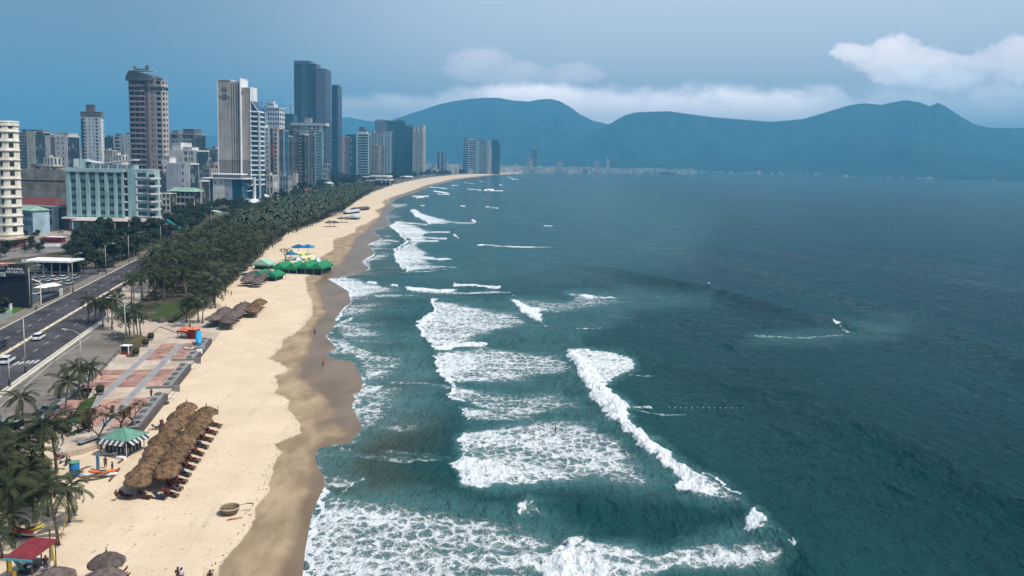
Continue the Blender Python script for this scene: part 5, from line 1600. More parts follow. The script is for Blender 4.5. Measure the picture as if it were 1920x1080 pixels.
def strip(name, pts, d0, d1, z, m, thick=0.0, parent=None, kind='structure', i0=0, i1=None, label=None):
    A, B_ = offset(pts, d0)[i0:i1], offset(pts, d1)[i0:i1]
    mb = MB(); n = len(A)
    V = [(p.x, p.y, z) for p in A] + [(p.x, p.y, z) for p in B_]
    Fc = [(i, n + i, n + i + 1, i + 1) for i in range(n - 1)]
    if thick:
        V += [(p.x, p.y, z - thick) for p in A] + [(p.x, p.y, z - thick) for p in B_]
        Fc += [(i, i + 1, 2 * n + i + 1, 2 * n + i) for i in range(n - 1)] + [(n + i, 3 * n + i, 3 * n + i + 1, n + i + 1) for i in range(n - 1)]
        Fc += [(0, 2 * n, 3 * n, n), (n - 1, 2 * n - 1, 4 * n - 1, 3 * n - 1)]
    mb.poly(V, Fc)
    o = mb.build(name, m, parent)
    if not parent and kind: o['kind'] = kind
    if label: o['label'] = label
    return o


strip('road', RCS, -10.5, 10.5, 0.03, asphalt, label='dark asphalt beach road with a pale centre line')
strip('pavement', RCS, -15.0, -10.75, 0.16, paving, .2)
strip('kerb', RCS, -10.75, -10.45, 0.18, kerbm, .2)
strip('kerb', RCS, 10.45, 10.9, 0.18, kerbm, .2, i1=24)
strip('kerb', RCS, 11.3, 12.0, 0.30, kerbm, .3, i1=16)
strip('median', RCS, -0.45, 0.45, 0.16, painty, .14, label='low cream painted median strip along the road')
# median teeth: bright and dark blocks
mb = MB()
for i in range(60):
    a = RCS[0]
rp = resample(RC, 2.4)
mdm = [(rp[i], (rp[i + 1] - rp[i]).normalized()) for i in range(0, min(110, len(rp) - 1), 1)]
mbx_ = MB(); mbx_.box(-.5, .5, -.48, .48, 0, .07); mm_ = mbx_.mesh('median_block', paintw)
for i, (p, d) in enumerate(mdm[20:105:2]):
    o = addmesh('median_block', mm_, None, (p.x, p.y, .165), (0, 0, math.atan2(d.y, d.x)))
    o['kind'] = 'structure'
# lane dashes
dm = MB(); dm.box(-1.4, 1.4, -.08, .08, 0, .006); dme = dm.mesh('lane_marking', paintw)
for lane in (-5.4, 5.6):
    L_ = offset(rp, lane)
    for i in range(14, 110, 3):
        if i + 1 >= len(L_): break
        d = L_[i + 1] - L_[i]
        o = addmesh('lane_marking', dme, None, (L_[i].x, L_[i].y, .034), (0, 0, math.atan2(d.y, d.x)))
        o['kind'] = 'structure'
# zebra crossing between (25,680) and (70,678)
zm = MB(); zm.box(-1.5, 1.5, -.28, .28, 0, .007); zme = zm.mesh('crossing_stripe', paintw)
for k in range(5):
    p = at(31 + k * 9.4, 681 - k * .8, .035); 
    o = addmesh('crossing_stripe', zme, None, (p.x, p.y, .035), (0, 0, R(103)))
    o['kind'] = 'structure'

# promenade beside the road
sheet('promenade', [(-120, 860), (-60, 775), (0, 733), (21, 717), (79, 677), (146, 632), (190, 612), (225, 622), (252, 640), (224, 662), (186, 701), (168, 730), (150, 752), (128, 790), (60, 838), (0, 870), (-60, 920)], 0.16, paving, 'worn concrete promenade between the road and the plaza', .2)
for a_, b_ in (((170, 630), (105, 675)), ((98, 680), (45, 725)), ((-10, 770), (35, 733))):
    A, B_ = at(a_[0], a_[1], .168), at(b_[0], b_[1], .168)
    d = (B_ - A); c = (A + B_) / 2
    mb = MB(); mb.box(-d.length / 2, d.length / 2, -.09, .09, 0, .006)
    o = mb.build('parking_line', paintw); o.location = c; o.rotation_euler = (0, 0, math.atan2(d.y, d.x)); o['kind'] = 'structure'
sheet('sandy_path', [(190, 612), (225, 622), (252, 640), (262, 640), (300, 612), (345, 628), (400, 640), (430, 600), (400, 590), (330, 602), (285, 604), (235, 590), (205, 590)], 0.10, sandpave, None, .12)
sheet('lawn', [(285, 600), (300, 571), (345, 566), (372, 572), (345, 588), (322, 603)], 0.22, lawn, 'small trimmed lawn with dark shrubs along its edge beyond the plaza', .24)
sheet('pavement', [(195, 560), (290, 505), (330, 498), (290, 540), (240, 585), (200, 592)], 0.10, sandpave, None, .12)

# ---- plaza
ZP = 0.85
PV = [(394, 638), (363, 677), (323, 671), (298, 689), (345, 690), (358, 686), (322, 733), (270, 725), (262, 737), (311, 744), (262, 803), (153, 842), (105, 850), (128, 792), (160, 757), (186, 701), (224, 662), (262, 640), (300, 614), (345, 629), (372, 628)]
O_ = at(262, 803, ZP); E_ = at(394, 638, ZP)
vd = (E_ - O_).normalized(); wd_ = Vector((-vd.y, vd.x, 0))
plaza = sheet('plaza', [(394, 638), (262, 803), (153, 842), (105, 850), (128, 792), (160, 757), (186, 701), (224, 662), (262, 640), (300, 614), (345, 629), (372, 628)], ZP, sandpave, 'raised seaside plaza paved in red tile panels between grey bands', .95)
redt = mat('red_paving_tiles', (0.27, 0.150, 0.120), 0.85, 0.25, var=0.45, scale=0.5, fine=0.3)
redt2 = mat('orange_paving_tiles', (0.31, 0.185, 0.135), 0.85, 0.25, var=0.45, scale=0.4, fine=0.3)
greyt = mat('grey_paving_band', (0.235, 0.235, 0.235), 0.85, 0.25, var=0.15, scale=0.6)
walld = mat('dark_wall_stone', (0.085, 0.078, 0.075), 0.85, 0.25, var=0.25, scale=0.8)
wallt = mat('grey_wall_coping', (0.20, 0.195, 0.19), 0.8, 0.25, var=0.2, scale=0.6)


def pq(a, w, z=0.0):       # plaza coordinates: a along the wall, w inland from it
    p = O_ + vd * a + wd_ * w
    return Vector((p.x, p.y, z))


def quadobj(name, a0, a1, w0, w1, z0, z1, m, parent=None, label=None):
    mb = MB(); P4 = [pq(a0, w0), pq(a1, w0), pq(a1, w1), pq(a0, w1)]
    mb.poly([(p.x, p.y, z0) for p in P4] + [(p.x, p.y, z1) for p in P4], [(0, 3, 2, 1), (4, 5, 6, 7), (0, 1, 5, 4), (1, 2, 6, 5), (2, 3, 7, 6), (3, 0, 4, 7)])
    o = mb.build(name, m, parent)
    return o


def pac(px, py):
    p = at(px, py, ZP) - O_
    return p.dot(vd), p.dot(wd_)


LP_ = (E_ - O_).length
wA = pac(234, 704)[1]; wB = pac(281, 706)[1]; wL = pac(200, 690)[1] + 1
n1a = pac(318, 735)[0]; n2a = pac(361, 681)[0]
# bands along the wall
quadobj('paving_band', 1.5, LP_ - 3, wB - .7, wB + .7, ZP, ZP + .012, greyt, plaza)
quadobj('paving_band', 1.5, LP_ - 8, wA - .7, wA + .7, ZP, ZP + .012, greyt, plaza)
quadobj('paving_band', 4, LP_ - 16, wL - .5, wL + .5, ZP, ZP + .012, greyt, plaza)
segs = []
bounds = [1.5, n1a - 3.2, n1a + 4.2, n2a - 4.0, n2a + 3.6, LP_ - 2.5]
for s0, s1 in ((bounds[0], bounds[1]), (bounds[2], bounds[3]), (bounds[4], bounds[5])):
    n = max(2, int((s1 - s0) / 4.4))
    for k in range(n): segs.append((s0 + (s1 - s0) * k / n, s0 + (s1 - s0) * (k + 1) / n))
for j, (w0, w1) in enumerate(((2.4, wB - .72), (wB + .72, wA - .72), (wA + .72, wL - .55))):
    for k, (a0, a1) in enumerate(segs):
        if j == 2 and (a1 > LP_ - 14 or a0 < 5): continue
        quadobj('tile_panel', a0 + .12, a1 - .12, w0 + .06, w1 - .06, ZP, ZP + .015, redt if (j + k) % 3 else redt2, plaza)
# retaining wall in three lengths with copings and planters, steps between them
for i, (a0, a1) in enumerate(((-.6, n1a - 2.2), (n1a + 2.6, n2a - 2.4), (n2a + 2.4, LP_ + .3))):
    wroot = empty('retaining_wall', pq(a0, -.3, 0), 0, ('near', 'middle', 'far')[i] + ' length of the dark plaza wall facing the beach' + (', above the thatched umbrellas', ', between the two flights of steps', ', beside the blue slide')[i], 'wall')
    def sub(o):
        o.parent = wroot; o.matrix_parent_inverse = Matrix.Translation(-wroot.location)
    sub(quadobj('wall_face', a0, a1, -.35, .9, -.1, ZP + .38, walld))
    sub(quadobj('coping', a0 - .08, a1 + .08, .1, 1.9, ZP + .385, ZP + .48, wallt))
    n = int((a1 - a0) / 3.0)
    for k in range(n):
        ac = a0 + 1.4 + k * (a1 - a0 - 2) / max(1, n - 1)
        sub(quadobj('planter', ac - .7, ac + .7, .75, 1.75, ZP + .485, ZP + .62, walld))
for ac in (n1a + .2, n2a):
    sroot = empty('steps', pq(ac, 0, 0), 0, 'flight of pale steps through the plaza wall down to the sand, ' + ('nearer the umbrellas' if ac < 25 else 'nearer the red kiosk'), 'steps')
    for k in range(6):
        o = quadobj('step', ac - 2.1, ac + 2.3, -1.4 + k * .8, -.7 + k * .8, -.05, .12 + k * .14, mat('pale_step', (0.52, 0.45, 0.36), .85, .2, var=.15, scale=1))
        o.parent = sroot; o.matrix_parent_inverse = Matrix.Translation(-sroot.location)
    o = quadobj('side_wall', ac + 2.3, ac + 2.65, -1.4, 4.6, -.05, ZP + .45, wallt); o.parent = sroot; o.matrix_parent_inverse = Matrix.Translation(-sroot.location)
# wall turning inland near the gazebo
A, B_ = at(262, 805, 0), at(148, 846, 0)
d = B_ - A; mb = MB(); mb.box(0, d.length, -.3, .3, -.1, ZP + .4)
wr2 = mb.build('retaining_wall', walld); wr2.location = A; wr2.rotation_euler = (0, 0, math.atan2(d.y, d.x)); tag(wr2, 'dark plaza wall running inland behind the green roofed gazebo', 'wall')
mb = MB(); mb.box(0, d.length, -.5, .5, ZP + .405, ZP + .48); mb.build('coping', wallt, wr2)
# planting bed triangle and its pots
sheet('planting_bed', [(250, 650), (262, 640), (300, 612), (240, 655)], .98, lawn)
bed1 = sheet('planting_bed', [(238, 668), (228, 640), (255, 628), (279, 632), (262, 650), (248, 668)], 1.05, mat('brown_grass', (0.085, 0.070, 0.035), .95, .1, var=.4, scale=.8, fine=.3), 'triangular planting bed with palms and dry grass at the corner of the plaza', 1.0)
bed2 = sheet('planting_bed', [(128, 792), (150, 755), (183, 738), (168, 768), (160, 790)], 1.05, lawn, 'green planting bed with a palm behind the parked car', 1.0)
bushm = mat('clipped_bush_leaves', (0.035, 0.040, 0.020), .9, .1, var=.4, scale=3, fine=.4)
pm = MB(); pm.lathe([(.45, 0), (.62, .25), (.66, .5)], 10); potme = pm.mesh('pot', wallt)
bm_ = bmesh.new(); bmesh.ops.create_icosphere(bm_, subdivisions=2, radius=.85)
for v_ in bm_.verts: v_.co *= rnd.uniform(.82, 1.12)
bme = bpy.data.meshes.new('bush_ball'); bm_.to_mesh(bme); bm_.free(); bme.materials.append(bushm)
for i, (px, py, lb) in enumerate(((283, 638, 'farthest of the three ball bushes on the plaza'), (273, 650, 'middle one of the three ball bushes on the plaza'), (255, 668, 'nearest of the three ball bushes on the plaza, by the red booth'), (188, 740, 'ball bush in a pot at the corner of the green planting bed'))):
    p = at(px, py, ZP)
    r_ = empty('potted_bush', p, 0, lb, 'plant'); addmesh('pot', potme, r_); addmesh('bush_ball', bme, r_, (0, 0, 1.15))
# row of little bollards with a chain between promenade and plaza
bm2 = MB(); bm2.lathe([(.16, 0), (.16, .5), (.24, .55), (.24, .75), (.1, .85)], 8); bollm = bm2.mesh('bollard', mat('bollard_black_white', (0.22, 0.20, 0.18), .7, .3, var=.5, scale=2))
for k in range(12):
    t = k / 11
    p = at(186 + 37 * t, 701 - 40 * t, ZP)
    o = addmesh('bollard', bollm, None, p); tag(o, f'small striped bollard, number {k + 1} counting from the palm end of the row', 'bollard', 'bollards along the plaza edge')
# inland yard surfaces
sheet('yard', [(60, 575), (105, 560), (130, 548), (200, 515), (205, 505), (160, 500), (60, 500), (30, 540), (-40, 600)], 0.12, mat('dark_yard', (0.06, 0.06, 0.062), .9, .2, var=.3, scale=.2), None, .14)
sheet('yard', [(0, 470), (60, 446), (135, 440), (120, 470), (60, 480), (0, 488)], 0.12, mat('grey_yard', (0.16, 0.15, 0.14), .9, .2, var=.3, scale=.1), None, .14)
sheet('yard', [(30, 446), (60, 436), (140, 432), (150, 438), (60, 446)], 0.10, mat('pinkish_yard', (0.30, 0.22, 0.18), .9, .2, var=.3, scale=.1), None, .12)
# ================================================================== plants
def leafmat(name, c1, c2, c3=None, objv=0.35):
    m = bpy.data.materials.new(name); m.use_nodes = True
    bb = NB(m.node_tree); P = m.node_tree.nodes['Principled BSDF']
    tcn = bb.n('ShaderNodeTexCoord').outputs['Object']
    c = bb.mix(bb.ramp(bb.noise(tcn, 0.7, 4, 0.6), 0.35, 0.65), c1, c2)
    if c3: c = bb.mix(bb.ramp(bb.noise(tcn, 0.25, 3, 0.6), 0.58, 0.70), c, c3)
    oi = bb.n('ShaderNodeObjectInfo').outputs['Random']
    k = bb.ramp(oi, 0, 1, 1 - objv, 1 + objv, False)
    kk = bb.n('ShaderNodeCombineColor', {0: k, 1: k, 2: bb.m('MULTIPLY', k, k)}).outputs[0]
    c = bb.mix(1.0, c, kk, 'MULTIPLY')
    m.node_tree.links.new(c, P.inputs['Base Color'])
    P.inputs['Roughness'].default_value = 0.6
    P.inputs['Specular IOR Level'].default_value = 0.22
    return m


palm_leaf = leafmat('palm_leaf', (0.012, 0.021, 0.009), (0.042, 0.054, 0.018), (0.10, 0.075, 0.034), .5)
palm_leaf_near = leafmat('palm_leaf_near', (0.010, 0.018, 0.006), (0.032, 0.040, 0.011), (0.085, 0.068, 0.022), .25)
trunk_m = mat('palm_bark', (0.15, 0.12, 0.095), .9, .1, var=.3, scale=1.5, objvar=.25)
tree_leaf = leafmat('dense_leaves', (0.010, 0.018, 0.008), (0.026, 0.038, 0.015), None, .4)
wood_m = mat('tree_bark', (0.10, 0.08, 0.065), .9, .1, var=.3, scale=1.5)


def frond_geo(rg, L=4.0, droop=1.0, nl=17, lift=0.6, wl=0.85):
    "one feather leaf as vertex and face lists, growing along +x"
    V, F_ = [], []
    pts = []
    a = lift; p = Vector((0.1, 0, 0))
    n = 9
    for i in range(n + 1):
        pts.append(p.copy())
        p = p + Vector((math.cos(a), 0, math.sin(a))) * (L / n)
        a -= (0.10 + 0.16 * droop * (i / n + .3))
    w = 0.045
    for i, q in enumerate(pts):
        ww = w * (1 - .8 * i / n)
        V += [(q.x, -ww, q.z), (q.x, ww, q.z), (q.x, 0, q.z + ww)]
    for i in range(n):
        k = i * 3
        F_ += [(k, k + 3, k + 5, k + 2), (k + 1, k + 2, k + 5, k + 4)]
    for j in range(nl):
        t = 0.14 + 0.84 * j / (nl - 1)
        f = t * n; i = min(int(f), n - 1)
        q = pts[i].lerp(pts[i + 1], f - i); d = (pts[i + 1] - pts[i]).normalized()
        ll = wl * math.sin(min(1, t * 1.25 + .12) * math.pi * .5) * (1.12 - .55 * t ** 3) * rg.uniform(.85, 1.1)
        for sgn in (-1, 1):
            out = Vector((0.55, sgn * 0.78, -0.32 - .30 * droop * rg.uniform(.4, 1.2))).normalized()
            tip = q + out * ll
            hw = d * 0.075
            k = len(V)
            mid = q + out * ll * .5 + Vector((0, 0, .03))
            V += [tuple(q - hw * .7), tuple(q + hw * .7), tuple(mid + hw * 1.25), tuple(tip), tuple(mid - hw * 1.25)]
            F_.append((k, k + 1, k + 2, k + 3, k + 4))
    return V, F_


rg = random.Random(3)
fronds = []
for q in range(5):
    V, F_ = frond_geo(rg, rg.uniform(3.5, 4.3), rg.uniform(.6, 1.3), lift=rg.uniform(.1, .7))
    me = bpy.data.meshes.new('frond'); me.from_pydata(V, [], F_); me.materials.append(palm_leaf_near); me.update(); fronds.append(me)


def crown_mesh(seed, nf=20, nl=12, R0=3.7, wl=.9, m=palm_leaf):
    rg = random.Random(seed); V, F_ = [], []
    wind = rg.uniform(-.2, .2)
    for i in range(nf):
        layer = i / nf
        az = i * 2.399 + rg.uniform(-.25, .25)
        v, f = frond_geo(rg, R0 * rg.uniform(.8, 1.08), .5 + 1.1 * layer + rg.uniform(-.2, .2), nl, lift=1.15 - 1.45 * layer + rg.uniform(-.12, .12), wl=wl)
        k = len(V); ca, sa = math.cos(az), math.sin(az)
        V += [(x * ca - y * sa + z * wind * .2, x * sa + y * ca, z) for x, y, z in v]
        F_ += [tuple(a + k for a in ff) for ff in f]
    for _ in range(7):   # hanging dead leaves and nuts under the crown
        az = rg.uniform(0, 6.28); k = len(V)
        x, y = .35 * math.cos(az), .35 * math.sin(az)
        V += [(x, y, .1), (x + .25, y, -.2), (x * 2.2, y * 2.2, -1.5 - rg.random()), (x * 1.4 - .2, y * 1.4, -.5)]
        F_.append((k, k + 1, k + 2, k + 3))
    me = bpy.data.meshes.new('crown'); me.from_pydata(V, [], F_); me.materials.append(m); me.update()
    return me


crowns = [crown_mesh(s) for s in (1, 2, 3, 4, 5)]


def trunk_mesh(seed, H=1.0):
    rg = random.Random(seed); mb = MB()
    bx_, by_ = rg.uniform(-.9, .9), rg.uniform(-.7, .7)
    pts = [(bx_ * t ** 1.8, by_ * t ** 1.8, t * 7.0) for t in (0, .15, .3, .5, .7, .85, 1)]
    mb.tube(pts, [.27, .19, .17, .155, .14, .13, .15], 7)
    return mb.mesh('trunk', trunk_m, True), Vector(pts[-1])


trunks = [trunk_mesh(s) for s in (1, 2, 3, 4)]
n_palm = 0


def palm(p, H, label, group, scale=1.0, near=False, lean=None, nf=19):
    global n_palm
    k = rg.randrange(4); me, top = trunks[k]
    s = H / 7.0
    r_ = empty('palm_tree', p, rg.uniform(0, 6.28), label, 'palm tree', group)
    addmesh('trunk', me, r_, None, None, (s ** .5, s ** .5, s))
    tp = Vector((top.x * s ** .5, top.y * s ** .5, top.z * s))
    if near:
        for i in range(nf):
            layer = i / nf
            addmesh('frond', fronds[rg.randrange(5)], r_, tp, (rg.uniform(-.3, .3), -(1.0 - 1.55 * layer) + .35 + rg.uniform(-.12, .12), i * 2.399 + rg.uniform(-.2, .2)), scale * rg.uniform(.9, 1.1))
    else:
        addmesh('crown', crowns[rg.randrange(5)], r_, tp, (rg.uniform(-.1, .1), rg.uniform(-.1, .1), rg.uniform(0, 6.28)), scale * rg.uniform(.88, 1.12))
    n_palm += 1
    return r_


NEAR = [((-6, 900), 7.5, 1.2, 'tall palm leaning in from the left edge above the white shirted person'),
        ((24, 1012), 3.0, .8, 'low bushy palm between the shack and the left edge'),
        ((68, 915), 5.0, 1.0, 'shaded palm in front of the largest palm'),
        ((30, 905), 5.4, 1.05, 'shaded palm left of the largest palm'),
        ((82, 905), 8.0, 1.15, 'largest palm, its crown above the blue tank and left of the gazebo'),
        ((106, 884), 7.0, .95, 'darker palm just behind the largest one'),
        ((45, 806), 5.4, .9, 'windswept palm on the promenade by the parked grey car'),
        ((123, 784), 6.2, 1.0, 'full crowned palm standing right of the parked grey car'),
        ((150, 750), 5.8, .95, 'left palm of the pair over the green planting bed'),
        ((165, 744), 5.4, .85, 'right palm of the pair over the green planting bed'),
        ((109, 1022), 6.6, 1.1, 'palm with a tall bare trunk on the sand right of the red roofed shack'),
        ((130, 980), 4.6, .9, 'palm hung with a yellow string of bunting on the sand'),
        ((26, 996), 5.6, 1.0, 'palm over the stacked kayaks at the left edge'),
        ((-8, 958), 6.4, 1.1, 'palm cut by the left edge above the stacked kayaks'),
        ((4, 1046), 3.6, .8, 'low palm cut by the left edge beside the red roofed shack'),
        ((50, 940), 4.2, .9, 'short palm amid the shady bushes at the left edge'),
        ((8, 925), 6.6, 1.0, 'dark palm nearest the left edge behind the bushes'),
        ((62, 958), 3.2, .8, 'stunted palm left of the tall bare trunked palm'),
        ((90, 968), 4.6, .9, 'bushy palm behind the tall bare trunked palm')]
for (px, py), H, sc_, lb in NEAR:
    palm(at(px, py, 0.0 if py > 850 else 0.15), H, lb, 'palms near the beach huts', sc_, near=True, nf=17)
MIDL = ['palm at the asphalt edge, nearest corner of the loose stand by the road', 'second palm in from the asphalt edge, by the promenade corner', 'palm where the promenade meets the sandy path', 'palm just behind the promenade corner pair',
        'leftmost palm of the loose stand, half over the asphalt', 'left palm of the close foursome behind the red booth', 'second palm of the close foursome behind the red booth', 'third palm of the close foursome behind the red booth',
        'right palm of the close foursome behind the red booth', 'palm rising right behind the orange roofed kiosk', 'palm behind the kiosk, on the lawn corner', 'palm between the kiosk and the grey thatched rows', 'palm nearest the grey thatched rows', 'palm on the path left of the foursome behind the red booth', 'palm on the path between promenade corner and lawn']
MID = [(178, 607), (193, 613), (210, 618), (203, 604), (166, 603), (244, 636), (252, 642), (259, 637), (264, 630), (356, 614), (350, 604), (372, 604), (380, 606), (237, 630), (222, 600)]
for i, (px, py) in enumerate(MID):
    palm(at(px, py, .1), rg.uniform(5.6, 7.2), MIDL[i], 'palms between road and plaza', rg.uniform(.85, 1.0))


def poisson(poly, n, dmin_f, seed, tries=30000):
    rg2 = random.Random(seed); out = []
    W = [at(x, y) for x, y in poly]
    W = [(p.x, p.y) for p in W]
    xs = [p[0] for p in W]; ys = [p[1] for p in W]
    cells = {}
    arr = np.array([(rg2.uniform(min(xs), max(xs)), rg2.uniform(min(ys), max(ys))) for _ in range(tries)])
    ins = inside(arr[:, 0], arr[:, 1], W)
    for (x, y) in arr[ins]:
        dm_ = dmin_f(y)
        key = (int(x // 8), int(y // 8)); ok = True
        for i in (-1, 0, 1):
            for j in (-1, 0, 1):
                for (a, b2) in cells.get((key[0] + i, key[1] + j), ()):
                    if (a - x) ** 2 + (b2 - y) ** 2 < dm_ * dm_: ok = False
        if ok:
            cells.setdefault(key, []).append((x, y)); out.append((x, y))
            if len(out) >= n: break
    return out


def road_off(x, y):
    "signed offset from the road centre line, sea side positive"
    best, sg = 1e9, 0
    for a, b2 in zip(RCS[:-1], RCS[1:]):
        e = b2 - a; t = max(0, min(1, ((x - a.x) * e.x + (y - a.y) * e.y) / e.length_squared))
        dx, dy = x - a.x - t * e.x, y - a.y - t * e.y
        dd = math.hypot(dx, dy)
        if dd < best: best = dd; sg = 1 if (e.x * (y - a.y) - e.y * (x - a.x)) < 0 else -1
    return best * sg


BELT = [(172, 600), (245, 588), (282, 568), (300, 566), (372, 580), (402, 584), (412, 560), (448, 522), (470, 505), (500, 474), (540, 443), (600, 418), (648, 394), (673, 374), (700, 358), (690, 350), (560, 376), (440, 412), (350, 462), (280, 505), (210, 548)]
pts = [p for p in poisson(BELT, 1500, lambda y: 4.3 if y < 420 else 5.0, 5, 90000) if road_off(*p) > 13]
# keep the lawn free
lw = [tuple(at(*q)[:2]) for q in [(285, 604), (296, 568), (350, 560), (380, 572), (345, 592), (322, 606)]]
pts = [p for p in pts if not inside(np.array([p[0]]), np.array([p[1]]), lw)[0]]
pts.sort(key=lambda p: p[1])
NI = 160
for i, (x, y) in enumerate(pts[:NI]):
    palm(Vector((x, y, 0)), rg.uniform(5.5, 10.0), 'coconut palm in the dense belt of palms between the road and the beach', 'palms of the dense belt', rg.uniform(.95, 1.35))
print('palms', n_palm, 'rest', len(pts) - NI)


rowp = resample(RC, 6.2)
for k, off0 in enumerate((12.2, 16.5)):
    L_ = offset(rowp, off0)
    for i, q in enumerate(L_):
        if 262 < q.y < 620 and rg.random() < .9:
            palm(Vector((q.x + rg.uniform(-1, 1), q.y + rg.uniform(-2, 2), 0)), (rg.uniform(9.5, 12.5) if off0 < 14 else rg.uniform(8, 11.5)), 'tall coconut palm of the road side line whose crown hangs over the asphalt', 'tall palms along the road', rg.uniform(1.2, 1.5))


def scatter_stuff(name, items, V0, F0, m, jitter=.15):
    "many copies of a small mesh joined into one object"
    V0 = np.array(V0, float); nv = len(V0); co, fc = [], []
    tri = [f for f in F0]
    for i, (x, y, z, s, a) in enumerate(items):
        ca, sa = math.cos(a), math.sin(a)
        v_ = V0 * (s * rg.uniform(1 - jitter, 1 + jitter), s * rg.uniform(1 - jitter, 1 + jitter), s * rg.uniform(1 - jitter, 1 + jitter))
        co.append(np.stack([v_[:, 0] * ca - v_[:, 1] * sa + x, v_[:, 0] * sa + v_[:, 1] * ca + y, v_[:, 2] + z], -1))
    co = np.concatenate(co)
    lens = np.array([len(f) for f in F0], np.int32); flat = np.concatenate([np.array(f) for f in F0])
    n = len(items)
    li = (flat[None, :] + (np.arange(n) * nv)[:, None]).ravel().astype(np.int32)
    lt = np.tile(lens, n); ls = np.concatenate([[0], np.cumsum(lt)[:-1]]).astype(np.int32)
    me = bpy.data.meshes.new(name)
    me.vertices.add(len(co)); me.vertices.foreach_set('co', co.astype(np.float32).ravel())
    me.loops.add(len(li)); me.loops.foreach_set('vertex_index', li)
    me.polygons.add(len(lt)); me.polygons.foreach_set('loop_start', ls); me.polygons.foreach_set('loop_total', lt.astype(np.int32))
    me.update(); me.materials.append(m)
    o = bpy.data.objects.new(name, me); COL.objects.link(o); o['kind'] = 'stuff'
    return o


# far palms: whole small tree (trunk and a light crown)
def small_palm():
    V, F_ = [], []
    mb = MB(); mb.tube([(0, 0, 0), (.2, 0, 3.5), (.3, .1, 7)], [.22, .16, .14], 4, False); V += mb.v; F_ += mb.f
    rg3 = random.Random(9)
    for i in range(15):
        layer = i / 15; az = i * 2.399
        a = 1.1 - 1.5 * layer; p = Vector((.3, .1, 7.0)); d2 = Vector((math.cos(az), math.sin(az), 0)); side = Vector((-d2.y, d2.x, 0))
        pr = None
        for k in range(4):
            q = p + (d2 * math.cos(a) + Vector((0, 0, 1)) * math.sin(a)) * .95
            w0, w1 = (.45, .6, .55, .35)[k], (.6, .55, .35, .08)[k]
            kk = len(V)
            V += [tuple(p - side * w0 + Vector((0, 0, -.2))), tuple(p + Vector((0, 0, .05))), tuple(p + side * w0 + Vector((0, 0, -.2))), tuple(q - side * w1 + Vector((0, 0, -.2))), tuple(q + Vector((0, 0, .05))), tuple(q + side * w1 + Vector((0, 0, -.2)))]
            F_ += [(kk, kk + 1, kk + 4, kk + 3), (kk + 1, kk + 2, kk + 5, kk + 4)]
            p = q; a -= .35 + .25 * layer
    return V, F_


SV, SF = small_palm()
scatter_stuff('palm_grove', [(x, y, 0, rg.uniform(.85, 1.45), rg.uniform(0, 6.28)) for (x, y) in pts[NI:]], SV, SF, palm_leaf)


# broad-leaved trees
def tree_geo(seed, nl=900, H=8.0, Rr=3.6, ls=.34, open_=0.0):
    rg3 = random.Random(seed)
    clumps = []
    for i in range(13):
        az = rg3.uniform(0, 6.28); rr2 = Rr * rg3.uniform(.05, .75); z = H * rg3.uniform(.45, .9) - .25 * rr2
        clumps.append((rr2 * math.cos(az), rr2 * math.sin(az), z, rg3.uniform(.9, 1.7) * Rr / 3.6))
    V, F_ = [], []
    for i in range(nl):
        cx, cy, cz, cr_ = clumps[rg3.randrange(len(clumps))]
        while True:
            v = Vector((rg3.uniform(-1, 1), rg3.uniform(-1, 1), rg3.uniform(-1, 1)))
            if .25 < v.length < 1: break
        v = v.normalized() * (v.length ** .35)
        p = Vector((cx + v.x * cr_, cy + v.y * cr_, cz + v.z * cr_ * .72))
        n_ = (v + Vector((rg3.uniform(-.8, .8), rg3.uniform(-.8, .8), rg3.uniform(-.3, 1)))).normalized()
        a = n_.orthogonal().normalized(); b2 = n_.cross(a); t = rg3.uniform(0, 6.28)
        a, b2 = a * math.cos(t) + b2 * math.sin(t), b2 * math.cos(t) - a * math.sin(t)
        s = ls * rg3.uniform(.6, 1.4); k = len(V)
        V += [tuple(p - a * s), tuple(p - b2 * s * .6), tuple(p + a * s), tuple(p + b2 * s * .6)]
        F_.append((k, k + 1, k + 2, k + 3))
    return V, F_, clumps


def tree_meshes(seed, **k):
    V, F_, cl = tree_geo(seed, **k)
    me = bpy.data.meshes.new('crown'); me.from_pydata(V, [], F_); me.materials.append(tree_leaf); me.update()
    mb = MB(); H = k.get('H', 8.0)
    mb.tube([(0, 0, 0), (.05, .05, H * .3), (.1, 0, H * .55)], [.3, .22, .15], 6)
    for (x, y, z, r_) in cl[:7]:
        mb.tube([(.05, .05, H * .28), (x * .4, y * .4, z * .65), (x, y, z)], [.13, .09, .04], 5)
    return me, mb.mesh('trunk', wood_m)


trees = [tree_meshes(s, nl=1100, H=h, Rr=r_) for s, h, r_ in ((1, 8, 3.6), (2, 9.5, 3.9), (3, 7, 4.2), (4, 10.5, 3.4))]


def tree(p, s, label, group, k=None):
    k = rg.randrange(4) if k is None else k
    r_ = empty('broadleaf_tree', p, rg.uniform(0, 6.28), label, 'tree', group)
    r_.scale = (s, s, s)
    addmesh('crown', trees[k][0], r_); addmesh('trunk', trees[k][1], r_)


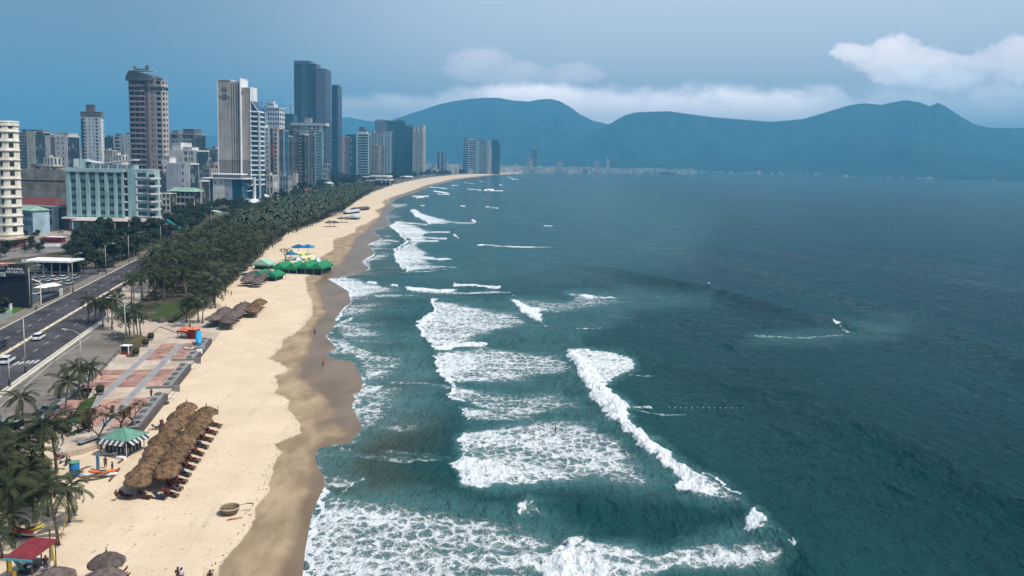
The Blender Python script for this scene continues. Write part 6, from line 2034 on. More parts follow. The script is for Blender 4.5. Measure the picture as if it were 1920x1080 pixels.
groups = [
    ([(205, 512), (262, 488), (330, 452), (372, 430), (372, 420), (330, 430), (250, 470), (200, 500)], 46, 'leafy street tree on the inland side of the road before the hotel grove', 'street trees inland of the road', (.9, 1.35)),
    ([(152, 436), (290, 432), (335, 440), (330, 452), (262, 488), (205, 512), (160, 500), (140, 470)], 62, 'dark leafy tree in the shady grove in front of the blue green hotel', 'trees of the hotel grove', (.75, 1.15)),
    ([(120, 470), (150, 470), (205, 516), (190, 520), (140, 512)], 14, 'leafy tree behind the canopy roofed car park', 'trees behind the car park', (.6, .85)),
    ([(0, 470), (60, 462), (110, 462), (60, 480), (0, 486)], 12, 'low rounded tree beyond the restaurant roof', 'trees beyond the restaurant', (.45, .7)),
    ([(300, 412), (372, 396), (470, 384), (470, 396), (400, 412), (330, 436)], 55, 'tree among those at the foot of the beige tower', 'trees at the foot of the beige tower', (.7, 1.1)),
    ([(480, 382), (560, 364), (640, 352), (650, 358), (560, 380), (470, 404)], 60, 'tree of the inland wood beyond the beige tower', 'trees of the inland wood', (.8, 1.2)),
    ([(28, 440), (50, 432), (84, 440), (60, 450)], 6, 'small tree beside the red parasols', 'trees beside the red parasols', (.4, .6)),
    ([(0, 560), (40, 552), (58, 572), (0, 600)], 5, 'bushy tree in the garden by the road at the left edge', 'trees of the roadside garden', (.4, .6)),
]
for poly_, n, lb, gp, (s0, s1) in groups:
    for (x, y) in poisson(poly_, n, lambda y: 3.4, n, 6000):
        if abs(road_off(x, y)) < 13: continue
        tree(Vector((x, y, 0)), rg.uniform(s0, s1), lb, gp)
# far wood as one mass
V, F_, _c = tree_geo(21, nl=110, H=9, Rr=4.2, ls=1.0)
WOOD = [(470, 372), (560, 360), (690, 346), (735, 343), (790, 333.5), (860, 326.6), (925, 323.8), (1010, 321.1), (1130, 320.2), (1130, 317.5), (1010, 317.3), (925, 317.6), (860, 318), (700, 324), (560, 334), (470, 350)]
pw = [p for p in poisson(WOOD, 2600, lambda y: 5.0, 77, 90000) if abs(road_off(*p)) > 12]
scatter_stuff('wood', [(x, y, 0, rg.uniform(.9, 1.5), rg.uniform(0, 6.28)) for (x, y) in pw], V, F_, tree_leaf)
# inland gardens between the left blocks
INL = [(20, 424), (130, 418), (290, 412), (330, 396), (480, 380), (560, 356), (470, 346), (330, 366), (0, 384)]
pw = [p for p in poisson(INL, 700, lambda y: 6.5, 78, 30000)]
bl = [(o.location.x, o.location.y, o['size'][0], o['size'][1]) for o in bpy.data.objects if o.type == 'EMPTY' and 'size' in o]
bl += [(Pb.x, Pb.y, 56, 30), (Pp.x + 3, Pp.y, 60, 30), (Pc.x + 10, Pc.y, 40, 20), (Pq.x, Pq.y, 30, 25), (rr.location.x + 12, rr.location.y, 32, 18), (hs.location.x + 7, hs.location.y, 22, 16)]
pw = [p for p in pw if not any(bx0 - w_ - 4 < p[0] < bx0 + 6 and by0 - 5 < p[1] < by0 + l_ + 6 for bx0, by0, w_, l_ in bl)]
V2, F2, _c = tree_geo(22, nl=260, H=8, Rr=3.8, ls=.62)
scatter_stuff('garden_trees', [(x, y, 0, rg.uniform(.6, 1.0), rg.uniform(0, 6.28)) for (x, y) in pw], V2, F2, tree_leaf)
# undergrowth in the shade at the left edge and under the palms
V3, F3, _c = tree_geo(23, nl=150, H=1.5, Rr=1.1, ls=.16)
us = poisson([(-40, 845), (10, 850), (70, 880), (98, 925), (70, 950), (30, 955), (-40, 960)], 75, lambda y: 1.3, 3, 3000)
us += poisson([(110, 795), (150, 790), (175, 815), (120, 835)], 12, lambda y: 1.2, 4, 2000)
us += poisson(BELT, 300, lambda y: 6, 8, 3000)
scatter_stuff('undergrowth', [(x, y, 0, rg.uniform(.7, 1.5), rg.uniform(0, 6.28)) for (x, y) in us], V3, F3, tree_leaf)
# hedge along the lawn
for k in range(9):
    t = k / 8; p = at(322 + 42 * t, 604 - 32 * t, .22)
    o = addmesh('clipped_shrub', bme, None, p + Vector((0, 0, .5)), (0, 0, k), (1.1, 1.1, .8)); tag(o, f'dark clipped shrub number {k + 1} from the near corner of the lawn', 'shrub', 'shrubs along the lawn')
# sparse frangipani trees by the gazebo
def bare_tree(p, H, label, seed):
    rg3 = random.Random(seed); r_ = empty('frangipani_tree', p, 0, label, 'tree')
    mb = MB(); tips = []
    def br(q, d, l, r0, dep):
        e = q + d * l
        mb.tube([q, q + d * l * .5 + Vector((0, 0, -.03 * l)), e], [r0, r0 * .85, r0 * .65], 5, False)
        if dep == 0: tips.append(e); return
        for _ in range(3 if dep > 1 else 2):
            nd_ = (d + Vector((rg3.uniform(-.9, .9), rg3.uniform(-.9, .9), rg3.uniform(-.15, .6)))).normalized()
            br(e, nd_, l * rg3.uniform(.62, .85), r0 * .62, dep - 1)
    br(Vector((0, 0, 0)), Vector((rg3.uniform(-.25, .25), 0, 1)).normalized(), H * .32, .2, 4)
    mb.build('branches', mat('dark_branch', (0.07, 0.05, 0.042), .9, .1), r_, kind='stuff')
    V, F_ = [], []
    for e in tips:
        for _ in range(7):
            d = Vector((rg3.uniform(-1, 1), rg3.uniform(-1, 1), rg3.uniform(-.3, .8))).normalized(); s_ = d.orthogonal().normalized() * .07; k = len(V)
            V += [tuple(e), tuple(e + d * .22 + s_), tuple(e + d * .48), tuple(e + d * .22 - s_)]; F_.append((k, k + 1, k + 2, k + 3))
    me = bpy.data.meshes.new('leaves'); me.from_pydata(V, [], F_); me.materials.append(leafmat('dry_leaves', (0.05, 0.045, 0.02), (0.13, 0.095, 0.05))); me.update()
    o = addmesh('leaves', me, r_); o['kind'] = 'stuff'
bare_tree(at(190, 842, 0), 6.8, 'spreading half bare tree left of the green roofed gazebo', 4)
bare_tree(at(226, 806, ZP), 3.6, 'left small bare tree behind the gazebo roof', 6)
bare_tree(at(249, 803, ZP), 4.2, 'right small bare tree behind the gazebo roof', 9)
bare_tree(at(168, 820, 0), 5.0, 'lower half bare tree between the big palm and the gazebo', 12)
# ================================================================== things on the beach and along the road
thatch_y = mat('straw_thatch', (0.120, 0.076, 0.043), .95, .1, var=.55, scale=1.6, fine=.4, bump=.6, bscale=9, objvar=.2)
thatch_g = mat('old_grey_thatch', (0.105, 0.082, 0.075), .95, .1, var=.4, scale=1.6, fine=.4, bump=.6, bscale=9, objvar=.2)
polem = mat('wood_pole', (0.12, 0.08, 0.055), .9, .1, var=.3, scale=2)


def umb_meshes(m, r=1.85, n=22, seed=1):
    global rnd
    rnd = random.Random(seed)
    mb = MB()
    prof = [(.05, 3.25), (.12, 3.05), (.55, 2.92), (1.1, 2.66), (1.5, 2.42), (r, 2.08), (r * 1.01, 1.92), (r * .93, 2.0), (1.0, 2.45), (.1, 2.85)]
    k = len(mb.v)
    for (q, z) in prof:
        for j in range(n):
            t = 2 * math.pi * j / n
            jr = 1 + rnd.uniform(-.035, .035) if q > .5 else 1
            mb.v.append((q * jr * math.cos(t), q * jr * math.sin(t), z + (rnd.uniform(-.05, .05) if q > .5 else 0)))
    for i in range(len(prof) - 1):
        for j in range(n):
            mb.f.append((i * n + j, (i + 1) * n + j, (i + 1) * n + (j + 1) % n, i * n + (j + 1) % n)[::-1])
    mb.f.append(tuple(range(n)))
    # ragged straw fringe
    for j in range(44):
        t = rnd.uniform(0, 6.28); q = r * rnd.uniform(.97, 1.03); kk = len(mb.v); w = .05
        mb.v += [(q * math.cos(t - w), q * math.sin(t - w), 2.0), (q * math.cos(t + w), q * math.sin(t + w), 2.0), (q * 1.04 * math.cos(t), q * 1.04 * math.sin(t), 1.72)]
        mb.f.append((kk, kk + 1, kk + 2))
    can = mb.mesh('canopy', m, False)
    mb = MB(); mb.tube([(0, 0, -.2), (0, 0, 2.8)], .06, 6); pole = mb.mesh('pole', polem)
    mb = MB(); mb.lathe([(.09, 3.15), (.12, 3.3), (.05, 3.4), (.04, 3.75)], 6); fin = mb.mesh('finial', m)
    return can, pole, fin


UY = umb_meshes(thatch_y, seed=3); UY2 = umb_meshes(thatch_y, 1.95, seed=5); UG = umb_meshes(thatch_g, seed=4)
UGB = umb_meshes(thatch_g, 2.05, seed=6)


def umbrella(px, py, z, kit, label, group, s=1.0, hs=1.0):
    p = at(px, py, 0)
    r_ = empty('thatched_umbrella', (p.x, p.y, 0), rg.uniform(0, 6), label, 'beach umbrella', group)
    r_.scale = (s, s, hs)
    addmesh('canopy', kit[0], r_); addmesh('pole', kit[1], r_); addmesh('finial', kit[2], r_)
    return r_


ORD = ['first', 'second', 'third', 'fourth', 'fifth', 'sixth', 'seventh', 'eighth', 'ninth', 'tenth', 'eleventh', 'twelfth', 'thirteenth', 'fourteenth']


def row(a, b2, n, kit, where, group, s=1.0, jit=.25, hs=1.0):
    A, B_ = at(*a), at(*b2)
    for i in range(n):
        p = A.lerp(B_, i / (n - 1)) + Vector((rg.uniform(-jit, jit), rg.uniform(-jit, jit), 0))
        r_ = empty('thatched_umbrella', (p.x, p.y, 0), rg.uniform(0, 6), f'{ORD[i]} umbrella from the far end, {where}', 'beach umbrella', group)
        r_.scale = (s * rg.uniform(.96, 1.04),) * 2 + (hs * rg.uniform(.90, 1.10),)
        r_.rotation_euler = (rg.uniform(-.08, .08), rg.uniform(-.08, .08), rg.uniform(0, 6))
        k = kit if not isinstance(kit, list) else kit[i % len(kit)]
        addmesh('canopy', k[0], r_); addmesh('pole', k[1], r_); addmesh('finial', k[2], r_)


G1 = 'straw umbrellas of the big double row'
row((349, 787), (252, 932), 13, [UY, UY2], 'left line of the big straw double row', G1, .92, .3)
row((386, 795), (305, 918), 12, [UY2, UY], 'right line of the big straw double row', G1, .92, .3)
umbrella(201, 1088, 0, UG, 'lone grey thatched umbrella standing on the open sand at the bottom edge', None, .98)
umbrella(196, 1120, 0, UGB, 'grey thatched umbrella cut by the bottom edge below the lone one', None, 1.0)
umbrella(105, 1118, 0, UGB, 'grey thatched umbrella cut by the bottom edge beside the red roofed shack', None, .95)
row((422, 594), (401, 614), 5, UG, 'short grey row nearest the palms', 'grey thatched umbrellas by the blue slide', 1.15)
row((457, 585), (424, 618), 8, UG, 'long grey row right of the blue slide', 'grey thatched umbrellas by the blue slide', 1.15)
row((489, 577), (472, 595), 5, UY, 'short straw row right of the grey ones', 'straw umbrellas by the blue slide', 1.15)
row((480, 520), (461, 536), 5, UG, 'left grey row below the green tents', 'grey thatched umbrellas below the green tents', 1.25)
row((503, 522), (482, 538), 5, UG, 'right grey row below the green tents', 'grey thatched umbrellas below the green tents', 1.25)
for i, (px, py) in enumerate(((618, 425), (627, 425), (640, 417), (649, 417))):
    umbrella(px, py, 0, UG, f'{ORD[i]} from the left of four brown thatched huts far along the beach', 'brown huts far along the beach', 1.7, 1.3)
for i, (px, py) in enumerate(((622, 407), (630, 405), (638, 403))):
    umbrella(px, py, 0, UG, f'{ORD[i]} from the left of three dark thatched huts against the palms', 'dark huts against the palms', 1.6, 1.1)

# sun loungers with cushions
red_c = mat('dark_red_cushion', (0.085, 0.018, 0.018), .8, .2, var=.2, scale=2, objvar=.2)
navy_c = mat('navy_cushion', (0.016, 0.018, 0.045), .8, .2, var=.2, scale=2)
white_p = mat('white_plastic', (0.70, 0.70, 0.70), .5, .4)
mb = MB(); mb.box(-.95, .45, -.33, .33, .30, .36)
for x in (-.85, .8):
    for y in (-.28, .28): mb.box(x - .04, x + .04, y - .04, y + .04, 0, .3)
lf = mb.mesh('frame', polem)
mb = MB(); mb.poly([(-.95, -.3, .36), (.4, -.3, .36), (.4, .3, .36), (-.95, .3, .36), (-.95, -.3, .46), (.4, -.3, .46), (.4, .3, .46), (-.95, .3, .46), (.95, -.3, .85), (.95, .3, .85), (.90, -.3, .96), (.90, .3, .96)],
                   [(0, 3, 2, 1), (4, 5, 6, 7), (0, 1, 5, 4), (2, 3, 7, 6), (3, 0, 4, 7), (1, 8, 10, 5), (2, 6, 11, 9), (5, 10, 11, 6), (1, 2, 9, 8), (8, 9, 11, 10)])
lcr = mb.mesh('cushion', red_c); lcn = mb.mesh('cushion', navy_c)


def lounger(px, py, rz, me, label, group):
    p = at(px, py); r_ = empty('sun_lounger', (p.x, p.y, 0), rz, label, 'sun lounger', group)
    addmesh('frame', lf, r_); addmesh('cushion', me, r_)


mb = MB(); mb.lathe([(.18, 0), (.05, .05), (.05, .5), (.32, .52), (.32, .56)], 8); tbl = mb.mesh('side_table', polem)
for i in range(11):
    t = i / 10
    px, py = 401 + (318 - 401) * t, 797 + (928 - 797) * t
    for q, (dx, dy) in enumerate(((-3, 1), (5, 3))):
        lounger(px + dx, py + dy, R(rg.uniform(150, 170)), lcr if (i + q) % 4 else lcn, f'{"inner" if q == 0 else "outer"} lounger of the {ORD[i]} pair from the far end of the big straw row', 'loungers on the sea side of the big straw row')
    p = at(px + 12, py + 6)
    o = addmesh('side_table', tbl, None, (p.x, p.y, 0)); tag(o, f'little brown table by the {ORD[i]} lounger pair from the far end', 'table', 'little tables by the loungers')
for i, (px, py) in enumerate(((272, 935), (300, 936), (235, 934), (322, 914), (330, 905))):
    lounger(px, py, R(165), lcn if i % 2 else lcr, ('second', 'fourth', 'first', 'last', 'third')[i] + ' lounger from the left at the near foot of the big straw row', 'loungers at the near end of the straw row')
for i, (px, py) in enumerate(((222, 1080), (226, 1092))):
    lounger(px, py, R(10), lcr, ('dark red lounger beside the lone grey umbrella', 'red lounger cut by the bottom edge')[i], None)
lounger(296, 805, R(200), lcn, 'navy lounger left on the sand between the wall and the straw umbrellas', None)
lounger(304, 800, R(120), lcr, 'bright red lounger leaning over the navy one near the plaza wall', None)

# ---- people -----------------------------------------------------------------------------
skin = mat('skin', (0.33, 0.19, 0.12), .6, .3)
hairm = mat('black_hair', (0.012, 0.010, 0.010), .6, .3)


def cloth(c): return mat('cloth_%02x%02x%02x' % tuple(int(255 * x) for x in c), c, .85, .15, var=.1, scale=3)


def body_mesh(pose):
    J = {'pelvis': (0, 0, .95), 'spine': (0, .01, 1.18), 'chest': (0, 0, 1.36), 'neck': (0, 0, 1.50), 'head': (0, .02, 1.60), 'top': (0, .01, 1.72)}
    if pose == 'stand':
        L = [(-.10, 0, .90), (-.11, .02, .50), (-.11, -.02, .08), (-.12, .14, .03)]; Rr_ = [(.10, 0, .90), (.12, .05, .50), (.14, .02, .08), (.15, .18, .03)]
        LA = [(-.19, 0, 1.42), (-.25, -.02, 1.15), (-.26, .08, .90), (-.26, .12, .82)]; RA = [(.19, 0, 1.42), (.26, -.02, 1.15), (.24, .10, .92), (.24, .15, .84)]
    elif pose == 'walk':
        L = [(-.10, 0, .90), (-.11, .18, .52), (-.11, .22, .09), (-.11, .38, .04)]; Rr_ = [(.10, 0, .90), (.11, -.05, .50), (.11, -.34, .16), (.11, -.26, .05)]
        LA = [(-.19, 0, 1.42), (-.24, -.14, 1.17), (-.23, -.12, .92), (-.23, -.08, .84)]; RA = [(.19, 0, 1.42), (.24, .10, 1.17), (.22, .28, .98), (.22, .35, .94)]
    else:  # sit on the ground / chair
        dz = -.52
        J = {k: (x, y, z + dz) for k, (x, y, z) in J.items()}
        L = [(-.10, .05, .40), (-.13, .42, .55), (-.14, .62, .12), (-.14, .76, .06)]; Rr_ = [(.10, .05, .40), (.13, .45, .50), (.14, .70, .12), (.14, .84, .06)]
        LA = [(-.19, 0, .90), (-.26, .10, .66), (-.18, .32, .58), (-.15, .38, .58)]; RA = [(.19, 0, .90), (.26, .10, .66), (.18, .34, .56), (.15, .40, .56)]
    names = ['pelvis', 'spine', 'chest', 'neck', 'head', 'top']
    rad = [.14, .125, .145, .055, .095, .06]
    V = [J[n] for n in names]; E = [(0, 1), (1, 2), (2, 3), (3, 4), (4, 5)]
    for ch, rr2, root_ in ((L, [.085, .062, .042, .03], 0), (Rr_, [.085, .062, .042, .03], 0), (LA, [.055, .042, .032, .028], 2), (RA, [.055, .042, .032, .028], 2)):
        prev = root_
        for p, r0 in zip(ch, rr2):
            V.append(p); rad.append(r0); E.append((prev, len(V) - 1)); prev = len(V) - 1
    me = bpy.data.meshes.new('body'); me.from_pydata([Vector(v) for v in V], E, [])
    o = bpy.data.objects.new('tmp', me); COL.objects.link(o)
    md = o.modifiers.new('s', 'SKIN')
    me.skin_vertices[0].data[0].use_root = True
    for i, r0 in enumerate(rad): me.skin_vertices[0].data[i].radius = (r0, r0 * (.8 if i in (0, 1, 2) else 1))
    sd = o.modifiers.new('d', 'SUBSURF'); sd.levels = 1; sd.render_levels = 1
    dg_ = bpy.context.evaluated_depsgraph_get()
    me2 = bpy.data.meshes.new_from_object(o.evaluated_get(dg_)); bpy.data.objects.remove(o)
    me2.name = 'body'
    return me2, J, (L, Rr_, LA, RA)


POSES = {k: body_mesh(k) for k in ('stand', 'walk', 'sit')}


def person(p, rz, pose, shirt, trouser, label, group=None, hat=None, s=1.0):
    me, J, limbs = POSES[pose]
    r_ = empty('person', p, rz, label, 'person', group); r_.scale = (s, s, s)
    b_ = bpy.data.objects.new('body', me.copy()); COL.objects.link(b_); b_.parent = r_
    b_.data.materials.clear(); b_.data.materials.append(skin)
    def seg(pts, rad, nm, m):
        mb = MB()
        for q, rr2 in zip(pts, rad): mb.tube(q, rr2, 7)
        mb.build(nm, m, r_, True)
    q = lambda n: Vector(J[n])
    L, R2, LA, RA = limbs
    seg([[q('pelvis'), q('spine'), q('chest'), q('neck') - Vector((0, 0, .02))], [LA[0], LA[1]], [RA[0], RA[1]], [LA[0], RA[0]]], [[.155, .15, .17, .07], [.075, .06], [.075, .06], [.07, .07]], 'shirt', cloth(shirt))
    kk = .55
    seg([[q('pelvis') + Vector((0, 0, .06)), q('pelvis') - Vector((0, 0, .04))], [L[0], Vector(L[0]).lerp(Vector(L[1]), 1.0), Vector(L[1]).lerp(Vector(L[2]), kk)], [R2[0], R2[1], Vector(R2[1]).lerp(Vector(R2[2]), kk)]], [[.16, .15], [.10, .08, .065], [.10, .08, .065]], 'trousers', cloth(trouser))
    mb = MB(); h = q('head'); mb.lathe([(.03, .17), (.085, .14), (.112, .06), (.108, -.02), (.09, -.06)], 8)
    o = mb.build('hair' if not hat else 'hat', hairm if not hat else cloth(hat), r_, True); o.location = h + Vector((0, -.015, .0))
    for sx in (-1, 1):
        mb = MB(); mb.box(-.012, .012, -.01, .01, -.008, .008); o = mb.build('eye', hairm, r_); o.location = h + Vector((sx * .035, .098, .01))
    mb = MB(); mb.poly([(-.015, 0, -.02), (.015, 0, -.02), (0, .03, -.015), (0, 0, .03)], [(0, 1, 2), (1, 3, 2), (3, 0, 2), (0, 3, 1)]); o = mb.build('nose', skin, r_); o.location = h + Vector((0, .092, -.01))


zs = -0.05
person(at(590, 628, -.2), R(20), 'walk', (.45, .03, .02), (.03, .02, .03), 'person in red walking on the wet sand, the farther of two', s=.95)
person(at(606, 688, -.2), R(-160), 'walk', (.55, .05, .02), (.30, .03, .02), 'person in orange red standing on the wet sand, the nearer of two', s=1.0)
person(at(284, 746, ZP), R(160), 'stand', (.16, .05, .03), (.07, .03, .03), 'person in dark brown standing at the pale steps of the plaza')
person(at(334, 1094, 0), R(190), 'stand', (.03, .025, .035), (.05, .05, .05), 'person in black beside one in a pale shirt at the bottom edge', s=1.05)
person(at(341, 1095, 0), R(170), 'stand', (.62, .55, .62), (.03, .04, .05), 'person in a pale lilac shirt at the bottom edge', s=1.05)
person(at(394, 1100, 0), R(200), 'stand', (.02, .02, .02), (.03, .03, .03), 'person in black near the damp sand at the bottom edge', s=1.05)
person(at(434, 555, 0), R(90), 'stand', (.03, .03, .03), (.03, .03, .03), 'lone dark dressed person on the sand right of the palm belt')
person(at(198, 878, 0), R(180), 'stand', (.12, .03, .02), (.03, .02, .02), 'person in dark red standing behind the orange kayak')
person(at(211, 888, 0), R(100), 'stand', (.03, .03, .03), (.10, .06, .05), 'bareheaded person in black at the end of the orange kayak')
person(at(329, 925, .35), R(-60), 'sit', (.04, .05, .12), (.03, .03, .04), 'person in navy sitting at the right end of the straw umbrellas')
person(at(78, 1078, .4), R(-30), 'sit', (.30, .28, .34), (.04, .04, .06), 'person in grey sitting at the corner of the red roofed shack')
person(at(86, 1070, 0), R(200), 'stand', (.02, .02, .03), (.03, .03, .05), 'person in black leaning by the yellow board')
person(at(44, 937, 0), R(180), 'stand', (.70, .66, .72), (.03, .03, .03), 'person in a white shirt in the shade of the left edge palms')
person(at(149, 792, 0), R(40), 'stand', (.05, .03, .03), (.03, .03, .04), 'person in dark clothes beside the green planting bed', s=1.1)
person(at(218, 935, .35), R(10), 'sit', (.10, .03, .02), (.02, .02, .02), 'person in brown sitting under the near left umbrella')
person(at(40, 668, .1) if False else at(68, 583, .2), R(60), 'stand', (.10, .12, .16), (.03, .03, .05), 'pedestrian on the pavement below the white gate frame')
for i, (px, py, c, lb) in enumerate(((1042, 801, (.30, .05, .04), 'swimmer in red in the foam left of the big breaker'), (1233, 556, (.55, .45, .08), 'swimmer in yellow alone in the mid sea foam'))):
    p = at(px, py, 0); person(Vector((p.x, p.y, -1.5)), R(100), 'stand', c, (.03, .03, .03), lb)

# ---- basket boat with oars -------------------------------------------------------------
basket = mat('woven_basket', (0.17, 0.14, 0.085), .85, .2, var=.3, scale=6, bump=.5, bscale=18)
p = at(431, 962, 0)
bb_ = empty('basket_boat', p, 0, 'round woven basket boat resting on the open sand', 'boat')
mb = MB(); mb.lathe([(.05, .02), (.75, .05), (1.08, .32), (1.2, .72), (1.24, .80), (1.14, .80), (1.05, .6), (.9, .25), (.1, .16)], 22); mb.build('hull', basket, bb_, True)
mb = MB(); n = 22
mb.tube([(1.2 * math.cos(t * 2 * math.pi / n), 1.2 * math.sin(t * 2 * math.pi / n), .80) for t in range(n + 1)], .075, 6, False); mb.build('rim', mat('bamboo_rim', (0.36, 0.31, 0.22), .7, .3), bb_, True)
mb = MB(); mb.box(-1.1, 1.1, -.13, .13, .60, .65); mb.build('thwart', polem, bb_)
mb = MB(); mb.tube([(.2, .2, .78), (2.0, .75, .98)], .035, 6); mb.box(1.9, 2.75, .72, .98, .95, 1.0)
o = mb.build('oar', polem); o.location = p; tag(o, 'wooden oar laid over the rim of the basket boat', 'oar')
for (px, py, l_, a_, lb, c) in ((443, 972, 1.5, 25, 'short red stick on the sand right of the basket boat', (.30, .05, .04)), (429, 974, .5, 60, 'small red float in front of the basket boat', (.42, .07, .06))):
    p = at(px, py, .08); mb = MB(); mb.tube([(-l_ / 2, 0, 0), (l_ / 2, 0, .05)], [.07, .05], 6); o = mb.build('stick' if l_ > 1 else 'float', cloth(c)); o.location = p; o.rotation_euler = (0, 0, R(a_)); tag(o, lb, 'stick' if l_ > 1 else 'float')

# ---- green roofed gazebo -----------------------------------------------------------------
p = at(232, 846, 0)
gz_ = empty('gazebo', p, R(-14), 'green roofed gazebo kiosk with black and white striped skirt between plaza wall and straw umbrellas', 'kiosk')
groof = mat('green_metal_roof', (0.10, 0.235, 0.165), .6, .4, var=.15, scale=.8)
mb = MB(); mb.poly([(-2.5, -2.1, 2.5), (2.5, -2.1, 2.5), (2.7, 2.1, 2.5), (-2.3, 2.1, 2.5), (.1, 0, 3.75)], [(0, 1, 4), (1, 2, 4), (2, 3, 4), (3, 0, 4), (0, 3, 2, 1)]); mb.build('roof', groof, gz_)
for i, (q0, q1) in enumerate((((-2.5, -2.1), (.1, 0)), ((2.5, -2.1), (.1, 0)), ((2.7, 2.1), (.1, 0)))):
    mb = MB(); mb.tube([(q0[0], q0[1], 2.53), (q1[0], q1[1], 3.78)], .05, 5); mb.build('roof_ridge', groof, gz_)
mb = MB(); mb.box(-1.9, 1.9, -1.5, 1.5, .15, 2.3); mb.build('kiosk_body', black_v, gz_)
mb = MB(); mb.box(-2.2, 2.2, -1.9, 1.9, 0, .15); mb.build('floor', kerbm, gz_)
stw = mat('white_stripe_canvas', (.40, .40, .39), .8, .2); stb = mat('black_stripe_canvas', (.035, .04, .045), .8, .2)
for k in range(11):
    x = -2.4 + k * .44
    mb = MB(); mb.poly([(x, -2.15, 2.46), (x + .43, -2.15, 2.46), (x + .43, -2.9, 1.95), (x, -2.9, 1.95), (x, -2.15, 2.43), (x + .43, -2.15, 2.43), (x + .43, -2.88, 1.92), (x, -2.88, 1.92)], [(0, 3, 2, 1), (4, 5, 6, 7), (2, 3, 7, 6), (0, 1, 5, 4), (1, 2, 6, 5), (3, 0, 4, 7)])
    mb.build('awning_stripe', stw if k % 2 else stb, gz_)
for k in range(9):
    y = -2.0 + k * .46
    mb = MB(); mb.poly([(2.55, y, 2.46), (2.55, y + .45, 2.46), (3.35, y + .45, 1.95), (3.35, y, 1.95), (2.55, y, 2.43), (2.55, y + .45, 2.43), (3.33, y + .45, 1.92), (3.33, y, 1.92)], [(0, 3, 2, 1), (4, 5, 6, 7), (2, 3, 7, 6), (0, 1, 5, 4), (1, 2, 6, 5), (3, 0, 4, 7)])
    mb.build('awning_stripe', stb if k % 2 else stw, gz_)
for k in range(12):
    mb = MB(); mb.box(-1.98 + k * .34, -1.82 + k * .34, -1.6, -1.503, .3, 1.15); mb.build('skirt_panel', stw if k % 2 == 0 else cloth((.06, .09, .16)), gz_)
for k in range(8):
    mb = MB(); mb.box(1.903, 2.0, -1.45 + k * .38, -1.25 + k * .38, .3, 1.15); mb.build('skirt_panel', stw if k % 2 == 0 else cloth((.06, .09, .16)), gz_)
for (x, y) in ((-2.1, -1.9), (2.1, -1.9), (2.1, 1.9), (-2.1, 1.9)):
    mb = MB(); mb.tube([(x, y, 0), (x, y, 2.5)], .07, 6); mb.build('post', white_p, gz_)
mb = MB(); mb.box(1.2, 2.6, -3.1, -2.5, 0, .35); mb.build('bench', white_p, gz_)

# ---- kayaks, boards, blue tank -------------------------------------------------------------
def kayak(px, py, rz, L_, c, label, z=.1, tilt=0, w=.38):
    p = at(px, py, z); mb = MB(); n = 9; V = []
    for i in range(n):
        t = i / (n - 1) * 2 - 1; ww = w * (1 - t * t) ** .6 + .01; zz = .16 * t * t
        V += [(t * L_ / 2, -ww, .22 + zz), (t * L_ / 2, -ww * .6, zz), (t * L_ / 2, ww * .6, zz), (t * L_ / 2, ww, .22 + zz), (t * L_ / 2, 0, .30 + zz)]
    F_ = []
    for i in range(n - 1):
        k = i * 5
        for a, b2 in ((0, 1), (1, 2), (2, 3), (3, 4), (4, 0)): F_.append((k + a, k + b2, k + 5 + b2, k + 5 + a))
    F_ += [(4, 3, 2, 1, 0), tuple((n - 1) * 5 + k for k in range(5))]
    mb.poly(V, F_); r_ = empty('kayak', p, rz, label, 'kayak'); r_.rotation_euler = (0, tilt, rz)
    mb.build('hull', cloth(c), r_, True)
    mb = MB(); mb.prism([(-.5 + .0, -.2), (.3, -.24), (.5, 0), (.3, .24), (-.5, .2)], .28, .315); mb.build('seat_well', stb, r_)
kayak(193, 886, R(12), 3.7, (.72, .16, .03), 'bright orange kayak lying on a white longboat', .45)
kayak(186, 892, R(6), 5.2, (.62, .64, .66), 'long white boat under the orange kayak', .12, w=.5)
kayak(176, 894, R(28), 3.8, (.16, .12, .09), 'dark brown canoe crossing the white longboat', .5)
kayak(207, 852, R(5), 2.4, (.62, .58, .50), 'small cream rowing boat in front of the gazebo', .1, w=.55)
kayak(42, 997, R(-20), 3.6, (.55, .08, .04), 'red kayak on top of the pile behind the shack', .75)
kayak(46, 1002, R(-14), 3.6, (.70, .66, .60), 'white kayak in the pile behind the shack', .4)
kayak(40, 1006, R(-8), 3.6, (.12, .02, .03), 'dark maroon kayak lowest in the pile behind the shack', .1)
kayak(58, 994, R(40), 2.8, (.62, .48, .05), 'yellow kayak at the right of the pile behind the shack', .2)
p = at(140, 893, 0); mb = MB(); mb.lathe([(.62, 0), (.66, .1), (.66, 1.9), (.6, 2.0)], 16)
t_ = empty('water_tank', p, 0, 'tall bright blue tank under the big palm', 'tank'); mb.build('barrel', mat('blue_plastic', (.01, .14, .36), .5, .4), t_, True)
mb = MB(); mb.lathe([(.72, 2.01), (.72, 2.12), (.1, 2.3)], 12); mb.build('lid', groof, t_)
p = at(184, 882, 0); mb = MB(); mb.tube([(0, 0, 0), (0, 0, 2.3)], .22, 8); o = mb.build('post', mat('faded_blue_paint', (.05, .16, .27), .7, .3)); o.location = p; tag(o, 'thick faded blue post behind the orange kayak', 'post')
for (px, py, h, lb) in ((279, 829, 2.0, 'thin bare stake right of the gazebo'), (409, 777, 1.6, 'thin stake at the far right of the straw umbrellas')):
    p = at(px, py, 0); mb = MB(); mb.tube([(0, 0, 0), (0, 0, h)], .05, 5); o = mb.build('stake', polem); o.location = p; tag(o, lb, 'stake')
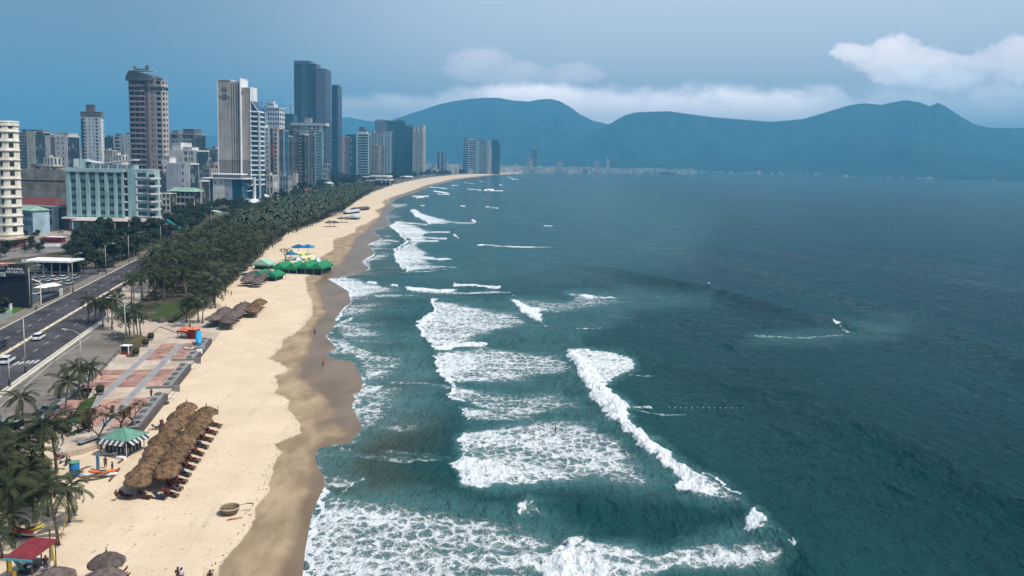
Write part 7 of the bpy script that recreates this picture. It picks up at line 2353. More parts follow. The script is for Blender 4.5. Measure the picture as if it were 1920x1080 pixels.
# beams lying on sand
for (a_, b_, lb) in (((222, 868), (252, 846), 'long beam on the sand right of the cream rowing boat'), ((205, 902), (224, 878), 'long beam on the sand by the kayaks')):
    A, B_ = at(*a_, .1), at(*b_, .1); mb = MB(); mb.box(0, (B_ - A).length, -.12, .12, -.08, .12); o = mb.build('beam', polem); o.location = A; d = B_ - A; o.rotation_euler = (0, 0, math.atan2(d.y, d.x)); tag(o, lb, 'beam')
# parked scooters, crates in the shade
for i, (px, py) in enumerate(((112, 862), (120, 866), (128, 870))):
    p = at(px, py, 0); r_ = empty('motor_scooter', p, R(70 + 12 * i), ('red scooter left of the blue tank', 'white scooter beside the red one by the blue tank', 'dark scooter nearest the blue tank')[i], 'scooter')
    for x in (-.6, .6):
        mb = MB()
        mb.tube([(x, -.04, .25), (x, .04, .25)], .25, 12); mb.build('wheel', stb, r_)
    mb = MB(); mb.prism([(-.75, -.14), (.25, -.14), (.25, .14), (-.75, .14)], .35, .62); mb.build('body', cloth(((.35, .04, .04), (.6, .6, .6), (.05, .05, .06))[i]), r_)
    mb = MB(); mb.box(-.65, .1, -.13, .13, .625, .75); mb.build('seat', stb, r_)
    mb = MB(); mb.tube([(.55, 0, .3), (.4, 0, 1.0)], .06, 6); mb.tube([(.4, -.3, 1.0), (.4, .3, 1.0)], .03, 5); mb.build('handlebar', stb, r_)

# ---- red roofed shack, bottom left ----------------------------------------------------------
p = at(58, 1075, 0)
sh = empty('beach_shack', p, R(-6), 'open beach shack with dark red roof, blue beam and yellow panels, bottom left', 'hut')
redr = mat('dark_red_roof', (.16, .022, .028), .7, .3, var=.3, scale=2, fine=.2)
mb = MB(); mb.poly([(-1.7, -1.6, 2.45), (1.5, -1.6, 2.45), (2.2, 1.7, 3.1), (-1.0, 1.7, 3.1), (-1.7, -1.6, 2.53), (1.5, -1.6, 2.53), (2.2, 1.7, 3.18), (-1.0, 1.7, 3.18)], [(0, 3, 2, 1), (4, 5, 6, 7), (0, 1, 5, 4), (1, 2, 6, 5), (2, 3, 7, 6), (3, 0, 4, 7)]); mb.build('roof', redr, sh)
mb = MB(); mb.box(-1.6, 1.4, -1.68, -1.5, 2.2, 2.44); mb.build('beam', mat('sky_blue_paint', (.06, .30, .42), .6, .3), sh)
for (x, y, h) in ((-1.5, -1.5, 2.2), (1.3, -1.5, 2.2), (-1.0, 1.4, 2.95), (1.9, 1.4, 2.95), (.2, 1.4, 2.95)):
    mb = MB(); mb.tube([(x, y, 0), (x, y, h)], .07, 6); mb.build('post', polem, sh)
yl = mat('yellow_panel', (.62, .42, .02), .6, .3, var=.1, scale=2)
for (x0, x1, y, z0, z1) in ((-1.45, -1.05, -1.45, .9, 2.15), (-1.05, -.6, -1.4, 0.1, .9)):
    mb = MB(); mb.box(x0, x1, y, y + .06, z0, z1); mb.build('panel', yl, sh)
mb = MB(); mb.poly([(-1.0, -1.35, 2.1), (-.3, -1.35, 2.1), (.1, -1.0, .9), (-.5, -1.0, .9), (-1.0, -1.3, 2.1), (-.3, -1.3, 2.1), (.1, -.95, .9), (-.5, -.95, .9)], [(0, 3, 2, 1), (4, 5, 6, 7), (0, 1, 5, 4), (1, 2, 6, 5), (2, 3, 7, 6), (3, 0, 4, 7)]); mb.build('curtain', cloth((.05, .12, .12)), sh)
mb = MB(); mb.box(-1.6, 1.5, -1.7, 1.5, 0.0, .16); mb.build('deck', mat('grey_deck', (.20, .18, .16), .9, .2, var=.2, scale=1), sh)
mb = MB(); mb.box(-.9, .6, -.6, .3, .17, .85); mb.build('counter', stb, sh)
mb = MB(); mb.box(-.05, .25, -.5, -.2, .86, 1.05); mb.build('box', white_p, sh)
mb = MB(); mb.box(-1.6, 1.2, 1.35, 1.45, .16, 1.0); mb.build('back_rail', w_lgrey, sh)
p = at(100, 1052, 0)
mb = MB(); mb.prism([(-.28, -.03), (.28, -.03), (.28, .03), (-.28, .03)], 0, 1.7); o = mb.build('surfboard', cloth((.62, .55, .16))); o.location = p; o.rotation_euler = (R(-12), R(-24), R(-20)); tag(o, 'yellow board leaning beside the red roofed shack', 'surfboard')
p = at(94, 1056, 0); mb = MB(); mb.tube([(0, 0, 0), (.1, 0, 4.0)], .09, 6); o = mb.build('flag_pole', polem); o.location = p; tag(o, 'dark bare pole at the right corner of the red roofed shack', 'pole')
# bunting
bp0 = at(130, 978, 0) + Vector((0, 0, 2.6)); bp1 = at(115, 1012, 0)
bt_ = empty('bunting', bp1, 0, 'string of yellow flags running from the palm down to the sand', 'bunting')
mb = MB(); mb.tube([(0, 0, 0), tuple(bp0 - bp1)], .02, 4); mb.build('cord', polem, bt_)
tri = MB(); tri.poly([(-.12, 0, 0), (.12, 0, 0), (0, .02, -.34)], [(0, 1, 2)]); trim_ = tri.mesh('pennant', yl)
for k in range(15):
    addmesh('pennant', trim_, bt_, (bp0 - bp1) * ((k + .7) / 15.5), (0, 0, rg.uniform(0, 3)))

# ---- red kiosk and blue slide ------------------------------------------------------------
p = at(357, 634, ZP)
kk_ = empty('kiosk', p, R(-12), 'red orange play kiosk with a ragged orange roof at the top of the plaza', 'kiosk')
orr = mat('orange_roof', (.52, .16, .07), .7, .3, var=.35, scale=2); drd = mat('deep_red_paint', (.20, .02, .015), .6, .3, var=.2, scale=2)
mb = MB(); mb.box(-2.2, -.2, -.9, 1.2, 0, 1.3); mb.build('booth', w_brown, kk_)
mb = MB(); mb.box(-2.1, -.4, -.95, -.903, .75, 1.6); mb.build('hatch', white_p, kk_)
mb = MB(); mb.box(-.1, 1.8, -.7, 1.2, 0, 2.3); mb.build('tower_box', drd, kk_)
mb = MB(); mb.poly([(-2.7, -1.4, 2.0), (.1, -1.4, 1.9), (.1, 1.5, 2.0), (-2.6, 1.5, 2.1), (-1.2, 0, 3.0)], [(0, 1, 4), (1, 2, 4), (2, 3, 4), (3, 0, 4), (0, 3, 2, 1)]); mb.build('roof', orr, kk_)
mb = MB(); mb.poly([(.0, -1.2, 2.31), (2.2, -1.2, 2.35), (2.2, 1.5, 2.35), (.0, 1.5, 2.31), (1.2, 0, 3.1)], [(0, 1, 4), (1, 2, 4), (2, 3, 4), (3, 0, 4), (0, 3, 2, 1)]); mb.build('roof', orr, kk_)
mb = MB(); mb.box(-2.75, 2.1, -1.45, -1.3, 1.6, 1.98); mb.build('fascia', drd, kk_)
for x in (-2.5, -.3, 1.9):
    mb = MB(); mb.tube([(x, -1.35, 0), (x, -1.35, 1.7)], .08, 6); mb.build('post', drd, kk_)
p = at(372, 646, ZP)
sl = empty('slide', p, R(-55), 'bright blue tube slide coming down from the red kiosk to the plaza wall', 'slide')
blu = mat('bright_blue_plastic', (.01, .30, .62), .35, .5)
mb = MB(); mb.tube([(-2.2, .6, 2.4), (-1.2, .4, 2.2), (0, 0, 1.5), (1.0, -.2, .9), (1.9, -.1, .55)], [.55, .6, .62, .6, .55], 14); mb.build('tube', blu, sl, True)
mb = MB(); mb.tube([(0, 0, 0), (0, 0, 1.0)], .12, 6); mb.build('support', mat('teal_plastic', (.01, .20, .24), .5, .4), sl)
mb = MB(); mb.box(.3, 2.0, -.8, .7, 0, .45); mb.build('landing_box', mat('teal_plastic', (.01, .20, .24), .5, .4), sl)
kayak(356, 654, R(5), 3.0, (.55, .53, .48), 'pale round tray lying on the plaza left of the blue slide', ZP + .02, w=.9)
for (px, py, lb) in ((374, 662, 'white crate beside the plaza wall below the blue slide'), (379, 655, 'grey crate beside the plaza wall near the blue slide')):
    p = at(px, py, ZP + .05); mb = MB(); mb.box(-.6, .6, -.4, .4, 0, .7); mb.box(-.65, .65, -.45, .45, .703, .78); o = mb.build('crate', white_p if 'white' in lb else w_grey); o.location = p; o.rotation_euler = (0, 0, .5); tag(o, lb, 'crate')
p = at(303, 604, .12); mb = MB(); mb.lathe([(1.0, 0), (1.1, .4), (.9, 1.0), (.2, 1.2)], 9); o = mb.build('boulder', walld); o.location = p; tag(o, 'dark boulder on the sandy path below the lawn', 'boulder')
mb = MB(); mb.tube([(-.5, -.5, 0), (.5, .6, .1)], [.25, .2], 6); o = mb.build('bin_bag', stb); o.location = at(309, 757, .2); tag(o, 'dark bag lying at the foot of the plaza wall', 'bag')

# ticket booth by the ball bushes
p = at(237, 664, ZP)
tb_ = empty('ticket_booth', p, R(-8), 'small booth with a white frame and red front at the end of the bollard row', 'booth')
mb = MB(); mb.box(-.9, .9, -.6, .6, 0, .8); mb.build('counter', mat('booth_red', (.30, .03, .035), .6, .3), tb_)
mb = MB(); mb.box(-.85, .85, -.55, .55, .81, 1.9); mb.build('window', black_v, tb_)
mb = MB(); mb.box(-1.05, 1.05, -.8, .8, 1.91, 2.05); mb.build('roof', white_p, tb_)
mb = MB(); mb.box(.86, 1.0, -.7, -.5, 0, 2.0); mb.build('post', white_p, tb_)

# ---- green tents and parasols ------------------------------------------------------------
gcan = mat('green_canvas', (.014, .175, .075), .75, .3, var=.15, scale=.5)
tcan = mat('teal_canvas', (.01, .17, .17), .75, .3)
def tent(px, py, wx, ly, h0, h1, ridges, m, label, rz=-.2, legs=True):
    p = at(px, py, 0); r_ = empty('tent', p, rz, label, 'tent')
    for k in range(ridges):
        x0 = -wx / 2 + wx * k / ridges; x1 = x0 + wx / ridges - .08
        mb = MB()
        mb.poly([(x0, 0, h0), (x1, 0, h0), (x1, ly, h0), (x0, ly, h0), ((x0 + x1) / 2, .6, h1), ((x0 + x1) / 2, ly - .6, h1)], [(0, 1, 4), (1, 2, 5, 4), (2, 3, 5), (3, 0, 4, 5), (0, 3, 2, 1)])
        mb.build('canopy', m, r_)
        mb = MB(); mb.box(x0, x1, -.06, 0, h0 - .7, h0 - .005); mb.box(x1 - .02, x1 + .04, 0, ly, h0 - .7, h0 - .005); mb.build('valance', m, r_)
    for x in np.linspace(-wx / 2 + .1, wx / 2 - .2, ridges * 2):
        for y in (.1, ly - .1):
            mb = MB(); mb.tube([(x, y, 0), (x, y, h0)], .08, 5); mb.build('post', w_grey, r_)
    mb = MB(); mb.box(-wx / 2 + .8, wx / 2 - .8, 1.0, ly - .6, .3, 1.6); mb.build('shaded_stock', stb, r_)
tent(494, 527, 10.0, 7.5, 2.2, 3.6, 2, gcan, 'green tent nearest the palms, just above the grey thatched rows')
tent(533, 513, 10.5, 10.0, 2.2, 4.0, 2, gcan, 'middle green tent with a double ridge', -.15)
tent(580, 515, 10.5, 12.0, 2.8, 4.6, 2, gcan, 'large green tent nearest the sea, under the striped parasols', -.15)
tent(488, 506, 7.5, 6.0, 2.4, 4.2, 1, mat('pale_green_canvas', (.24, .44, .34), .75, .3), 'pale green hipped tent against the palms', -.2)
tent(660, 412, 8.5, 9.0, 2.0, 3.6, 1, mat('bluish_white_canvas', (.36, .41, .46), .75, .3), 'bluish white domed tent far along the beach', -.1)
tent(646, 402, 5.0, 26.0, 2.0, 3.2, 1, mat('bluish_white_canvas', (.36, .41, .46), .75, .3), 'long bluish white tent against the palms far along the beach', -.25)
tent(662, 396, 6.0, 26.0, 2.0, 3.2, 1, thatch_g, 'long grey thatched shelter far along the beach', -.3)
tent(466, 522, 6.0, 3.0, 1.6, 2.0, 1, cloth((.02, .07, .20)), 'low dark blue shelter beside the green tent nearest the palms', -.2)


def parasol(px, py, c1, c2, label, s=1.0):
    p = at(px, py, 0); r_ = empty('parasol', p, rg.uniform(0, 3), label, 'parasol', 'coloured parasols by the green tents'); r_.scale = (s, s, s)
    n = 8
    for k in range(n):
        t0, t1 = 2 * math.pi * k / n, 2 * math.pi * (k + 1) / n
        mb = MB(); mb.poly([(0, 0, 2.9), (2.0 * math.cos(t0), 2.0 * math.sin(t0), 2.15), (2.0 * math.cos(t1), 2.0 * math.sin(t1), 2.15), (0, 0, 2.85), (2.0 * math.cos(t0), 2.0 * math.sin(t0), 1.95), (2.0 * math.cos(t1), 2.0 * math.sin(t1), 1.95)], [(0, 1, 2), (3, 5, 4), (1, 4, 5, 2)])
        mb.build('panel', cloth(c1 if k % 2 else c2), r_)
    mb = MB(); mb.tube([(0, 0, 0), (0, 0, 2.9)], .05, 5); mb.build('pole', w_lgrey, r_)
B1, T1, Y1, W1_ = (.01, .09, .24), (.02, .17, .20), (.72, .52, .10), (.62, .66, .60)
G2 = (.03, .26, .16)
for (px, py, a, b2, lb, s) in ((560, 477, B1, B1, 'left blue parasol at the back of the tent cluster', 1.7), (577, 477, B1, (.02, .20, .45), 'right blue parasol at the back of the tent cluster', 1.7), (545, 488, T1, B1, 'teal parasol at the left back of the tent cluster', 1.35), (548, 484, T1, W1_, 'teal and white parasol behind the teal one', 1.2),
                               (563, 485, Y1, W1_, 'yellow and white parasol in the heart of the tent cluster', 1.2), (569, 488, Y1, G2, 'yellow and green parasol in front of the blue pair', 1.2), (558, 500, W1_, T1, 'white topped teal parasol left of the large green tent', 1.5), (571, 494, Y1, W1_, 'yellow parasol over the ridge of the large green tent', 1.2),
                               (579, 497, Y1, T1, 'yellow and teal parasol above the large green tent', 1.2), (587, 496, W1_, G2, 'white and green parasol right above the large green tent', 1.2), (594, 499, G2, W1_, 'green and white parasol at the sea side corner of the large green tent', 1.2), (583, 491, W1_, Y1, 'cream parasol farthest right at the back of the tent cluster', 1.1)):
    parasol(px, py, a, b2, lb, s)
# slim dead tree by the tents
p = at(535, 492, 0); bare_tree(p, 6.5, 'dark leaning bare tree at the edge of the palms above the green tents', 33)
for i, (px, py) in enumerate(((478, 540), (463, 531), (548, 508), (515, 503), (440, 549))):
    pass

# ---- street lamps and poles ------------------------------------------------------------------
galv = mat('galvanised_pole', (.36, .36, .33), .6, .4, var=.1, scale=1)
def lamp(base, top, head, label, foot=True, zb=.16):
    p = at(base[0], base[1], zb)
    d0 = p.y
    H = uv_at(top[0], top[1], d0).z
    r_ = empty('street_lamp', p, 0, label, 'street lamp', 'street lamps')
    mb = MB(); mb.tube([(0, 0, 0), (0, 0, (H - zb))], [.13, .08], 8); mb.build('pole', galv, r_, True)
    if foot:
        mb = MB(); mb.lathe([(.28, 0), (.28, .15), (.2, .2), (.2, 1.2), (.14, 1.3)], 8); mb.build('foot', stb, r_)
    if head:
        h = uv_at(head[0], head[1], d0) - p
        mb = MB(); mb.tube([(0, 0, H - zb - .1), (h.x * .4, h.y * .4, h.z * .5 + (H - zb) * .5 + .15), (h.x, h.y, h.z)], .05, 6); mb.build('arm', galv, r_, True)
        sx = 1 if h.x > 0 else -1
        mb = MB(); mb.prism([(0, -.14), (sx * .9, -.1), (sx * .95, .1), (0, .14)][::sx], -.08, .06); o = mb.build('lamp_head', white_p, r_); o.location = h
lamp((48, 699), (45.5, 597), None, 'tall bare lamp pole at the kerb by the zebra crossing')
lamp((18, 724), (13, 664), None, 'shorter thick pole at the kerb near the left edge')
lamp((152, 690), (147, 626), (124, 617), 'lamp leaning over the road between kerb and promenade')
lamp((236, 652), (226, 565), (206, 558), 'lamp by the ticket booth with its arm towards the road')
lamp((137, 548), (136.5, 482), (149, 474), 'lamp on the far pavement in front of the parked cars')
lamp((199, 515), (198.5, 460), (211, 456), 'lamp on the far pavement right of the parked cars')
lamp((57, 578), (53, 503), (70, 497), 'dark lamp on the far pavement beside the restaurant')
lamp((242, 500), (239, 441), None, 'thick white pole among the trees beyond the road', False)
lamp((252, 478), (252, 440), (263, 435), 'lamp among the trees beyond the thick white pole')
lamp((302, 466), (301, 424), (311, 420), 'lamp farthest along, below the water slide')
lamp((188, 531), (188, 510), None, 'low sign pole at the bend of the far pavement', False)
p = at(232, 617, .2); 

# ---- cars --------------------------------------------------------------------------------------
carglass = mat('car_glass', (.012, .016, .022), .08, .6)
tyre = mat('tyre', (.015, .015, .016), .8, .2); rimm = mat('wheel_rim', (.35, .35, .37), .4, .5, metal=.6)
lampr = mat('tail_light', (.30, .01, .01), .3, .5); lampw = mat('headlight', (.75, .78, .80), .2, .6)
def paint(c): return mat('car_paint_%02x%02x%02x' % tuple(int(255 * x) for x in c), c, .28, .5)


def car_kit(L_=4.5, W_=1.8, H_=1.55, van=False):
    prof = [(-L_ / 2, .35), (-L_ / 2 + .02, .8), (-L_ / 2 + .15, .98), (L_ / 2 - 1.25, .98), (L_ / 2 - .2, .78), (L_ / 2, .62), (L_ / 2, .35)]
    if van: prof = [(-L_ / 2, .35), (-L_ / 2, 1.05), (L_ / 2 - .7, 1.05), (L_ / 2 - .05, .85), (L_ / 2, .35)]
    cab = [(-L_ / 2 + .12, .97), (-L_ / 2 + .45, H_), (.35, H_), (L_ / 2 - 1.35, .97)]
    if van: cab = [(-L_ / 2 + .03, 1.04), (-L_ / 2 + .15, H_), (L_ / 2 - 1.5, H_), (L_ / 2 - .75, 1.04)]
    def ext(prof, hw, hw2=None):
        mb = MB(); n = len(prof); hw2 = hw2 or hw
        zmin = min(z for _, z in prof); zmax = max(z for _, z in prof)
        def w(z): return hw + (hw2 - hw) * (z - zmin) / (zmax - zmin)
        V = [(x, -w(z), z) for x, z in prof] + [(x, w(z), z) for x, z in prof]
        mb.poly(V, [tuple(range(n)), tuple(range(2 * n - 1, n - 1, -1))] + [((i + 1) % n, i, n + i, n + (i + 1) % n) for i in range(n)])
        return mb
    rf = [(cab[1][0] + .05, H_ - .01), (cab[1][0] + .08, H_ + .04), (cab[2][0] - .08, H_ + .04), (cab[2][0] + .02, H_ - .01)]
    return ext(prof, W_ / 2), ext(cab, W_ / 2 - .03, W_ / 2 - .17), ext(rf, W_ / 2 - .17), (L_, W_)


def bevelled(mb, name, m, w=.06):
    me = mb.mesh(name, m); bm = bmesh.new(); bm.from_mesh(me)
    bmesh.ops.bevel(bm, geom=list(bm.edges), offset=w, segments=2, affect='EDGES', clamp_overlap=True)
    bm.to_mesh(me); bm.free(); return me


KITS = {}
def car(px, py, heading, c, label, group=None, van=False, z=.03, L_=4.4):
    key = (van, L_, c)
    if key not in KITS:
        b0, b1, b2, dim = car_kit(L_, 1.8 if not van else 1.95, 1.55 if not van else 2.2, van)
        KITS[key] = (bevelled(b0, 'body', paint(c)), bevelled(b1, 'window', carglass, .04), bevelled(b2, 'roof', paint(c), .02), dim)
    b0, b1, b2, (LL, WW) = KITS[key]
    p = at(px, py, z) if not isinstance(px, Vector) else px
    r_ = empty('car' if not van else 'van', p, heading, label, 'car' if not van else 'van', group)
    addmesh('body', b0, r_); addmesh('window', b1, r_); addmesh('roof', b2, r_)
    for x in (-LL / 2 + .8, LL / 2 - .85):
        for y in (-WW / 2 + .02, WW / 2 - .22):
            w_ = addmesh('wheel', WHEEL, r_, (x, y, .32)); addmesh('rim', RIM, w_)
    for y in (-WW / 2 + .25, WW / 2 - .25):
        addmesh('headlight', HL, r_, (LL / 2 - .02, y, .66)); addmesh('tail_light', TL, r_, (-LL / 2 - .01, y, .78))
mb = MB(); mb.tube([(0, 0, 0), (0, .2, 0)], .32, 14); WHEEL = mb.mesh('wheel', tyre)
mb = MB(); mb.tube([(0, -.01, 0), (0, .21, 0)], .19, 10); RIM = mb.mesh('rim', rimm)
mb = MB(); mb.box(-.03, .05, -.16, .16, -.06, .06); HL = mb.mesh('headlight', lampw); TL = mb.mesh('tail_light', lampr)
hd = math.atan2(RCS[12].y - RCS[8].y, RCS[12].x - RCS[8].x)
car(73, 636, hd, (.70, .71, .72), 'white hatchback driving away beside the centre line', L_=4.3)
car(14, 680, hd, (.68, .69, .70), 'white car at the zebra crossing near the left edge', L_=4.6)
car(-1, 652, hd + math.pi, (.03, .035, .045), 'dark car cut by the left edge beyond the centre line', L_=4.6)
car(90, 775, R(160), (.25, .27, .28), 'grey car parked on the promenade behind the largest palm', z=.17)
car(8, 812, R(178), (.60, .60, .58), 'long white van cut by the left edge on the promenade', van=True, z=.17, L_=5.6)
car(115, 437, R(170), (.68, .69, .70), 'white car parked at the foot of the blue green hotel', z=.13)
PK = [(66, 528, (.18, .18, .18), 'bronze'), (83, 526, (.30, .32, .34), 'silver'), (101, 525, (.45, .46, .47), 'pale grey'), (120, 524, (.62, .64, .66), 'white'), (141, 523, (.34, .38, .38), 'sea grey'), (75, 535, (.42, .40, .36), 'champagne'), (92, 534, (.30, .36, .36), 'grey green'), (108, 532, (.55, .48, .38), 'beige'), (130, 533, (.36, .42, .42), 'pale green grey')]
for i, (px, py, c, nm) in enumerate(PK):
    car(px, py, R(100), c, f'{nm} car parked in the {"back" if i < 5 else "front"} row beyond the road, {ORD[i if i < 5 else i - 5]} from the left', 'cars parked beyond the road', z=.14)
car(82, 508, R(175), (.62, .64, .66), 'white car under the flat canopy, left one', z=.14)
car(115, 507, R(175), (.45, .48, .52), 'silver car under the flat canopy, right one', z=.14)

# ---- restaurant, canopy and gate --------------------------------------------------------------
p = at(52, 578, .1)
rs = empty('restaurant', p, R(-4), 'dark slate fronted restaurant with a black sign board at the left edge', 'building')
slate = mat('dark_slate_wall', (.022, .026, .040), .8, .2, var=.25, scale=.5)
sc0 = p.y / FPX
def rz(py): return uv_at(45, py, p.y).z - .1
mb = MB(); mb.box(-16, 0, 0, 2.2, 0, rz(516)); mb.build('wall', slate, rs)
for k in range(8):
    mb = MB(); mb.box(-15.7 + k * 2, -15.6 + k * 2, -.05, -.003, .2, rz(518)); mb.build('wall_joint', stb, rs)
mb = MB(); mb.box(-16, -6.0, -.9, .4, rz(517) - .3, rz(512)); mb.build('green_ledge', mat('pale_green_ledge', (.26, .36, .32), .8, .2), rs)
mb = MB(); mb.box(-16, -5.2, .5, 2.2, rz(512) + .01, rz(503)); mb.build('upper_floor', black_v, rs)
mb = MB(); mb.box(-16, -6.4, .2, .49, rz(507), rz(500)); mb.build('glass_balustrade', w_grey, rs)
mb = MB(); mb.box(-16, -5.0, -.4, 2.6, rz(499), rz(496)); mb.build('pink_roof_edge', mat('salmon_roof_edge', (.50, .24, .18), .8, .2), rs)
mb = MB(); mb.box(-6.2, 0.1, -.35, .35, rz(517.5), rz(495.5)); mb.build('sign_board', stb, rs)
for (txt, py, wd0, hz_) in (('NHÀ HÀNG', 505, 4.6, .92), ('HẢI SẢN 216', 510.8, 5.5, .92)):
    cu = bpy.data.curves.new('lettering', 'FONT'); cu.body = txt; cu.align_x = 'CENTER'; cu.size = 1.0; cu.extrude = .03
    to = bpy.data.objects.new('tmp', cu); COL.objects.link(to)
    dgx = bpy.context.evaluated_depsgraph_get()
    me = bpy.data.meshes.new_from_object(to.evaluated_get(dgx)); bpy.data.objects.remove(to)
    me.materials.clear(); me.materials.append(mat('white_lettering', (.75, .75, .75), .5, .4)); me.name = 'lettering'
    xs = [v_.co.x for v_ in me.vertices]; w_ = (max(xs) - min(xs)) or 1
    addmesh('lettering', me, rs, (-3.05, -.40, rz(py + 2.1)), (R(90), 0, 0), (wd0 / w_, 1.02, 1))

cp = at(52, 512, .1)
cn = empty('canopy', cp, R(-2), 'long flat white canopy on posts over parked cars beyond the restaurant', 'canopy')
def cz(py): return uv_at(96, py, cp.y).z - .1
Lc = (uv_at(140, 490, cp.y).x - cp.x)
mb = MB(); mb.box(0, Lc, -3, 7, cz(490), cz(487)); mb.build('roof', white_p, cn)
mb = MB(); mb.box(0, Lc * .12, -3.3, -3.0, cz(491), cz(485.5)); mb.build('roof_sign', white_t, cn)
for k in range(6):
    x = Lc * (.06 + k * .178)
    mb = MB(); mb.box(x - .2, x + .2, -2.2, -1.8, 0, cz(490) - .01); mb.build('post', w_grey, cn)
mb = MB(); mb.box(1, Lc - 1, 5.5, 6.0, 0, cz(491)); mb.build('back_wall', slate, cn)
mb = MB(); mb.box(.5, Lc + 1.5, -4.6, -4.45, cz(507), cz(505.5)); mb.build('front_rail', w_dgrey, cn)
p = at(62, 572, .12)
gp = empty('gate_frame', p, R(0), 'white open gate frame on two posts beside the restaurant', 'gate')
def gzz(py): return uv_at(62, py, p.y).z - .12
x0 = uv_at(57, 560, p.y).x - p.x; x1 = uv_at(72, 560, p.y).x - p.x
mb = MB(); mb.tube([(x0, 0, 0), (x0, 0, gzz(524))], .16, 6); mb.build('post', white_p, gp)
mb = MB(); mb.tube([(x1, 1.2, 0), (x1, 1.2, gzz(531))], .16, 6); mb.build('post', white_p, gp)
mb = MB(); mb.tube([(x0 - .8, 0, gzz(520)), (x1 + .1, 1.2, gzz(530.5))], .15, 6); mb.build('crossbar', white_p, gp)
mb = MB(); mb.tube([(x0, 0, gzz(549)), ((x0 + x1) / 2, .5, gzz(552)), (x1, 1.2, gzz(549))], .14, 6); mb.build('lower_bar', white_p, gp)
# garden wall along the pavement
for i, (a_, b_, h, m_, lb) in enumerate((((76, 571), (110, 556), 1.3, slate, 'dark garden wall along the far pavement, left length'), ((117, 553), (130, 546), 1.5, w_brown, 'brown garden wall along the far pavement, short right length'), ((112, 556), (117, 553), 2.0, w_offw, 'white gate pier between the two garden walls'), ((-5, 605), (22, 592), 1.6, mat('pale_green_wall', (.25, .33, .29), .8, .2), 'pale green low wall at the left edge beside the far pavement'), ((19, 591), (22, 590), 3.0, white_p, 'white pillar at the end of the pale green wall'))):
    A, B_ = at(*a_, .1), at(*b_, .1); d = B_ - A; mb = MB(); mb.box(0, d.length, -.2, .2, 0, h); mb.box(-.05, d.length + .05, -.26, .26, h + .003, h + .1)
    o = mb.build('garden_wall' if 'pillar' not in lb and 'pier' not in lb else 'pillar', m_); o.location = A; o.rotation_euler = (0, 0, math.atan2(d.y, d.x)); tag(o, lb, 'wall' if 'wall' in o.name else 'pillar')
sheet('lawn', [(22, 590), (42, 578), (50, 573), (30, 570), (10, 580)], .2, mat('bright_lawn', (.05, .11, .02), .95, .1, var=.3, scale=.6), None, .1)
for i, (px, py) in enumerate(((81, 552), (91, 550), (100, 549))):
    p = at(px, py, .1); r_ = empty('cafe_parasol', p, 0, f'white canvas parasol behind the garden wall, {ORD[i]} from the left', 'parasol', 'white parasols behind the garden wall')
    mb = MB(); mb.poly([(-1.9, -1.9, 2.4), (1.9, -1.9, 2.4), (1.9, 1.9, 2.4), (-1.9, 1.9, 2.4), (0, 0, 3.3)], [(0, 1, 4), (1, 2, 4), (2, 3, 4), (3, 0, 4), (0, 3, 2, 1)]); mb.build('canopy', white_p, r_)
    mb = MB(); mb.tube([(0, 0, 0), (0, 0, 2.5)], .06, 5); mb.build('pole', polem, r_)
for i, (px, py, c) in enumerate(((56, 437, (.45, .03, .04)), (63, 435, (.45, .03, .04)), (68, 432, (.50, .04, .05)), (75, 430, (.40, .02, .04)), (58, 430, (.55, .20, .20)), (82, 427, (.42, .02, .04)))):
    p = at(px, py, .1); r_ = empty('cafe_parasol', p, 0, f'red cafe parasol beside the villa, {ORD[i]} of the cluster counted from the road', 'parasol', 'red parasols beside the villa')
    mb = MB(); mb.poly([(-2, -2, 2.4), (2, -2, 2.4), (2, 2, 2.4), (-2, 2, 2.4), (0, 0, 3.4)], [(0, 1, 4), (1, 2, 4), (2, 3, 4), (3, 0, 4), (0, 3, 2, 1)]); mb.build('canopy', cloth(c), r_)
    mb = MB(); mb.tube([(0, 0, 0), (0, 0, 2.5)], .06, 5); mb.build('pole', polem, r_)
p = at(98, 455, .1); r_ = empty('canopy', p, R(-3), 'small dark red canopy with a white flat roof in the yard beyond the restaurant', 'canopy')
mb = MB(); mb.box(-3.5, 5, 0, 4, 2.6, 2.9); mb.build('roof', white_p, r_); mb = MB(); mb.box(-5, 3, -.6, -.1, 1.2, 2.59); mb.build('side', drd, r_)
mb = MB(); mb.box(-4.5, 4.6, .5, 3.6, 0, 2.58); mb.build('stall', drd, r_)
p = at(95, 462, .1); mb = MB(); mb.prism([(-4, -1), (3, -1.1), (4.5, 0), (3, 1.1), (-4, 1)], 0, 1.1, [.6, 1.0, 1.3, 1.0, .6]); o = mb.build('boat', white_p); o.location = p; o.rotation_euler = (0, 0, .2); tag(o, 'white covered boat standing in the yard beyond the restaurant', 'boat')
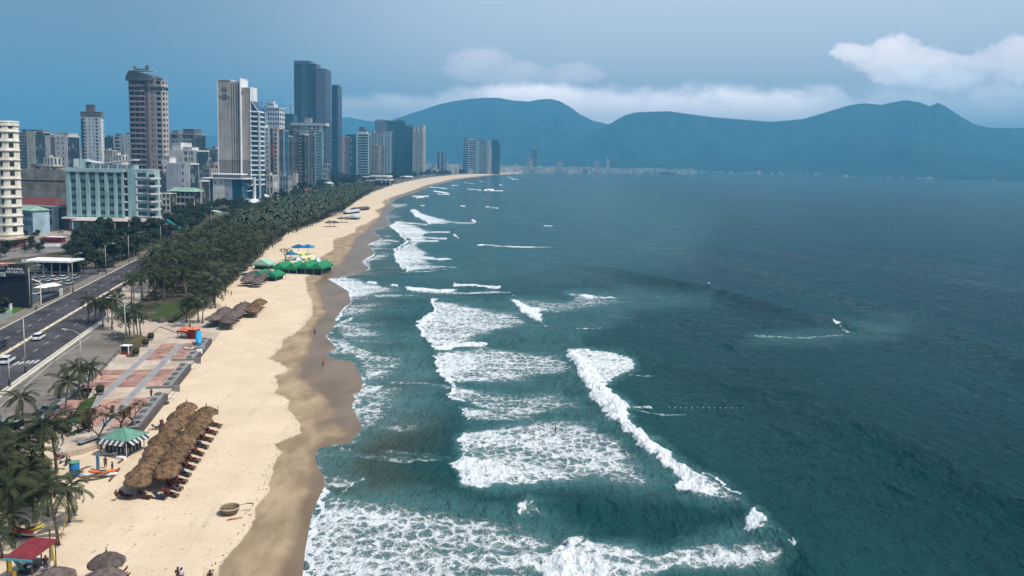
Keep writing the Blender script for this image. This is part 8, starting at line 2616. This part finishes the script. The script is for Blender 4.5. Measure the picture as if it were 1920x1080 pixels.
# teal water slide tube behind the palms
p = at(338, 446, .1)
ws = empty('water_slide', p, 0, 'straight teal tube slide sloping down right of the blue green hotel', 'slide')
a_ = uv_at(312, 413, p.y) - p; b_ = uv_at(338, 430, p.y) - p
mb = MB(); mb.tube([tuple(a_), tuple(b_)], .95, 12); mb.build('tube', mat('teal_slide', (.01, .22, .25), .4, .5), ws, True)
for t in (.1, .6, .95):
    q = a_.lerp(b_, t); mb = MB(); mb.tube([(q.x, q.y + .5, 0), (q.x, q.y + .5, q.z)], .16, 6); mb.build('support', w_lgrey, ws)
p = at(412, 414, .1); r_ = empty('sail_canopy', p, 0, 'pale mint triangular shade sail above the palms', 'canopy')
def sp_(px, py): q = uv_at(px, py, p.y) - p; return (q.x, q.y, q.z)
a1, a2, a3 = sp_(396, 394.5), sp_(431, 401.5), sp_(416, 404.5)
mb = MB(); mb.poly([a1, a2, a3, (a1[0], a1[1] + 6, a1[2] - .1), (a2[0], a2[1] + 6, a2[2] - .1)], [(0, 2, 1), (0, 1, 4, 3)]); mb.build('sail', mat('mint_sail', (.36, .52, .44), .7, .3), r_)
for q in (a1, a2): 
    mb = MB(); mb.tube([(q[0], q[1], 0), q], .12, 5); mb.build('post', w_lgrey, r_)

# ---- white modern beach house and others at the far grove edge ----------------------------------
p = at(712, 347.5, .1)
bhs = empty('beach_house', p, R(-8), 'white modern beach house with flat roofs at the far edge of the grove', 'building')
def px_(x): return uv_at(x, 340, p.y).x - p.x
def pz_(y): return uv_at(712, y, p.y).z
for (x0, x1, y0, y1, za, zb3, m_) in ((690, 727, 4, 30, 332.5, 329, w_white), (705, 735, -6, 12, 338, 335.5, w_white), (697, 716, -14, 0, 347, 345.5, w_white), (676, 690, 8, 26, 334, 331.5, w_white), (685, 705, -4, 10, 339.5, 338, w_white)):
    mb = MB(); mb.box(px_(x0), px_(x1), y0, y1, pz_(za), pz_(zb3)); mb.build('roof', m_, bhs)
    mb = MB(); mb.box(px_(x0) + 2, px_(x1) - 2, y0 + 2, y1 - 1, 0, pz_(za) - .02); mb.build('glass_wall', black_v, bhs)
for x in (691, 700, 712, 718, 726, 734):
    mb = MB(); mb.box(px_(x) - .5, px_(x) + .5, -6.5, -5.8, 0, pz_(337)); mb.build('pier', w_white, bhs)
for k in range(16):
    q = at(690 + k * 3.2, 353.5 - k * .55 + (k % 3) * .8, 0); tree(q, rg.uniform(.7, 1.0), 'tree in front of the white modern beach house', 'trees in front of the beach house')
for (px, py, w_, lb, c) in ((563, 366, 16, 'red tiled roof house half hidden in the inland wood', (.33, .07, .06)), (636, 368, 18, 'pale roofed pavilion among the palms before the beach house', (.52, .50, .46)), (610, 350, 22, 'long white roofed lodge deep in the inland wood', (.52, .54, .55)), (474, 391, 12, 'white porch roof at the foot of the beige tower column', (.6, .6, .6)), (490, 378, 10, 'small white kiosk right of the beige tower column', (.6, .6, .6)), (762, 336, 30, 'white pavilion roof by the second tower group', (.6, .6, .6))):
    p = at(px, py, 0); r_ = empty('pavilion', p, R(-10), lb, 'house')
    mb = MB(); mb.box(-w_ / 2 + .6, w_ / 2 - .6, 0, 8, 0, 5.2); mb.build('wall', w_grey, r_)
    mb = MB(); mb.poly([(-w_ / 2, -1, 5.2), (w_ / 2, -1, 5.2), (w_ / 2, 9, 5.2), (-w_ / 2, 9, 5.2), (-w_ / 2 + 3, 4, 7.8), (w_ / 2 - 3, 4, 7.8)], [(0, 1, 5, 4), (1, 2, 5), (2, 3, 4, 5), (3, 0, 4), (0, 3, 2, 1)]); mb.build('roof', cloth(c), r_)
p = at(930, 325.2, 0); mb = MB(); mb.box(-9, 9, 0, 9, 0, 14); mb.box(-11, 11, -1, 10, 14.01, 16); o = mb.build('lookout', w_white); o.location = p; tag(o, 'tiny white lookout tower on the beach below the far teal tower', 'tower')

# ---- buoy line and boats ------------------------------------------------------------------------
bu = MB(); bu.lathe([(.02, -.1), (.11, -.04), (.13, .05), (.08, .14), (.02, .16)], 7); bum = bu.mesh('buoy', mat('buoy_white', (.40, .42, .38), .5, .4))
for k in range(24):
    px = 1255 + k * 10.6; py = 764.5 + .25 * math.sin(k * 1.9) + (k * .08)
    p = at(px, py, SEA + .12)
    o = addmesh('buoy', bum, None, p, None, rg.uniform(.8, 1.1)); tag(o, 'small pale buoy on the straight swimming line right of the big breaker', 'buoy', 'buoys of the swimming line')
for (px, py, L_, lb) in ((1214, 326, 40, 'low dark boat, leftmost far out in the bay'), (1252, 327, 90, 'long low barge far out in the bay'), (1180, 329, 24, 'tiny dark boat near the far shore'), (1144, 331, 20, 'faint fishing boat nearest the far beach'), (1225, 362, 3.5, 'tiny lone float in the middle of the bay')):
    p = at(px, py, SEA); r_ = empty('fishing_boat', p, 0, lb, 'boat')
    mb = MB(); mb.prism([(-L_ / 2, -L_ * .1), (L_ * .35, -L_ * .1), (L_ / 2, 0), (L_ * .35, L_ * .1), (-L_ / 2, L_ * .1)], 0, L_ * .1, [L_ * .1, L_ * .1, L_ * .15, L_ * .1, L_ * .1]); mb.build('hull', w_dgrey, r_)
    mb = MB(); mb.box(-L_ * .3, L_ * .05, -L_ * .06, L_ * .06, L_ * .1, L_ * .17); mb.build('cabin', w_grey, r_)

# litter and wrack on the sand: too small and too many to pick apart
LV, LF = [(-.12, -.04, 0), (.12, -.03, 0), (.1, .05, 0), (-.1, .04, 0), (0, 0, .07)], [(0, 1, 4), (1, 2, 4), (2, 3, 4), (3, 0, 4)]
it = []
rl = random.Random(5)
Wd = [at(*q) for q in DRY if 560 < q[1] < 1111]
for a, b2 in zip(Wd[:-1], Wd[1:]):
    n = int((a - b2).length * 2.2)
    for _ in range(n):
        q = a.lerp(b2, rl.random()); it.append((q.x + rl.gauss(-.6, .5), q.y + rl.gauss(0, .5), .0, rl.uniform(.3, 1.3), rl.uniform(0, 6)))
for _ in range(420):
    px, py = rl.uniform(150, 560), rl.uniform(620, 1080)
    q = at(px, py)
    if inside(np.array([px]), np.array([py]), [(395, 645), (555, 600), (520, 700), (540, 760), (520, 850), (450, 1000), (400, 1080), (120, 1080), (150, 930), (240, 850), (330, 720)])[0]:
        it.append((q.x, q.y, .03, rl.uniform(.3, 1.1), rl.uniform(0, 6)))
scatter_stuff('sand_litter', it, LV, LF, mat('dry_litter', (.10, .07, .045), .9, .1, var=.4, scale=.3))
